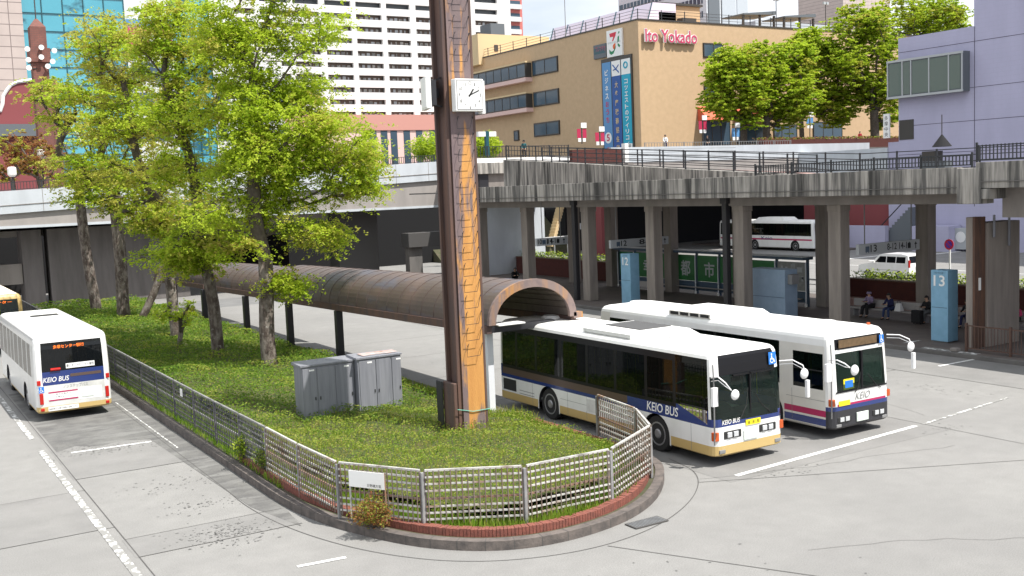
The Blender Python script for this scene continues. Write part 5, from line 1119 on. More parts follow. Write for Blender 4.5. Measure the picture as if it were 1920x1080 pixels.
# ================================================================== PLATFORM FURNITURE
mat('kiosk_blue', (0.22, 0.42, 0.58), 0.55, (0.18, 0.36, 0.5), 2.5, lo=.4, hi=.7)
mat('kiosk_blue_pale', (0.27, 0.36, 0.47), 0.55, (0.23, 0.32, 0.42), 2.5)
mat('steel_blue', (0.05, 0.085, 0.13), 0.45)
mat('green_board', (0.015, 0.12, 0.03), 0.4, (0.02, 0.16, 0.04), 1)
mat('board_grey', (0.22, 0.23, 0.22), 0.6, (0.30, 0.30, 0.28), 6)
mat('sign_grey', (0.42, 0.44, 0.45), 0.6)
mat('planter_red', (0.10, 0.025, 0.018), 0.85, (0.075, 0.02, 0.016), 3, joint=(.3, .1, 'sz', (.06, .02, .018), .008))
mat('rail_brown', (0.10, 0.055, 0.04), 0.6)
mat('bench_wood', (0.35, 0.33, 0.32), 0.7)
XN = (-1, 0, 0)
def kiosk(y0, y1, num, lb, h=3.05):
    t = thing('stop_kiosk', lb, 'bus stop pillar', (38.7, (y0 + y1) / 2, .15), group='light blue numbered stop pillars')
    MB().box(38.38, y0, .2, 39.05, y1, .15 + h).build('case', ['kiosk_blue'], t, bevel=.012)
    MB().box(38.44, y0 + .05, .15, 39.0, y1 - .05, .2).build('plinth', ['ink_grey'], t)
    MB().box(38.372, y0 + .04, 1.62, 38.379, y1 - .04, 1.64).build('panel_seam', ['steel_blue'], t)
    text(num, (38.37, (y0 + y1) / 2 + .27, h - .52), NY, ZA, .54, .46, 'white', 'number', t, .015)
    text('のりば', (38.37, (y0 + y1) / 2 + .22, h + .0), NY, ZA, .42, .09, 'steel_blue', 'lettering', t)
kiosk(27.98, 28.80, '13', 'light blue stop pillar with a white 13 near the platform kerb')
kiosk(49.35, 50.25, '12', 'light blue stop pillar with a white 12 between two concrete columns')
t = thing('ticket_cabinet', 'wide light blue cabinet with a seam across beside a concrete column', 'cabinet', (40.2, 39.8, .15))
MB().box(39.8, 38.5, .15, 40.7, 41.0, 2.64).build('case', ['kiosk_blue_pale'], t, bevel=.015); MB().box(39.79, 38.55, 1.2, 39.799, 40.95, 1.22).build('seam', ['steel_blue'], t)
MB().box(40.0, 38.2, 1.9, 40.5, 38.499, 2.4).build('side_box', ['ink_grey'], t)
# wind screens with boards
def screen(x, ys, z0, z1, panels, lb, roof=True, chars=None):
    t = thing('wind_screen', lb, 'wind screen', (x, (ys[0] + ys[-1]) / 2, .15))
    for y in ys:
        MB().box(x - .1, y - .07, .15, x + .02, y + .07, 2.75).build('post', ['steel_blue'], t, bevel=.01)
        MB().tube([(x - .2, y, .2), (x - .2, y, 2.6)], .035, 8).build('stay', ['post_white'], t); MB().lathe(x - .2, y, [(.07, .15), (.07, .3), (.04, .32)], 8).build('foot', ['white'], t)
    a, b = min(ys), max(ys)
    MB().box(x - .5, a - .1, 2.75, x + .3, b + .1, 2.9).build('roof_beam', ['steel_blue'], t, bevel=.02); MB().box(x - .52, a - .12, 2.902, x + .32, b + .12, 2.93).build('roof_sheet', ['sign_grey'], t)
    MB().box(x - .04, a, .35, x, b, z0 - .02).build('kick_panel', ['steel_blue'], t); MB().box(x - .35, a + .3, .55, x - .12, b - .3, .6).build('lean_rail', ['bench_wood'], t)
    for i, (y0, y1, m_) in enumerate(panels): MB().box(x - .09, y0, z0, x - .045, y1, z1).build('board', [m_], t)
    for (c_, yc, w_, h_) in (chars or []): text(c_, (x - .095, yc + w_ / 2, 1.25), NY, ZA, w_, h_, 'sign_grey', 'lettering', t, .02)
    return t
screen(45.3, [47.4, 49.2, 51.3, 53.4, 55.5, 57.6, 59.4], .95, 2.6, [(47.5, 51.2, 'green_board'), (51.4, 55.4, 'green_board'), (55.6, 59.3, 'green_board')], 'dark blue waiting screen with green boards lettered in large pale characters', chars=[('市', 50.1, .95, .95), ('都', 52.35, .95, 1.0), ('幸', 56.2, .95, .95)])
t = screen(44.3, [41.1, 43.4, 45.7], 1.0, 2.6, [(41.2, 43.3, 'board_grey'), (43.5, 45.6, 'green_board')], 'dark blue notice frame with a grey map board behind the wide blue cabinet')
mb = MB()
for k in range(14): y = 41.3 + random.random() * 1.7; z = 1.1 + random.random() * 1.2; mb.box(44.195, y, z, 44.2, y + random.uniform(.1, .4), z + random.uniform(.1, .3))
mb.build('papers', ['sign_grey'], t); MB().box(44.23, 42.4, .45, 44.25, 42.75, .9).build('no_smoking_sign', ['white'], t); mb = MB(); mb.tube([(44.22, 42.575 + .1 * math.cos(a), .7 + .1 * math.sin(a)) for a in np.linspace(0, 2 * PI, 13)], .015, 5, 0, False); mb.tube([(44.22, 42.5, .77), (44.22, 42.65, .63)], .012, 5); mb.build('no_smoking_mark', ['ink'], t)
# hanging direction signs
def hang(y, z, x0, x1, s1, s2, lb, sx=.09):
    t = thing('hanging_sign', lb, 'sign', ((x0 + x1) / 2, y, z), group='grey direction signs hanging under the deck')
    MB().box(x0, y - .09, z, x1, y + .09, z + .5).build('board', ['sign_grey'], t, bevel=.01)
    for x in (x0 + .5, x1 - .5): MB().box(x - .02, y - .02, z + .5, x + .02, y + .02, 6.48).build('hanger', ['ink_grey'], t)
    mb = MB(); bx0 = x0 + .45; mb.box(bx0, y - .1, z + .12, bx0 + .26, y - .092, z + .38); mb.box(bx0 + .03, y - .1, z + .07, bx0 + .07, y - .092, z + .12); mb.box(bx0 + .19, y - .1, z + .07, bx0 + .23, y - .092, z + .12); mb.build('bus_symbol', ['steel_blue'], t)
    text(s1, (bx0 + .34, y - .095, z + .1), XA, ZA, .44, .34, 'ink', 'lettering', t, .02)
    text(s2, (x1 - 2.35, y - .095, z + .12), XA, ZA, 1.65, .32, 'ink', 'lettering', t, .02)
    mb = MB(); X = x1 - .3; mb.poly([(X - .11, y - .095, z + .28), (X + .11, y - .095, z + .28), (X, y - .095, z + .42)]); mb.poly([(X - .03, y - .095, z + .08), (X + .03, y - .095, z + .08), (X + .03, y - .095, z + .28), (X - .03, y - .095, z + .28)]); mb.poly([(X - .58, y - .095, z + .12), (X - .36, y - .095, z + .12), (X - .36, y - .095, z + .38), (X - .58, y - .095, z + .38)]); mb.build('arrow', ['ink'], t)
hang(57.8, 3.5, 35.8 + 1.5, 39.75, '11', '10・14-16', 'hanging direction sign reading 11 beside the pale wall')
hang(51.9, 3.42, 38.85, 43.4, '12', '8-10', 'hanging direction sign reading 12 above the 12 kiosk')
hang(33.2, 3.62, 39.0, 43.3, '13', '8-12 14-16', 'hanging direction sign reading 13 over the parked white wagon')
mb = MB(); 
t = thing('wall_poster', 'small pale poster with a tiny car picture seen far through the columns', 'poster', (60, 85, 3)); MB().box(59.6, 85, 3.0, 60.5, 85.05, 3.6).build('sheet', ['sign_grey'], t)
# planter walls with plants
for (y0, y1, lb) in [(29.5, 41.0, 'dark red brick planter wall behind the seated people'), (62.6, 76, 'dark red brick planter wall near the pale grey wall panel')]:
    t = thing('brick_planter', lb, 'planter', (47, (y0 + y1) / 2, .15))
    MB().box(47.0, y0, .15, 47.35, y1, 1.5).build('wall', ['planter_red'], t); MB().box(46.96, y0, 1.5, 47.4, y1, 1.56).build('coping', ['rust_strip'], t)
    P = np.column_stack([rng.uniform(47.4, 49.2, 2600), rng.uniform(y0, y1, 2600), np.zeros(2600)]); P[:, 2] = 1.45 + rng.random(2600) * (.25 + .4 * hnoise(P[:, 0] * 2, P[:, 1] * 3)); leaf_mesh('plants', ['hedge', 'leaf_a'], P, .14, aspect=.5, parent=t, matidx=(P[:, 0] > 48.4).astype(int))
    MB().box(47.36, y0, .15, 49.3, y1, 1.42).build('soil', ['soil'], t)
# benches
def bench(x, y0, y1, lb, m_='bench_wood'):
    t = thing('platform_bench', lb, 'bench', (x, (y0 + y1) / 2, .15), group='benches on the platform')
    MB().box(x - .22, y0, .52, x + .22, y1, .58).build('seat', [m_], t, bevel=.01)
    MB().box(x + .2, y0, .62, x + .25, y1, 1.0).build('backrest', [m_], t, bevel=.01)
    for y in (y0 + .3, y1 - .3): MB().box(x - .15, y - .03, .15, x + .15, y + .03, .52).build('leg', ['ink_grey'], t)
bench(43.2, 33.1, 37.2, 'long bench under the dark red planter with two seated people'); bench(43.0, 29.9, 32.8, 'bench beside the 13 pillar with people in hats'); bench(43.0, 26.9, 29.2, 'bench right of the 13 pillar with one person in red'); bench(42.6, 51.8, 55.2, 'low empty bench beside the 12 pillar')
MB().box(46.3, 30, .2, 46.9, 41, .62).build('x', ['paver']) if False else None
tag(MB().box(46.2, 29.6, .15, 46.98, 40.6, .55).build('stone_ledge', ['brick_pink'], loc=(46.6, 35, .15)), 'pinkish sunlit stone ledge along the foot of the planter wall', 'ledge')
# brown kerb railing
def kerb_rail(ya, yb_, lb):
    t = thing('kerb_railing', lb, 'railing', (37.1, (ya + yb_) / 2, .15)); mb = MB()
    mb.beam((37.1, ya, 1.2), (37.1, yb_, 1.2), .05, .05); mb.beam((37.1, ya, .3), (37.1, yb_, .3), .04, .04); mb.build('rail', ['rail_brown'], t)
    for y in np.arange(ya, yb_ - .1, -1.9) if ya > yb_ else []: MB().box(37.05, y - .04, .15, 37.15, y + .04, 1.3).build('post', ['rail_brown'], t)
    mb = MB(); n = int((ya - yb_) / .14)
    for k in range(n): y = ya - .1 - k * .14; mb.box(37.09, y - .01, .3, 37.11, y + .01, 1.2)
    mb.build('bars', ['rail_brown'], t)
kerb_rail(26.2, 15, 'brown barred railing on the platform kerb at the right edge')
tag(MB().box(36.66, 26.35, .17, 36.95, 26.65, .3).build('kerb_block', ['concrete'], loc=(36.8, 26.5, .17), bevel=.02), 'small pale stone block on the kerb below the brown railing', 'block')
# guard rail, no parking sign, cone on the far road
t = thing('guard_rail', 'white guard rail with short posts along the far road', 'guard rail', (51.5, 55, 0))
mb = MB(); mb.beam((51.5, 28, .75), (51.5, 76, .75), .05, .12); mb.beam((51.5, 28, .45), (51.5, 76, .45), .05, .06); mb.build('rail', ['sign_grey'], t)
for y in np.arange(28, 76, 3.0): MB().tube([(51.5, y, 0), (51.5, y, .95)], .05, 8).build('post', ['white'], t)
mat('sign_red', (0.75, 0.03, 0.08), 0.4); mat('sign_violet', (0.15, 0.06, 0.55), 0.4)
p = at(1781, 505, 'x', 52.0); t = thing('no_parking_sign', 'round red and blue no parking sign on a white pole behind the 13 pillar', 'road sign', (float(p[0]), float(p[1]), 0))
X, Y = float(p[0]), float(p[1]); MB().tube([(X, Y, 0), (X, Y, 3.2)], .05, 8).build('pole', ['white'], t)
mb = MB(); mb.lathe(Y, 3.2, [(.3, X - .08), (.3, X - .06)], 20, 0, 'x'); mb.lathe(Y, 3.2, [(.2, X - .085), (.2, X - .081)], 20, 1, 'x'); mb.beam((X - .09, Y - .15, 3.05), (X - .09, Y + .15, 3.35), .01, .05, 0); mb.build('disc', ['sign_red', 'sign_violet'], t)
X, Y = 92.5, 69.0; t = thing('traffic_cone', 'red traffic cone at the foot of the lilac building', 'cone', (84, 62.8, .16)); p = at(1766, 452, 'x', 84); Y = float(p[1])
t.location = (84, Y, .0); mb = MB(); mb.box(83.6, Y - .4, 0, 84.4, Y + .4, .1); mb.lathe(84, Y, [(.32, .1), (.06, 1.6)], 14); mb.build('cone_body', ['sign_red'], t)
t = thing('air_conditioner', 'grey outdoor air conditioner box with a round fan by the lilac wall', 'air conditioner', (84.4, 60.6, 0)); p = at(1804, 440, 'x', 84.2); Y = float(p[1])
MB().box(84.0, Y - .7, .2, 84.8, Y + .7, 2.1).build('case', ['sign_grey'], t); mb = MB(); mb.lathe(Y, 1.3, [(.5, 83.99), (.5, 83.97)], 16, 0, 'x'); mb.build('fan', ['white'], t)
# ================================================================== WHITE WAGON
def wagon(loc, rz, lb):
    t = thing('parked_wagon', lb, 'car', loc, rz); hw = .84; Lc = 4.3   # front at y=0, tail y=L
    prof = [(.0, .35), (.0, .75), (.12, .92), (.95, 1.05), (1.15, 1.1), (1.75, 1.66), (2.1, 1.74), (3.6, 1.74), (4.1, 1.66), (4.26, 1.1), (4.3, .9), (4.3, .35)]
    mb = MB(); n = len(prof)
    def ring(x, k): return [(x, p[0], p[1]) for p in prof]
    inx = lambda z: hw - max(0, z - 1.0) * .17
    L_, R_ = [(-inx(z), y, z) for y, z in prof], [(inx(z), y, z) for y, z in prof]
    low, up = [0, 1, 2, 3, 4, 9, 10, 11], [4, 5, 6, 7, 8, 9]
    for Q, fl in ((L_, 1), (R_, 0)):
        f1 = [Q[i] for i in low]; f2 = [Q[i] for i in up]; mb.poly(f1[::-1] if fl else f1); mb.poly(f2[::-1] if fl else f2)
    for i in range(n - 1): mb.poly([L_[i], L_[i + 1], R_[i + 1], R_[i]] if False else [R_[i], R_[i + 1], L_[i + 1], L_[i]])
    mb.poly([L_[0], R_[0], R_[-1], L_[-1]]); mb.build('body', ['bus_white'], t, world=False)
    for s_ in (-1, 1):
        X = lambda z, e=.008: s_ * (inx(z) + e)
        for (a, b) in (((1.45, 1.16), (2.35, 1.55)), ((2.42, 1.16), (3.15, 1.55)), ((3.22, 1.16), (3.95, 1.52))):
            y0, y1 = a[0], b[0]; sk = .38 if y0 < 1.5 else 0
            MB().poly([(X(1.14), y0, 1.14), (X(1.14), y1, 1.14), (X(1.56), y1, 1.56), (X(1.56), y0 + sk, 1.56)]).build('side_window', ['window_dark'], t, world=False)
        lamp_box(t, 'tail_light', s_ * .78 - .07, 4.2, .85, s_ * .78 + .06, 4.31, 1.35, 'lamp_red'); lamp_box(t, 'headlight', s_ * .66 - .13, -.02, .68, s_ * .66 + .13, .1, .85)
        MB().box(s_ * .86, 1.4, 1.08, s_ * 1.02, 1.5, 1.24).build('mirror', ['bus_white'], t, world=False, bevel=.02)
        for yc in (.85, 3.5):
            m2 = MB(); m2.lathe(yc, .31, [(.30, s_ * .66), (.31, s_ * .68), (.31, s_ * .83), (.28, s_ * .855)], 20, 0, 'x'); m2.lathe(yc, .31, [(.19, s_ * .856), (.17, s_ * .862)], 16, 1, 'x'); m2.build('wheel', ['tyre', 'rim'], t, world=False)
        for z in (.62,): MB().box(s_ * (hw + .002), .9, z, s_ * (hw + .006), 3.4, z + .02).build('door_crease', ['ink_grey'], t, world=False)
    MB().poly([(-.7, 1.18 - .012, 1.14), (.7, 1.18 - .012, 1.14), (.62, 1.70, 1.63), (-.62, 1.70, 1.63)]).build('windscreen', ['window_dark'], t, world=False)
    MB().poly([(.7, 4.262, 1.15), (-.7, 4.262, 1.15), (-.64, 4.13, 1.6), (.64, 4.13, 1.6)]).build('rear_window', ['window_dark'], t, world=False)
    MB().box(-.2, 4.3, .7, .2, 4.315, .88).build('number_plate', ['plate'], t, world=False); return t
wagon((61.3, 51.3, 0), rad(180) + rad(8) * 0 + PI if False else PI, 'white boxy wagon parked beyond the dark red planter under the 13 sign')
o = [x for x in bpy.data.objects if x.name.startswith('parked_wagon')][0]; o.rotation_euler = (0, 0, PI); o.location = (61.2, 51.3, 0)
# ================================================================== PEOPLE
mat('skin', (0.52, 0.32, 0.22), 0.6); mat('hair_black', (0.012, 0.01, 0.009), 0.6); mat('cloth_lilac', (0.30, 0.24, 0.36), 0.9, (0.22, 0.17, 0.28), 14); mat('cloth_navy', (0.012, 0.016, 0.07), 0.9)
mat('cloth_black', (0.012, 0.012, 0.014), 0.9); mat('cloth_red', (0.38, 0.015, 0.035), 0.85); mat('cloth_pink', (0.45, 0.03, 0.12), 0.85); mat('cloth_grey', (0.14, 0.15, 0.16), 0.9); mat('cloth_white', (0.7, 0.7, 0.7), 0.85)
mat('cloth_jeans', (0.03, 0.05, 0.13), 0.9); mat('cloth_teal', (0.02, 0.10, 0.11), 0.9)
def skin(name, nodes, edges, radii, m_, parent, lv=1):
    me = bpy.data.meshes.new(name); me.from_pydata([tuple(n) for n in nodes], edges, []); o = bpy.data.objects.new(name, me); C.objects.link(o)
    md = o.modifiers.new('s', 'SKIN'); me.skin_vertices.new() if not me.skin_vertices else None
    for i, r in enumerate(radii): sv = me.skin_vertices[0].data[i]; sv.radius = (r, r) if not isinstance(r, tuple) else r; sv.use_root = (i == 0)
    ss = o.modifiers.new('u', 'SUBSURF'); ss.levels = lv; ss.render_levels = lv
    dg = bpy.context.evaluated_depsgraph_get(); nm = bpy.data.meshes.new_from_object(o.evaluated_get(dg)); nm.name = name; bpy.data.objects.remove(o); bpy.data.meshes.remove(me)
    nm.materials.clear(); nm.materials.append(M[m_]); nm.polygons.foreach_set('use_smooth', [True] * len(nm.polygons)); q = bpy.data.objects.new(name, nm); C.objects.link(q); q.parent = parent; return q
def person(loc, rz, lb, top, legs, pose='sit', hat=None, lean=.1, hood=False, bag=None, sleeve=True, skirt=False, group=None, s_=1.0, armfwd=.28):
    t = thing('person', lb, 'person', loc, rz, group); t.scale = (s_,) * 3
    if pose == 'sit': pel = Vector((0, 0, .55)); kn = [(x * .13, -.42, .53) for x in (-1, 1)]; an = [(x * .13, -.45 + (.05 if x > 0 else -.04), .10) for x in (-1, 1)]; hp = [(x * .1, 0, .53) for x in (-1, 1)]
    elif pose == 'crouch': pel = Vector((0, .1, .32)); kn = [(x * .16, -.3, .48) for x in (-1, 1)]; an = [(x * .14, -.08, .08) for x in (-1, 1)]; hp = [(x * .1, .08, .3) for x in (-1, 1)]
    else: pel = Vector((0, 0, .93)); kn = [(.1, -.14, .5), (-.1, .02, .5)]; an = [(.1, -.16, .08), (-.1, .24, .1)]; hp = [(.1, 0, .9), (-.1, 0, .9)]
    L_ = Vector((0, -lean, 1)).normalized(); ch = pel + L_ * .3; nk = pel + L_ * .53; hd = nk + Vector((0, -.03 - lean * .08, .12)); ht = hd + Vector((0, -.01, .1))
    N_, E_, R_ = [], [], []
    def add(p, r, link=None):
        N_.append(Vector(p)); R_.append(r); 
        if link is not None: E_.append((link, len(N_) - 1))
        return len(N_) - 1
    a = add(pel, .12); b = add(ch, (.15, .11), a); c_ = add(nk, .055, b); d = add(hd + Vector((0, 0, -.03)), .075, c_); e = add(hd + Vector((0, -.005, .03)), .09, d); add(ht, .07, e); add(hd + Vector((0, -.105, -.0)), .014, d)
    hands = []
    for k, x in enumerate((-1, 1)):
        h = add(hp[k], .085, a); k1 = add(kn[k], .055, h); f = add(an[k], .036, k1); add((an[k][0], an[k][1] - .15, an[k][2] - .04), .03, f)
        sh_ = add(nk + Vector((x * .16, .0, -.06)), .055, b); el = nk + Vector((x * .23, -.03 - lean * .1, -.32)); ei = add(el, .04, sh_)
        wr = (el + Vector((-x * .1, -armfwd, -.02 + (.06 if pose != 'stand' else -.2)))); wi = add(wr, .028, ei); dr = (wr - el).normalized(); pm = add(wr + dr * .07, (.036, .02), wi); hands.append(wr)
        for j, off in enumerate((-.03, -.01, .01, .03)): f1 = add(wr + dr * .12 + Vector((off, 0, -.005)), .009, pm); add(wr + dr * (.165 - .008 * abs(j - 1.5)) + Vector((off, 0, -.02)), .008, f1)
        add(wr + dr * .08 + Vector((-x * .045, 0, .01)), .009, pm)
    skin('body', N_, E_, R_, 'skin', t)
    def sub(ids, grow, name, m_, par=None):
        mp_ = {i: j for j, i in enumerate(ids)}; return skin(name, [N_[i] for i in ids], [(mp_[u], mp_[v]) for u, v in E_ if u in mp_ and v in mp_], [(R_[i][0] + grow, R_[i][1] + grow) if isinstance(R_[i], tuple) else R_[i] + grow for i in ids], m_, par or t)
    per = (len(N_) - 7) // 2; o1, o2 = 7, 7 + per
    sub([0, 1, o1 + 4, o1 + 5, o1 + 6, o2 + 4, o2 + 5, o2 + 6], .022, 'jacket', top)
    sub([0, o1, o1 + 1, o1 + 2, o2, o2 + 1, o2 + 2], .02 if not skirt else .05, 'trousers' if not skirt else 'skirt', legs)
    for oo in (o1, o2): p = N_[oo + 2]; skin('shoe', [p + Vector((0, .04, -.04)), p + Vector((0, -.08, -.05)), p + Vector((0, -.19, -.055))], [(0, 1), (1, 2)], [.045, .04, .03], 'cloth_black' if top != 'cloth_red' else 'cloth_white', t)
    def cap(m_, nm, r, z0, brim=0, back=True):
        mb = MB(); prof = [(r, z0)] + [(r * math.cos(q), z0 + r * 1.05 * math.sin(q)) for q in np.linspace(.1, PI / 2 * .97, 6)]
        if brim: prof = [(r + brim, z0 - .03), (r + .01, z0)] + prof
        mb.lathe(hd.x, hd.y + .012, [(p[0], p[1]) for p in prof], 14); mb.build(nm, [m_], t, world=False, smooth=True)
    cap('hair_black', 'hair', .105, hd.z + .02)
    mb = MB(); mb.lathe(hd.x, hd.y + .05, [(.06, hd.z - .1), (.09, hd.z - .04), (.092, hd.z + .05), (.05, hd.z + .09)], 12); mb.build('back_hair', ['hair_black'], t, world=False, smooth=True)
    mb = MB(); 
    for x in (-1, 1): mb.box(hd.x + x * .035 - .014, hd.y - .105, hd.z + .0, hd.x + x * .035 + .014, hd.y - .085, hd.z + .012)
    mb.box(hd.x - .025, hd.y - .1, hd.z - .055, hd.x + .025, hd.y - .085, hd.z - .047); mb.build('face_features', ['hair_black'], t, world=False)
    if hat: cap(hat, 'hat', .118, hd.z + .045, .05)
    if hood: cap(top, 'hood', .135, hd.z - .03)
    return t
F_ = -PI / 2
person((43.15, 35.95, .15), F_, 'seated person in a hooded lilac patterned coat on the bench below the planter', 'cloth_lilac', 'cloth_black', hood=True, skirt=True)
person((43.1, 34.6, .15), F_, 'seated person in navy with jeans beside a white bag', 'cloth_navy', 'cloth_jeans', lean=.35)
t = thing('shoulder_bag', 'white patterned bag on the bench beside the person in navy', 'bag', (42.95, 34.05, .58)); mb = MB(); mb.hexa([(42.8, 33.85, .58), (43.1, 33.85, .58), (43.1, 34.25, .58), (42.8, 34.25, .58)], [(42.88, 33.92, .98), (43.02, 33.92, .98), (43.02, 34.18, .98), (42.88, 34.18, .98)]); mb.build('bag_body', ['cloth_white'], t, bevel=.03)
MB().tube([(42.95, 33.95, .96), (42.95, 34.0, 1.12), (42.95, 34.1, 1.12), (42.95, 34.15, .96)], .012, 5).build('strap', ['cloth_navy'], t)
person((43.0, 32.45, .15), F_, 'seated person in black with a white collar behind a dark suitcase', 'cloth_black', 'cloth_grey', lean=.1, hat=None)
t = thing('suitcase', 'black upright suitcase in front of the seated person in black', 'suitcase', (42.3, 32.5, .15)); MB().box(42.15, 32.25, .22, 42.45, 32.75, .82).build('shell', ['cloth_black'], t, bevel=.04); MB().tube([(42.3, 32.38, .82), (42.3, 32.38, 1.0), (42.3, 32.62, 1.0), (42.3, 32.62, .82)], .012, 5).build('handle', ['ink_grey'], t)
for y in (32.32, 32.68): MB().lathe(y, .19, [(.04, 42.27), (.04, 42.33)], 10, 0, 'x').build('wheel', ['tyre'], t)
person((43.0, 31.2, .15), F_ + .3, 'seated person in a red jacket and white hat leaning forward', 'cloth_red', 'skin', lean=.55, hat='cloth_white')
person((43.0, 30.2, .15), F_, 'seated person in dark clothes half hidden by the 13 pillar', 'cloth_black', 'cloth_navy', lean=.3)
person((43.0, 27.9, .15), F_ + .4, 'seated person with black hair and a crimson jacket right of the 13 pillar', 'cloth_pink', 'cloth_black', lean=.2)
person((45.3, 34.0, .15), F_, 'standing person in a dark cap in the shadow behind the bench', 'cloth_black', 'cloth_black', pose='stand', hat='cloth_grey')
q = at(965, 528, 'z', .15); person((float(q[0]), float(q[1]), .15), F_ + 1.2, 'crouching person in black against the pale wall left of the first column', 'cloth_black', 'cloth_black', pose='crouch', lean=.8, s_=1.15)
q = at(1905, 600, 'z', .15); person((42.5, 25.0, .15), F_, 'seated person in red at the far right edge behind the railing', 'cloth_red', 'cloth_black', lean=.3)
for (px, py, Y, top, legs, lb, sc) in [(1247, 257, 86, 'cloth_white', 'cloth_navy', 'person in a white shirt walking on the upper plaza', 1.0), (1326, 258, 90, 'cloth_black', 'cloth_black', 'person in black bending on the plaza by the awning', 1.0), (982, 268, 84, 'cloth_teal', 'cloth_black', 'person in dark teal with a cap on the walkway right of the clock pillar', 1.0),
                                      (1553, 262, 88, 'cloth_white', 'cloth_black', 'person in white sitting among the plaza planters', .9), (1442, 250, 99, 'cloth_black', 'cloth_black', 'dark dressed person under the second plaza tree', 1.0), (1612, 250, 92, 'cloth_red', 'cloth_black', 'person in red beside the tallest plaza tree', 1.0)]:
    q = at(px, py, 'y', Y); person((float(q[0]), Y, float(q[2]) - 1.45), rad(-30), lb, top, legs, pose='stand', hat='cloth_black' if 'cap' in lb else None, s_=sc)
# ================================================================== PLAZA AND BUILDINGS
mat('tan_tile', (0.55, 0.385, 0.235), 0.8, (0.49, 0.345, 0.205), 1.5, joint=(.3, .12, 'sz', (.44, .31, .19), .008), bump=.1, bscale=8)
mat('tan_light', (0.60, 0.46, 0.27), 0.8); mat('win_frame', (0.05, 0.045, 0.04), 0.5); mat('white_wall', (0.72, 0.71, 0.70), 0.7, (0.66, 0.65, 0.64), .3)
mat('red_wall', (0.56, 0.17, 0.15), 0.8); mat('pink_wall', (0.52, 0.26, 0.22), 0.8); mat('pink_pale', (0.68, 0.48, 0.44), 0.8)
mat('lilac', (0.455, 0.445, 0.595), 0.8, (0.41, 0.40, 0.54), .4, vec=(1, 1, .4), joint=(.8, .4, 'sz', (.40, .39, .52), .01)); mat('lilac_joint', (0.10, 0.09, 0.13), 0.8)
mat('beige_tile', (0.50, 0.42, 0.385), 0.7, (0.44, 0.37, 0.34), .5, joint=(1.9, 1.15, 'xzg', (.2, .16, .15), .045))
mat('brick_tower', (0.22, 0.085, 0.065), 0.85, (0.15, 0.06, 0.05), 2, joint=(.4, .15, 'sz', (.12, .07, .06), .015)); mat('maroon', (0.24, 0.06, 0.065), 0.8)
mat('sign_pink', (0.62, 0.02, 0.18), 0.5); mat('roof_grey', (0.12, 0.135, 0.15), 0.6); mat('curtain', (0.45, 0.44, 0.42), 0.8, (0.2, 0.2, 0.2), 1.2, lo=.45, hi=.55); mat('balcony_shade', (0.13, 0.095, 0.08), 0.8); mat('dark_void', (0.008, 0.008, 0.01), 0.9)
mat('teal_glass', (0.09, 0.38, 0.48), 0.05, (0.06, 0.31, 0.40), .12, spec=1.0, col3=(0.01, 0.10, 0.14), scale3=.07, vec3=(1, 1, 1.6), lo3=.55, hi3=.58); mat('mullion', (0.015, 0.08, 0.10), 0.4)  # dark patches in the teal put reflected buildings into its colour
mat('tower_white', (0.62, 0.64, 0.67), 0.5); mat('tower_grey', (0.42, 0.45, 0.48), 0.4); mat('tower_glass', (0.05, 0.085, 0.12), 0.1); mat('awning', (0.60, 0.12, 0.06), 0.7)
mat('banner_blue', (0.10, 0.27, 0.52), 0.6); mat('banner_navy', (0.02, 0.09, 0.32), 0.6); mat('banner_cyan', (0.01, 0.36, 0.52), 0.6); mat('letter_red', (0.50, 0.05, 0.12), 0.6); mat('seven_green', (0.0, 0.20, 0.07), 0.5); mat('seven_red', (0.62, 0.02, 0.05), 0.5); mat('seven_orange', (0.70, 0.12, 0.03), 0.5)
mat('purple_glass', (0.66, 0.60, 0.72), 0.3); mat('banner_red', (0.42, 0.02, 0.07), 0.6)
pl = thing('plaza_terrace', 'raised plaza terrace with a white panelled parapet in front of the tan store', 'terrace', (110, 100, 9.3))
mb = MB(); mb.box(66.3, 80.3, 9.2, 240, 320, 10.2); mb.box(60.3, 80.3, 9.2, 66.299, 84.5, 10.2); mb.build('slab', ['concrete_dark'], pl)
MB().box(60.3, 79.9, 9.25, 96, 80.297, 10.68).build('white_parapet', ['deck_white'], pl)
MB().box(60.3, 79.95, 7.9, 84.85, 80.29, 9.245).build('fascia', ['deck_beam'], pl)
MB().box(84.9, 68.55, 7.0, 86.6, 79.88, 9.7).build('edge_beam', ['deck_white'], pl)
mb = MB()
for z in (9.55, 9.85, 10.15, 10.45): mb.box(60.3, 79.885, z, 76, 79.9, z + .05)
mb.build('parapet_grooves', ['sign_grey'], pl)
MB().box(52, 76.6, 7.6, 60.3, 84.5, 9.2).build('landing', ['concrete'], pl)
MB().box(53.5, 76.5, 9.2, 59, 77, 10.4).build('brick_planter', ['planter_red'], pl); MB().box(59.3, 76.5, 9.2, 59.7, 77, 10.9).build('white_post', ['white'], pl)
tag(MB().box(86, 86, 10.2, 125, 87, 11.45).build('plaza_planter', ['planter_red'], loc=(105, 86, 10.2)), 'long dark red planter wall on the plaza below the round trees', 'planter')
P = np.column_stack([rng.uniform(86, 125, 3000), rng.uniform(86, 88, 3000), rng.uniform(11.35, 11.75, 3000)]); tag(leaf_mesh('planter_plants', ['leaf_red', 'hedge', 'planter_red'], P, .3, matidx=rng.integers(0, 3, 3000)), 'low reddish plants along the plaza planter', 'plants', kind='stuff')
railing('plaza_railing', [(66, 82, 10.2), (86, 82, 10.2)], 1.0, 2.4, [.95, .1], 'thin railing on the plaza above the white parapet', pickets=.35, m_='ink_grey')
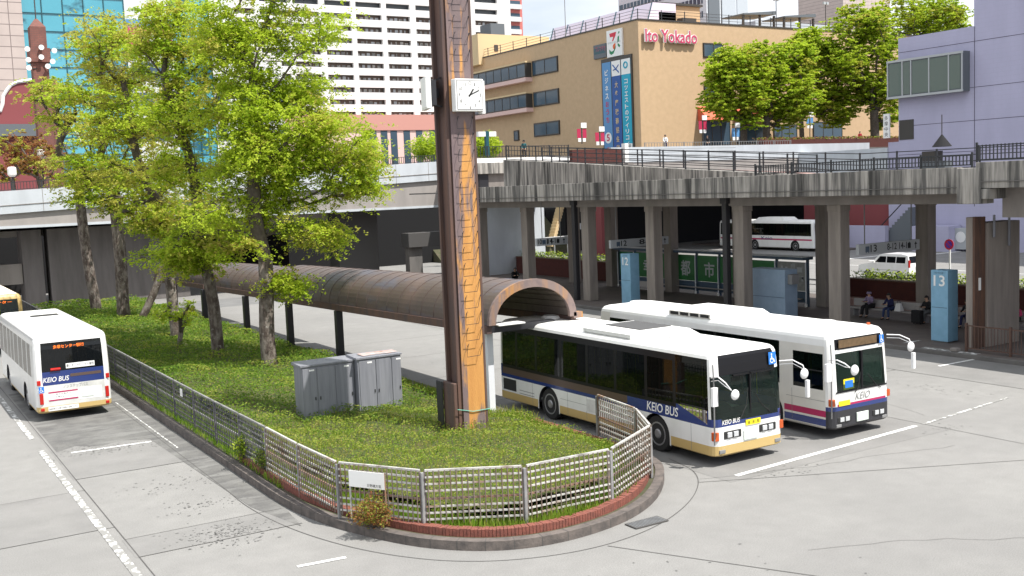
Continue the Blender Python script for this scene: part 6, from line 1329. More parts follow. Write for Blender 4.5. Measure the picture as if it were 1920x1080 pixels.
tag(MB().box(66.6, 97, 0, 240, 98, 9.2).build('undercroft_wall', ['dark_void'], loc=(100, 97, 0)), 'black rear wall of the undercroft beneath the plaza', 'wall')
tag(MB().box(85.5, 68.6, 0, 86.2, 79.8, 6.99).build('retaining_wall', ['maroon'], loc=(86, 74, 0)), 'dark red wall beside the lilac building under the plaza', 'wall')
tag(MB().box(64.9, 88, 0, 66.25, 90, 9.2).build('red_pier', ['maroon'], loc=(61, 89, 0)), 'dark red pier under the plaza beside the green slope', 'pier')
# green slope with stair and white rail
t = thing('green_slope', 'clipped green slope seen under the deck between two columns', 'embankment', (60, 98, 0))
mb = MB(); mb.hexa([(50, 95, 0), (66.5, 95, 0), (66.5, 112, 0), (50, 112, 0)], [(50, 105, 6.5), (66.5, 105, 6.5), (66.5, 112, 6.5), (50, 112, 6.5)]); mb.build('bank', ['soil'], t)
P = rng.random((9000, 3)); P[:, 0] = 50 + P[:, 0] * 16.5; f = P[:, 1]; P[:, 1] = 94.7 + f * 10; P[:, 2] = .1 + f * 6.6 + rng.random(9000) * .35 * np.round(.5 + .5 * np.sin(f * 14)); leaf_mesh('foliage', ['hedge', 'leaf_a'], P, .32, parent=t, matidx=(f > .6).astype(int))
t = thing('slope_stair', 'pale diagonal stair with a white handrail up the green slope', 'stairs', (63, 95, 0))
mb = MB(); 
for k in range(14): mb.box(62.6 + k * .25, 93.9 + k * .2, .9 + k * .32, 63.0 + k * .25, 94.9 + k * .2, 1.25 + k * .32)
mb.build('steps', ['tan_light'], t); mb = MB(); mb.beam((59, 93.8, 1.9), (65, 93.8, 1.9), .08, .1); mb.beam((59, 93.8, 1.4), (65, 93.8, 1.4), .06, .08); mb.build('handrail', ['white'], t)
for x in (59.5, 61.2, 62.9, 64.6): MB().box(x - .05, 93.75, 0, x + .05, 93.85, 2.0).build('post', ['white'], t)
def wgrid(mb, face, fixed, a0, a1, z0, z1, na, nz_, d=.06, mi=0):    # mullions proud of a wall plane
    for k in range(na + 1):
        a = a0 + (a1 - a0) * k / na
        if face == 'y': mb.box(a - .05, fixed - d, z0, a + .05, fixed - .002, z1, mi)
        else: mb.box(fixed - d, a - .05, z0, fixed - .002, a + .05, z1, mi)
    for k in range(nz_ + 1):
        z = z0 + (z1 - z0) * k / nz_
        if face == 'y': mb.box(a0 - .05, fixed - d - .004, z - .05, a1 + .05, fixed - .003, z + .05, mi)
        else: mb.box(fixed - d - .004, a0 - .05, z - .05, fixed - .003, a1 + .05, z + .05, mi)
# ---- tan department store
IX, IY, IT = 88.0, 110.0, 28.25
it = thing('department_store', 'large tan tiled department store with red lettering behind the plaza trees', 'store', (120, 135, 7))
MB().box(IX, IY, 7, IX + 70, IY + 47, IT).build('wall', ['tan_tile'], it)
mb = MB(); mb.box(IX - .1, IY - .1, IT, IX + 70, IY + .25, IT + .18); mb.box(IX - .1, IY + .251, IT, IX + .25, IY + 47, IT + .18); mb.build('coping', ['win_frame'], it)
def win_x(y0, y1, z0, z1, n_, bay=0):
    f = MB().box(IX - bay - .12, y0 - .15, z0 - .15, IX - .002, y1 + .15, z1 + .15).build('window', ['win_frame'], it)
    MB().box(IX - bay - .14, y0, z0, IX - bay - .122, y1, z1).build('pane', ['tower_glass'], f)
    mb = MB(); wgrid(mb, 'x', IX - bay - .142, y0, y1, z0, z1, n_, 1, .05); mb.build('mullion', ['win_frame'], f)
    if bay: MB().box(IX - bay - .35, y0 - .3, z0 - .75, IX - .001, y1 + .3, z0 - .155).build('sill', ['pink_pale'], f); MB().box(IX - bay - .25, y0 - .2, z1 + .155, IX - .001, y1 + .2, z1 + .4).build('hood', ['tan_light'], f)
A = lambda px, py: at(px, py, 'x', IX)
def zz(px, py): return float(A(px, py)[2])
win_x(128.7, 135.2, zz(1047, 132), zz(1047, 106), 2); win_x(135.9, 154.5, zz(998, 143), zz(998, 119), 8, .9)
win_x(128.7, 135.2, zz(1048, 192), zz(1048, 167), 2); win_x(135.9, 154.5, zz(999, 200), zz(999, 177), 8, .9)
win_x(128.8, 135.4, zz(1050, 250), zz(1050, 227), 2); win_x(140.0, 141.2, zz(971, 262), zz(971, 246), 1)
def win_y(x0, x1, z0, z1, nm='window', n_=2):
    f = MB().box(x0 - .12, IY - .1, z0 - .12, x1 + .12, IY - .002, z1 + .12).build(nm, ['win_frame'], it); MB().box(x0, IY - .12, z0, x1, IY - .102, z1).build('pane', ['tower_glass'], f)
    mb = MB(); wgrid(mb, 'y', IY - .122, x0, x1, z0, z1, n_, 1, .04); mb.build('mullion', ['win_frame'], f)
win_y(99.1, 102.5, 23.9, 25.6); win_y(99.1, 103, 18.6, 20.2); win_y(107, 111, 18.6, 20.2)
win_y(98.6, 103.5, 12.0, 15.8, n_=3); win_y(105, 110, 12.2, 14.6, n_=3); win_y(112, 116.5, 12.2, 14.6, n_=3); win_y(120, 126, 12.2, 15, n_=3)
for k, (x, lb) in enumerate([(97.8, 0), (104.5, 0), (108, 0)]):
    mb = MB(); z0 = 16.2; x1 = x + (5.2 if k == 0 else 3); mb.hexa([(x, IY - 1.9, z0 - .9), (x1, IY - 1.9, z0 - .9), (x1, IY - .003, z0 - .9), (x, IY - .003, z0 - .9)], [(x, IY - 1.7, z0 - .5), (x1, IY - 1.7, z0 - .5), (x1, IY - .003, z0 + 1.0), (x, IY - .003, z0 + 1.0)]); mb.build('awning', ['awning'], it)
t0 = at(1203, 77, 'y', IY); t1 = at(1303, 56, 'y', IY)
mbt = MB(); text('Ito Yokado', (88.68, IY - .3, 25.4), XA, ZA, 8.95, 1.75, 'white', mb=mbt, bold=.05, depth=.2, mi=1); text('Ito Yokado', (88.75, IY - .3, 25.45), XA, ZA, 8.8, 1.65, 'letter_red', mb=mbt, bold=.012, depth=.24); mbt.build('store_lettering', ['letter_red', 'white'], it)
mb = MB()
for k in range(6): mb.box(89 + k * 1.7, IY - .35, 25.5, 89.06 + k * 1.7, IY - .003, 25.56)
mb.build('letter_brackets', ['win_frame'], it)
# roof furniture
railing('roof_railing', [(IX + .3, IY + 46.5, IT), (IX + .3, IY + .4, IT), (IX + 60, IY + .4, IT)], 1.5, 4.0, [1.4, 1.0, .6], 'thin dark railing round the roof of the tan store', postw=.09)
t = thing('penthouse', 'low tan penthouse box on the store roof near the corner', 'penthouse', (100, 118, IT)); MB().box(95.5, 116, IT, 104, 123, IT + 3.4).build('wall', ['tan_tile'], t); MB().box(95.2, 115.7, IT + 3.4, 104.3, 123.3, IT + 3.7).build('roof', ['win_frame'], t)
mb = MB(); mb.box(94, 113, IT, 97, 115, IT + 1.8); mb.box(98.5, 113.4, IT, 101, 114.6, IT + 1.3); tag(mb.build('roof_machine', ['win_frame'], loc=(96, 114, IT)), 'dark machinery boxes on the store roof above the red lettering', 'machine')
for (x, lb) in [(110.5, 'dark flat pergola on the store roof above the first tree gap'), (118.5, 'dark flat pergola on the store roof further right')]:
    t = thing('roof_pergola', lb, 'pergola', (x, 113, IT), group='dark pergolas on the store roof'); mb = MB(); mb.hexa([(x - 2.4, 111.5, IT + 1.9), (x + 4, 111.5, IT + 2.2), (x + 4, 116, IT + 2.2), (x - 2.4, 116, IT + 1.9)], [(x - 2.4, 111.5, IT + 2.1), (x + 4, 111.5, IT + 2.7), (x + 4, 116, IT + 2.7), (x - 2.4, 116, IT + 2.1)]); mb.build('canopy_top', ['roof_grey'], t)
    for a in (-2.2, 1, 3.8): MB().box(x + a - .12, 111.7, IT + .18, x + a + .12, 112, IT + 2.05).build('post', ['win_frame'], t)
t = thing('roof_glass_house', 'long low lilac tinted glass roof on the store near the corner', 'glass roof', (90, 130, IT)); mb = MB(); mb.hexa([(92, 113, IT), (97, 113, IT), (97, 137, IT), (92, 137, IT)], [(93, 113, IT + 3.0), (97, 113, IT + 3.0), (97, 137, IT + 3.0), (93, 137, IT + 3.0)]); 
for k in range(7): mb.beam((92 - .03, 113.1 + k * 3.95, IT), (92.97, 113.1 + k * 3.95, IT + 3.0), .12, .12, 1)
mb.build('glazing', ['purple_glass', 'mullion'], t)
t = thing('stair_house', 'light tan roof block at the far end of the store', 'roof block', (92, 150, IT)); MB().box(87.2, 150, IT - 1, 101, 156, zz(985, 68) + 2.2).build('wall', ['tan_light'], t); MB().box(90.2, 149.9, IT + 1.2, 90.9, 149.998, IT + 2.2).build('vent', ['win_frame'], t)
for i, (px, lb) in enumerate([(1051, 'thin tall mast on the store roof'), ]):
    q = A(px, 90); tag(MB().tube([(IX + 1, float(q[1]), IT), (IX + 1, float(q[1]), IT + 9)], .06, 6).build('roof_mast', ['ink_grey'], loc=(IX + 1, float(q[1]), IT)), 'thin tall mast on the roof of the tan store', 'mast')
for (x, lb) in [(103.4, 'small floodlight post on the store roof above the lettering'), (113.9, 'small floodlight post between the two pergolas'), (124, 'small floodlight post right of the pergolas')]:
    t = thing('roof_light_post', lb, 'lamp post', (x, 111, IT), group='floodlight posts on the store roof'); MB().tube([(x, 111, IT), (x, 111, IT + 4.2)], .06, 6).build('pole', ['win_frame'], t); mb = MB(); mb.box(x - .5, 110.8, IT + 4.0, x - .1, 111.1, IT + 4.4); mb.box(x + .1, 110.8, IT + 4.0, x + .5, 111.1, IT + 4.4); mb.build('lamp_head', ['sign_grey'], t)
# signs on the left face
def XF(px, py): q = A(px, py); return float(q[1]), float(q[2])
y1, zt7 = XF(1140, 59); y0, zb7 = XF(1170, 103)
sg = thing('store_sign', 'square white sign with a red and green seven mark high on the store corner', 'sign', (IX - .2, (y0 + y1) / 2, zb7)); W7 = y1 - y0; H7 = zt7 - zb7
MB().box(IX - .3, y0, zb7, IX - .003, y1, zt7).build('board', ['white'], sg, bevel=.03)
G7 = lambda u, v: (IX - .31, y1 - u * W7, zb7 + v * H7)
MB().poly([G7(.2, .88), G7(.66, .9), G7(.6, .76), G7(.44, .58), G7(.36, .58), G7(.46, .74), G7(.24, .74)][::-1]).build('red_bar', ['seven_red'], sg); MB().poly([G7(.48, .48), G7(.6, .48), G7(.52, .26), G7(.42, .3), G7(.4, .4)][::-1]).build('orange_bar', ['seven_orange'], sg)
MB().poly([G7(.16, .3), G7(.3, .2), G7(.44, .22), G7(.62, .42), G7(.58, .28), G7(.44, .12), G7(.3, .08), G7(.18, .14)][::-1]).build('green_sweep', ['seven_green'], sg); MB().poly([G7(.74, .7), G7(.84, .74), G7(.82, .52), G7(.7, .48)][::-1]).poly([G7(.78, .8), G7(.86, .83), G7(.87, .9), G7(.79, .88)][::-1]).poly([G7(.72, .46), G7(.8, .44), G7(.9, .36), G7(.84, .3), G7(.74, .36)][::-1]).build('green_letter', ['seven_green'], sg)
text('SEVEN & i HOLDINGS', (IX - .315, y1 - .08 * W7, zb7 + .5 * H7), NY, ZA, W7 * .84, H7 * .06, 'sign_grey', 'lettering', sg)
y1b, zt = XF(1115, 86); y0b, zb_ = XF(1139, 107); sg = thing('shop_sign', 'small dark shop sign with red lettering beside the square white sign', 'sign', (IX - .2, (y0b + y1b) / 2, zb_)); MB().box(IX - .25, y0b, zb_, IX - .003, y1b, zt).build('board', ['roof_grey'], sg, bevel=.03); MB().box(IX - .262, y0b + .2, zb_ + .6, IX - .251, y1b - .2, zt - .5).build('panel', ['mullion'], sg); text('プレマチオ', (IX - .27, y1b - .5, zb_ + .9), NY, ZA, (y1b - y0b) * .8, .7, 'letter_red', 'lettering', sg)
by1, bt = XF(1129, 118); by0, _ = XF(1186, 108); bz = 10.3; bw = (by1 - by0); bt = 23.6
fr_ = thing('facade_panel', 'tall dark frame holding three blue vertical banners on the store corner', 'banner frame', (IX - .2, (by0 + by1) / 2, bz)); MB().box(IX - .2, by0, bz, IX - .003, by1, bt + .5).build('frame', ['win_frame'], fr_)
BN = [('banner_blue', 'light blue banner with pink characters and a big 5, leftmost of three', 'ビジネス', 'おうちで', '5・9'), ('banner_navy', 'dark navy banner with yellow green characters, middle of three', '税所', '多摩税務署', ''), ('banner_cyan', 'cyan banner with white lettering down its length, right of three', 'O', 'コワークのフイリコイ', '')]
for k, (m_, lb, a, b_, c_) in enumerate(BN):
    yy = by1 - .25 - k * (bw - .3) / 3; w_ = (bw - .3) / 3 - .2
    t = thing('vertical_banner', lb, 'banner', (IX - .25, yy - w_ / 2, bz)); MB().box(IX - .24, yy - w_, bz, IX - .203, yy, bt).build('cloth', [m_], t)
    if k: MB().box(IX - .25, yy - w_, bt - 2.0, IX - .241, yy, bt).build('emblem_panel', ['white'], t)
    if k == 2:
        mb = MB(); mb.tube([(IX - .26, yy - w_ / 2 + .38 * math.cos(q), bt - .8 + .38 * math.sin(q)) for q in np.linspace(0, 2 * PI, 21)], .1, 6, 0, False); mb.build('ring_emblem', ['banner_cyan'], t); MB().box(IX - .25, yy - w_, bz, IX - .241, yy, bz + 2.2).build('foot_panel', ['white'], t); text('会場', (IX - .255, yy - .3, bz + 1.6), NY, ZA, w_ - .6, .5, 'ink', 'lettering', t); text('20', (IX - .255, yy - .25, bz + .7), NY, ZA, w_ - .5, .8, 'letter_red', 'lettering', t)
    if k == 1:
        mb = MB(); mb.tube([(IX - .26, yy - .3, bt - .5), (IX - .26, yy - w_ / 2, bt - 1.1), (IX - .26, yy - w_ + .3, bt - 1.6)], .08, 6); mb.tube([(IX - .26, yy - w_ + .35, bt - .6), (IX - .26, yy - w_ / 2, bt - 1.1), (IX - .26, yy - .35, bt - 1.2)], .07, 6); mb.build('emblem', ['banner_navy'], t)
    s_ = {0: 'ビジネスおうち', 1: '大多摩税務協会館', 2: 'コツエストのフィリコイ'}[k]; n_ = len(s_); zt0 = bt - (.8 if k == 0 else 2.5); stp = {0: 1.05, 1: 1.2, 2: .82}[k]
    for i, ch in enumerate(s_):
        text(ch, (IX - .262, yy - w_ / 2 + .36, zt0 - (i + 1) * stp + .1), NY, ZA, .72, stp * .72, ('white' if i < 4 else 'letter_red') if k == 0 else ('tan_light' if k == 1 else 'white'), 'lettering', t, .02)
    if k == 0: MB().lathe(yy - w_ / 2, bz + 3.2, [(.75, IX - .252), (.75, IX - .262)], 24, 0, 'x').build('disc', ['white'], t); text('5', (IX - .27, yy - w_ / 2 + .35, bz + 2.75), NY, ZA, .7, .95, 'letter_red', 'number', t, .03); text('9', (IX - .262, yy - w_ / 2 + .35, bz + 1.0), NY, ZA, .7, .95, 'letter_red', 'number', t, .03)
# ---- lilac building
LX = 85.0
lb_ = thing('lilac_building', 'tall lilac clad building with a glazed bay window at the right edge', 'building', (100, 50, 0))
MB().box(LX, -30, 0, 150, 67.3, 19.85).build('wall', ['lilac'], lb_); MB().box(LX + .01, -30, 19.85, 140, 59.3, 45).build('upper_block', ['lilac'], lb_); MB().box(LX - .01, 67.3, 0, 88, 68.5, 10.2).build('low_wall', ['lilac'], lb_)
MB().box(84.5, 40, 21.9, 86, 54.9, 24.8).build('beige_hood', ['beige_tile'], lb_)
mb = MB()
for z in (18.5, 14.5, 11.6, 8.9): mb.box(LX - .012, -30, z, LX - .002, 67.3, z + .05)
for y in (59.2, 49.0, 39): mb.box(LX - .014, y, 4, LX - .002, y + .06, 19.8)
for z in (22.6, 26): mb.box(LX - .008, 30, z, LX + .006, 59.2, z + .05)
mb.build('panel_joints', ['lilac_joint'], lb_)
bw_ = MB().box(LX - 1.0, 59.7, 14.25, LX - .003, 67.75, 17.75).build('bay_window', ['roof_grey'], lb_)
glass('bay_glass', (.3, .4, .36), .75, (.17, .225, .20)); mb = MB()
ys = [59.9, 61.1, 61.15, 63.1, 63.2, 65.0, 65.2, 66.0, 66.1, 67.6]
for a, b in zip(ys[::2], ys[1::2]): mb.box(LX - 1.03, a + .05, 14.5, LX - 1.003, b - .03, 17.45)
mb.build('pane', ['bay_glass'], bw_); mb = MB()
for y in (59.75, 61.1, 63.15, 65.1, 66.05, 67.7): mb.box(LX - 1.08, y - .06, 14.3, LX - 1.001, y + .06, 17.7)
mb.box(LX - 1.1, 59.65, 14.2, LX - 1.0005, 67.8, 14.4); mb.box(LX - 1.1, 59.65, 17.55, LX - 1.0005, 67.8, 17.75); mb.build('frame', ['sign_grey'], bw_)
w_ = MB().box(LX - .05, 65.6, 10.35, LX - .003, 67.2, 12.2).build('low_window', ['win_frame'], lb_)
t = thing('vertical_sign', 'narrow white vertical sign with small characters at the lilac building corner', 'sign', (84, 68, 10.5)); MB().box(LX - .6, 67.9, 10.6, LX - .45, 68.6, 12.9).build('board', ['white'], t)
for i, ch in enumerate('多摩中央'): text(ch, (LX - .61, 68.45, 12.3 - i * .52), NY, ZA, .4, .4, 'ink', 'lettering', t)
st = thing('outside_stair', 'dark outside stair with a lilac parapet at the foot of the lilac building', 'stairs', (84, 67, 0)); mb = MB()
for k in range(14): mb.box(83.2, 68.5 - k * .3, 0, 84.95, 68.8 - k * .3 , .5 + k * .27)
mb.build('steps', ['roof_grey'], st); MB().box(82.6, 67.0, 0, 83.1, 72.6, 2.3).build('parapet', ['lilac'], st); MB().box(83.1, 60.5, 0, 84.9, 64.4, 2.3).build('side_wall', ['lilac'], st)
mb = MB(); mb.tube([(83.15, 68.8, 1.5), (83.15, 64.6, 5.2)], .05, 6); mb.build('handrail', ['black_steel'], st)
t = thing('hood_lamp', 'black cone shaped hood hanging from a thin pole before the lilac building', 'lamp', (60, 40, 7)); q = at(1766, 215, 'x', 60); Y = float(q[1]); zc = float(at(1766, 252, 'x', 60)[2]); zd = float(at(1766, 275, 'x', 60)[2])
t.location = (60, Y, zd); MB().tube([(60, Y, zd), (60, Y, float(q[2]))], .03, 6).build('pole', ['win_frame'], t); mb = MB(); mb.lathe(60, Y, [(.62, zd), (.04, zc)], 18); mb.build('hood', ['dark_void'], t); MB().box(59.7, Y + .3, zd - .9, 60.5, Y + 1.3, zd - .25).build('lamp_box', ['win_frame'], t)
MB().box(59.6, Y - .5, 6.9, 60.4, Y + 1.3, zd - .9).build('plinth', ['roof_grey'], t)
# ---- white apartment slab
AY = 240.0; fa = lambda px, py: at(px, py, 'y', AY)
cols = [(523, 538 + 0), (551, 600), (611, 660), (669, 717), (726, 770), (781, 826), (836, 880), (892, 934)]
cols = [at(a, 60, 'y', AY)[0] for c_ in cols for a in c_]; cols = [(cols[i], cols[i + 1]) for i in range(0, 16, 2)]; w0 = cols[3][1] - cols[3][0]; cols[0] = (cols[1][0] - (cols[2][0] - cols[1][0]), cols[1][0] - (cols[2][0] - cols[1][0]) + w0); cols.insert(0, (cols[0][0] - (cols[2][0] - cols[1][0]), cols[0][0] - (cols[2][0] - cols[1][0]) + w0))
zr = [float(fa(680, 51)[2]), float(fa(680, 74 - .0)[2])]; pitch = (float(fa(690, 9)[2]) - float(fa(700, 214)[2])) / 9.0
ap = thing('apartment_slab', 'tall white apartment block with rows of recessed balcony windows', 'apartment building', (100, 245, 20)); X0, X1 = 30, cols[-1][1] + 4; zbase = float(fa(740, 220)[2]); ztop = zbase + pitch * 17
zs = [float(fa(700, 214)[2]) + i * pitch for i in range(-0, 17)]; hh = pitch * .42
mb = MB(); zprev = zbase - 1
for z in zs: mb.box(X0, AY, zprev, X1, AY + .8, z - hh / 2); zprev = z + hh / 2
mb.box(X0, AY, zprev, X1, AY + .8, ztop + 1)
xs = X0
for (a, b) in cols + [(X1, X1)]:
    for z in zs: mb.box(xs, AY + .004, z - hh / 2, a, AY + .8, z + hh / 2)
    xs = b
mb.build('wall', ['white_wall'], ap); MB().box(X0, AY + 1.6, zbase - 1, X1, AY + 14, ztop).build('core', ['roof_grey'], ap)
nwin = 0
for (a, b) in cols:
    for i, z in enumerate(zs):
        if z > 52 or nwin >= 99: continue
        nwin += 1; mb = MB(); mb.box(a, AY + 1.3, z - hh / 2, b, AY + 1.4, z + hh / 2, 0)
        for j in range(5): xa = a + (b - a) * (j + .12) / 5; mb.box(xa, AY + 1.24, z - hh / 2, xa + (b - a) * random.choice([.05, .1, .12, .13]), AY + 1.29, z + hh * random.choice([.1, .25, .3]), 1 if random.random() < .6 else 2)
        mb.box(a, AY + 1.18, z - hh * .5, b, AY + 1.22, z - hh * .32, 2); mb.build('window', ['balcony_shade', 'curtain', 'tower_grey'], ap)
pd = thing('podium_building', 'pink low building with tall narrow windows at the foot of the white apartment block', 'building', (95, 236, 10)); zp = float(fa(740, 221)[2])
MB().box(X0, AY - 6, 5, X1 + 10, AY - .01, zp).build('wall', ['pink_pale'], pd); MB().box(X0, AY - 6.3, zp - 3.4, X1 + 10, AY - 6.003, zp + .3).build('fascia', ['pink_wall'], pd)
for px in (718, 742, 765, 790, 850, 700, 680): q = fa(px, 250); mb = MB().box(float(q[0]) - .8, AY - 6.1, 10, float(q[0]) + .9, AY - 6.002, zp - 3.5); mb.build('window', ['tower_glass'], pd)
# ---- red apartment
RY = 260.0; ra = lambda px, py: at(px, py, 'y', RY); rx0, rx1 = float(ra(840, 20)[0]), float(ra(979, 20)[0]); rb = thing('red_apartment', 'salmon red apartment tower with white balconies beyond the clock pillar', 'apartment building', (rx1 - 10, RY + 8, 20)); MB().box(rx0, RY, 10, rx1, RY + 20, 75).build('wall', ['red_wall'], rb)
for px in (890, 905, 922, 940, 962):
    for k in range(5):
        q = ra(px, 8 + k * 23.5); x, z = float(q[0]), float(q[2]); wd = 1.0 if px in (905, 940) else 2.3; w_ = MB().box(x - wd, RY - .1, z - 1, x + wd, RY - .003, z + 1).build('window', ['tower_glass'], rb)
        if wd > 2: MB().box(x - wd + .3, RY - .9, z - 1.4, x + wd, RY - .102, z - .1).build('balcony', ['white_wall'], w_)
t = thing('grey_roof_house', 'dark grey pitched roof below the red apartment tower', 'roof', (95, 200, 20)); q0, q1 = at(888, 62, 'y', 200), at(968, 80, 'y', 200); x0, x1, z1_ = float(q0[0]), float(q1[0]), float(q0[2]); mb = MB(); mb.hexa([(x0, 200, z1_ - 6), (x1, 200, z1_ - 6), (x1, 210, z1_ - 6), (x0, 210, z1_ - 6)], [(x0, 200, z1_ - .5), (x1 - 5, 200, z1_ - .5), (x1 - 7, 210, z1_ + 1), (x0, 210, z1_ + 1)]); mb.build('roof', ['roof_grey'], t); MB().box(x0 + 4, 199.5, z1_ - 3, x0 + 7.5, 204, z1_ + 2.2).build('turret', ['roof_grey'], t)
# ---- grey office tower behind the store
TY = 220.0; c0 = float(at(1325, 20, 'y', TY)[0]); c1 = float(at(1398, 20, 'y', TY)[0]); yl = float(at(1160, 20, 'x', c0)[1]); tw = thing('office_tower', 'pale office tower with ribbon windows behind the store roof', 'office building', (c0 + 10, TY + 10, 10))
MB().box(c0, TY, 8, c1, yl, 75).build('wall', ['tower_white'], tw)
zb0 = float(at(1160, 22, 'x', c0)[2])
for k in range(-5, 6):
    z = zb0 + k * 3.7; f = MB().box(c0 - .1, TY + 1.5, z, c0 - .003, yl - .5, z + 1.7).build('ribbon_window', ['tower_glass'], tw); mb = MB()
    for j in range(22): y = TY + 2 + j * (yl - TY - 3) / 22; mb.box(c0 - .14, y, z, c0 - .102, y + .25, z + 1.7)
    mb.build('mullion', ['tower_white'], f)
MB().box(c0 + .5, TY - .3, 8, c0 + 4.5, TY - .003, 75).build('dark_bay', ['roof_grey'], tw); MB().box(c0 + 5.5, TY - .2, 8, c0 + 10.5, TY - .003, 75).build('grey_panel', ['tower_grey'], tw); MB().box(c0 + 11, TY - .2, 8, c0 + 15, TY - .003, 75).build('grey_panel', ['tower_grey'], tw)
w2_ = thing('office_wing', 'small pale office wing attached right of the grey tower', 'office building', (c1 + 3, TY + 10, 10)); MB().box(c1 + .01, TY + 3, 8, c1 + 4, TY + 20, 75).build('wall', ['white_wall'], w2_)
for k in range(3): MB().box(c1 + 1, TY + 2.9, 33 + k * 4.2, c1 + 3, TY + 2.997, 35 + k * 4.2).build('window', ['tower_glass'], w2_)
q0, q1 = at(1581, 12, 'y', 250), at(1632, 12, 'y', 250); t = thing('far_tower', 'brown tower top rising above the round plaza trees', 'building', (float(q0[0]) + 5, 255, 10)); MB().box(float(q0[0]), 250, 8, float(q1[0]) + 10, 270, 90).build('wall', ['beige_tile'], t)
q0, q1 = at(1400, 30, 'y', 200), at(1560, 40, 'y', 200); t = thing('far_roof', 'low pale blue roof line behind the pergolas', 'building', (float(q0[0]) + 5, 205, 10)); MB().box(float(q0[0]) + 3, 200, 8, float(q1[0]), 215, float(q0[2]) - 1).build('wall', ['tower_grey'], t)
# ---- left backdrop buildings
BY = 125.0; ba = lambda px, py: at(px, py, 'y', BY); xA_ = float(ba(44, 100)[0]); xT = float(ba(231, 10)[0])
t = thing('tiled_office', 'beige tiled office block with dark joints at the upper left edge', 'building', (xA_ - 10, BY + 5, 8)); MB().box(xA_ - 50, BY - 1.5, 6, xA_, BY + 20, 50).build('wall', ['beige_tile'], t); MB().box(xA_ - 4.9, BY - 1.54, 20, xA_ - 4.75, BY - 1.503, 50).build('joint', ['win_frame'], t)
t = thing('teal_glass_building', 'teal mirrored glass building with dark mullions behind the trees', 'building', (xT - 5, BY + 5, 8)); MB().box(xA_ + .01, BY, 6, xT, BY + 20, 50).build('glazing', ['teal_glass'], t); mb = MB(); wgrid(mb, 'y', BY, xA_, xT, 9, 47, 5, 20, .08); mb.build('mullion', ['mullion'], t)
x = float(ba(120, 240)[0]); mb = MB(); mb.tube([(x + 1.6 * math.cos(a), BY - .1, 14 + 2 * math.sin(a)) for a in np.linspace(0, PI, 15)], .09, 6); mb.build('arched_window_frame', ['white'], t)
t = thing('teal_glass_annex', 'narrow teal glass block right of the magenta shop sign', 'building', (35, 140, 8)); a_, b_ = at(318, 40, 'y', 140), at(392, 40, 'y', 140); MB().box(float(a_[0]), 140, 6, float(b_[0]), 150, 34.5).build('glazing', ['teal_glass'], t); mb = MB(); wgrid(mb, 'y', 140, float(a_[0]), float(b_[0]), 9, 34.5, 5, 12, .08); mb.build('mullion', ['mullion'], t)
a_, b_ = at(231, 30, 'y', 133), at(320, 30, 'y', 133); t = thing('shop_building', 'white shop building with a magenta sign half hidden by leaves', 'building', (float(a_[0]) + 3, 136, 8)); MB().box(float(a_[0]), 133, 6, float(b_[0]), 145, 32).build('wall', ['white_wall'], t)
zq = float(at(280, 95, 'y', 133)[2]); xq0, xq1 = float(at(236, 80, 'y', 133)[0]), float(at(322, 80, 'y', 133)[0]); MB().box(xq0, 132.7, zq, xq1, 132.997, zq + 2.6).build('sign_board', ['sign_pink'], t); text('⊃千歳屋', (xq0 + .8, 132.68, zq + .5), XA, ZA, xq1 - xq0 - 1.6, 1.6, 'white', 'lettering', t, .02); MB().box(xq0, 132.8, zq + 2.9, xq1, 132.997, zq + 3.6).build('blue_band', ['banner_blue'], t)
for k in range(3): MB().box(xq0 + .5, 132.9, zq - 3.5 - k * 3.6, xq1 - .5, 132.997, zq - 1.4 - k * 3.6).build('window', ['tower_glass'], t)
a_ = at(432, 100, 'y', 150); za = float(at(432, 212, 'y', 150)[2]); t = thing('sign_pylon', 'slim white vertical sign pylon seen through the tall tree', 'pylon', (float(a_[0]), 150, 8)); MB().box(float(a_[0]) - .9, 150, 8, float(a_[0]) + .9, 151, 45).build('board', ['white'], t)
a_, b_ = at(340, 150, 'y', 175), at(530, 150, 'y', 175); t = thing('grey_block', 'pale grey building block glimpsed between the tree crowns', 'building', (float(a_[0]) + 8, 180, 8)); MB().box(float(a_[0]), 175, 6, float(b_[0]), 190, 30).build('wall', ['white_wall'], t)
for i in range(5):
    for j in range(3): MB().box(float(a_[0]) + 2 + i * 3.4, 174.9, 12 + j * 5, float(a_[0]) + 4.2 + i * 3.4, 174.997, 14.5 + j * 5).build('window', ['tower_glass'], t)
GY = 108.0; g1 = thing('scalloped_gable', 'maroon gable wall with a curved white coping at the left edge', 'wall', (8, GY, 8)); curve = [at(px, py, 'y', GY) for px, py in [(-60, 215), (-20, 212), (1, 208), (5, 195), (6, 180), (12, 170), (20, 160), (32, 154), (60, 150)]]; pts = [(float(q[0]), float(q[2])) for q in curve]
mb = MB(); ring = [(x, z) for x, z in pts] + [(pts[-1][0], 8.0), (pts[0][0], 8.0)]; mb.hexa([(x, GY + .5, z) for x, z in ring][::-1], [(x, GY, z) for x, z in ring][::-1]); mb.build('wall', ['maroon'], g1); MB().tube([(x, GY - .02, z) for x, z in pts], .16, 6).build('coping', ['white'], g1)
zc_ = float(at(20, 244, 'y', GY)[2]); MB().box(pts[0][0], GY - .8, zc_ - .6, pts[-1][0] + .3, GY - .003, zc_ + .5).build('dark_cornice', ['roof_grey'], g1)
TYY = 98.0; ta = lambda px, py: at(px, py, 'y', TYY); cx = float(ta(74, 120)[0]); z_ = lambda py: float(ta(74, py)[2])
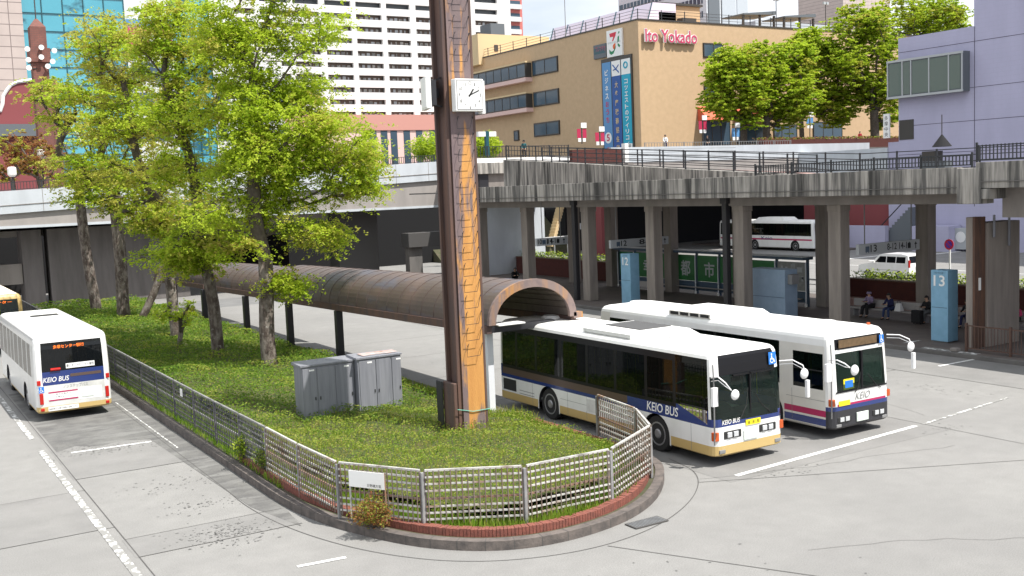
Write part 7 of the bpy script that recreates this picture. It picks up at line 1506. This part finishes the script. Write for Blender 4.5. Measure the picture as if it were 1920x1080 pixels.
bt_ = thing('brick_tower', 'slender brick tower with a pointed top and a ring of white floodlights', 'tower', (cx, TYY, 7)); mb = MB(); r = .62; mb.box(cx - r, TYY - r, z_(108), cx + r, TYY + r, z_(52)); mb.box(cx - r * 1.3, TYY - r * 1.3, z_(118), cx + r * 1.3, TYY + r * 1.3, z_(92)); mb.box(cx - r * 1.0, TYY - r, 7, cx + r * 1.0, TYY + r, z_(118)); mb.hexa([(cx - r, TYY - r, z_(52)), (cx + r, TYY - r, z_(52)), (cx + r, TYY + r, z_(52)), (cx - r, TYY + r, z_(52))], [(cx - .1, TYY - .1, z_(36)), (cx + .1, TYY - .1, z_(36)), (cx + .1, TYY + .1, z_(36)), (cx - .1, TYY + .1, z_(36))]); mb.build('shaft', ['brick_tower'], bt_)
MB().tube([(cx, TYY, z_(37)), (cx, TYY, z_(-5))], .05, 6).build('mast', ['win_frame'], bt_); MB().box(cx + r * 1.02, TYY - r, 7, cx + r * 1.9, TYY + r, z_(150)).build('buttress', ['brick_tower'], bt_)
for (px, py) in [(48, 95), (50, 115), (51, 130), (74, 92), (74, 110), (98, 98), (95, 118), (86, 127)]:
    q = ta(px, py); x, z = float(q[0]), float(q[2]); f = MB().lathe(x, z, [(.22, TYY - 1.1), (.16, TYY - .95), (.08, TYY - .8)], 10, 0, 'y').build('floodlight', ['white'], bt_); MB().beam((x, TYY - .8, z), (cx, TYY - .5, z), .06, .06).build('arm', ['win_frame'], f)
def lamp(px, pt, pb, Y, kind, lb):
    q0, q1 = at(px, pt, 'y', Y), at(px, pb, 'y', Y); x = float(q0[0]); z0, z1 = float(q1[2]), float(q0[2]); t = thing('street_lamp' if kind != 'banner' else 'banner_pole', lb, 'street lamp' if kind != 'banner' else 'banner pole', (x, Y, z0)); MB().tube([(x, Y, z0), (x, Y, z1)], .06, 8).build('pole', ['win_frame'], t)
    if kind == 'globe': MB().lathe(x, Y, [(.18, z1 - .05), (.3, z1 + .1), (.3, z1 + .55), (.2, z1 + .65)], 14).build('lamp_head', ['white'], t)
    elif kind == 'twin':
        MB().box(x - .95, Y - .2, z1 - .2, x - .2, Y + .2, z1 + .25).build('lamp_head', ['white'], t); MB().box(x + .2, Y - .2, z1 - .2, x + .95, Y + .2, z1 + .25).build('lamp_head', ['white'], t); MB().box(x - .16, Y - .16, z0, x + .16, Y + .16, z1 + .3).build('casing', ['mullion'], t)
    return t, x, z0, z1
lamp(23, 330, 356, 84, 'globe', 'white globe lamp on a short pole behind the left footbridge'); lamp(78, 296, 352, 90, 'globe', 'grey topped lamp in front of the brick tower')
lamp(912, 252, 292, 86, 'twin', 'dark post with two white box lamps right of the clock pillar')
for (px, pt, pb, Y, m_, lb) in [(1090, 232, 270, 95, 'banner_red', 'pole with red and white banner near the store windows'), (1124, 239, 272, 96, 'banner_red', 'pole with red banner just left of the blue banners'), (1317, 218, 264, 95, 'banner_red', 'pole with red banner by the awning'), (1379, 232, 264, 94, 'banner_blue', 'pole with blue banner under the first round tree'), (1518, 212, 262, 98, 'banner_blue', 'pole with blue banner under the second round tree')]:
    t, x, z0, z1 = lamp(px, pt, pb, Y, 'banner', lb)
    for s_ in (-1, 1): MB().box(x + s_ * .12, Y - .03, z1 - 1.55, x + s_ * .62, Y + .0, z1 - .55).build('banner', [m_], t); MB().box(x + s_ * .12, Y - .04, z1 - 1.95, x + s_ * .5, Y + .0, z1 - 1.56).build('banner_tail', ['white'], t)
    MB().box(x - .1, Y - .12, z1 - .45, x + .6, Y - .02, z1 + .1).build('top_sign', ['white'], t); text('P', (x + .1, Y - .125, z1 - .38), XA, ZA, .3, .4, 'ink_grey', 'lettering', t) if False else None
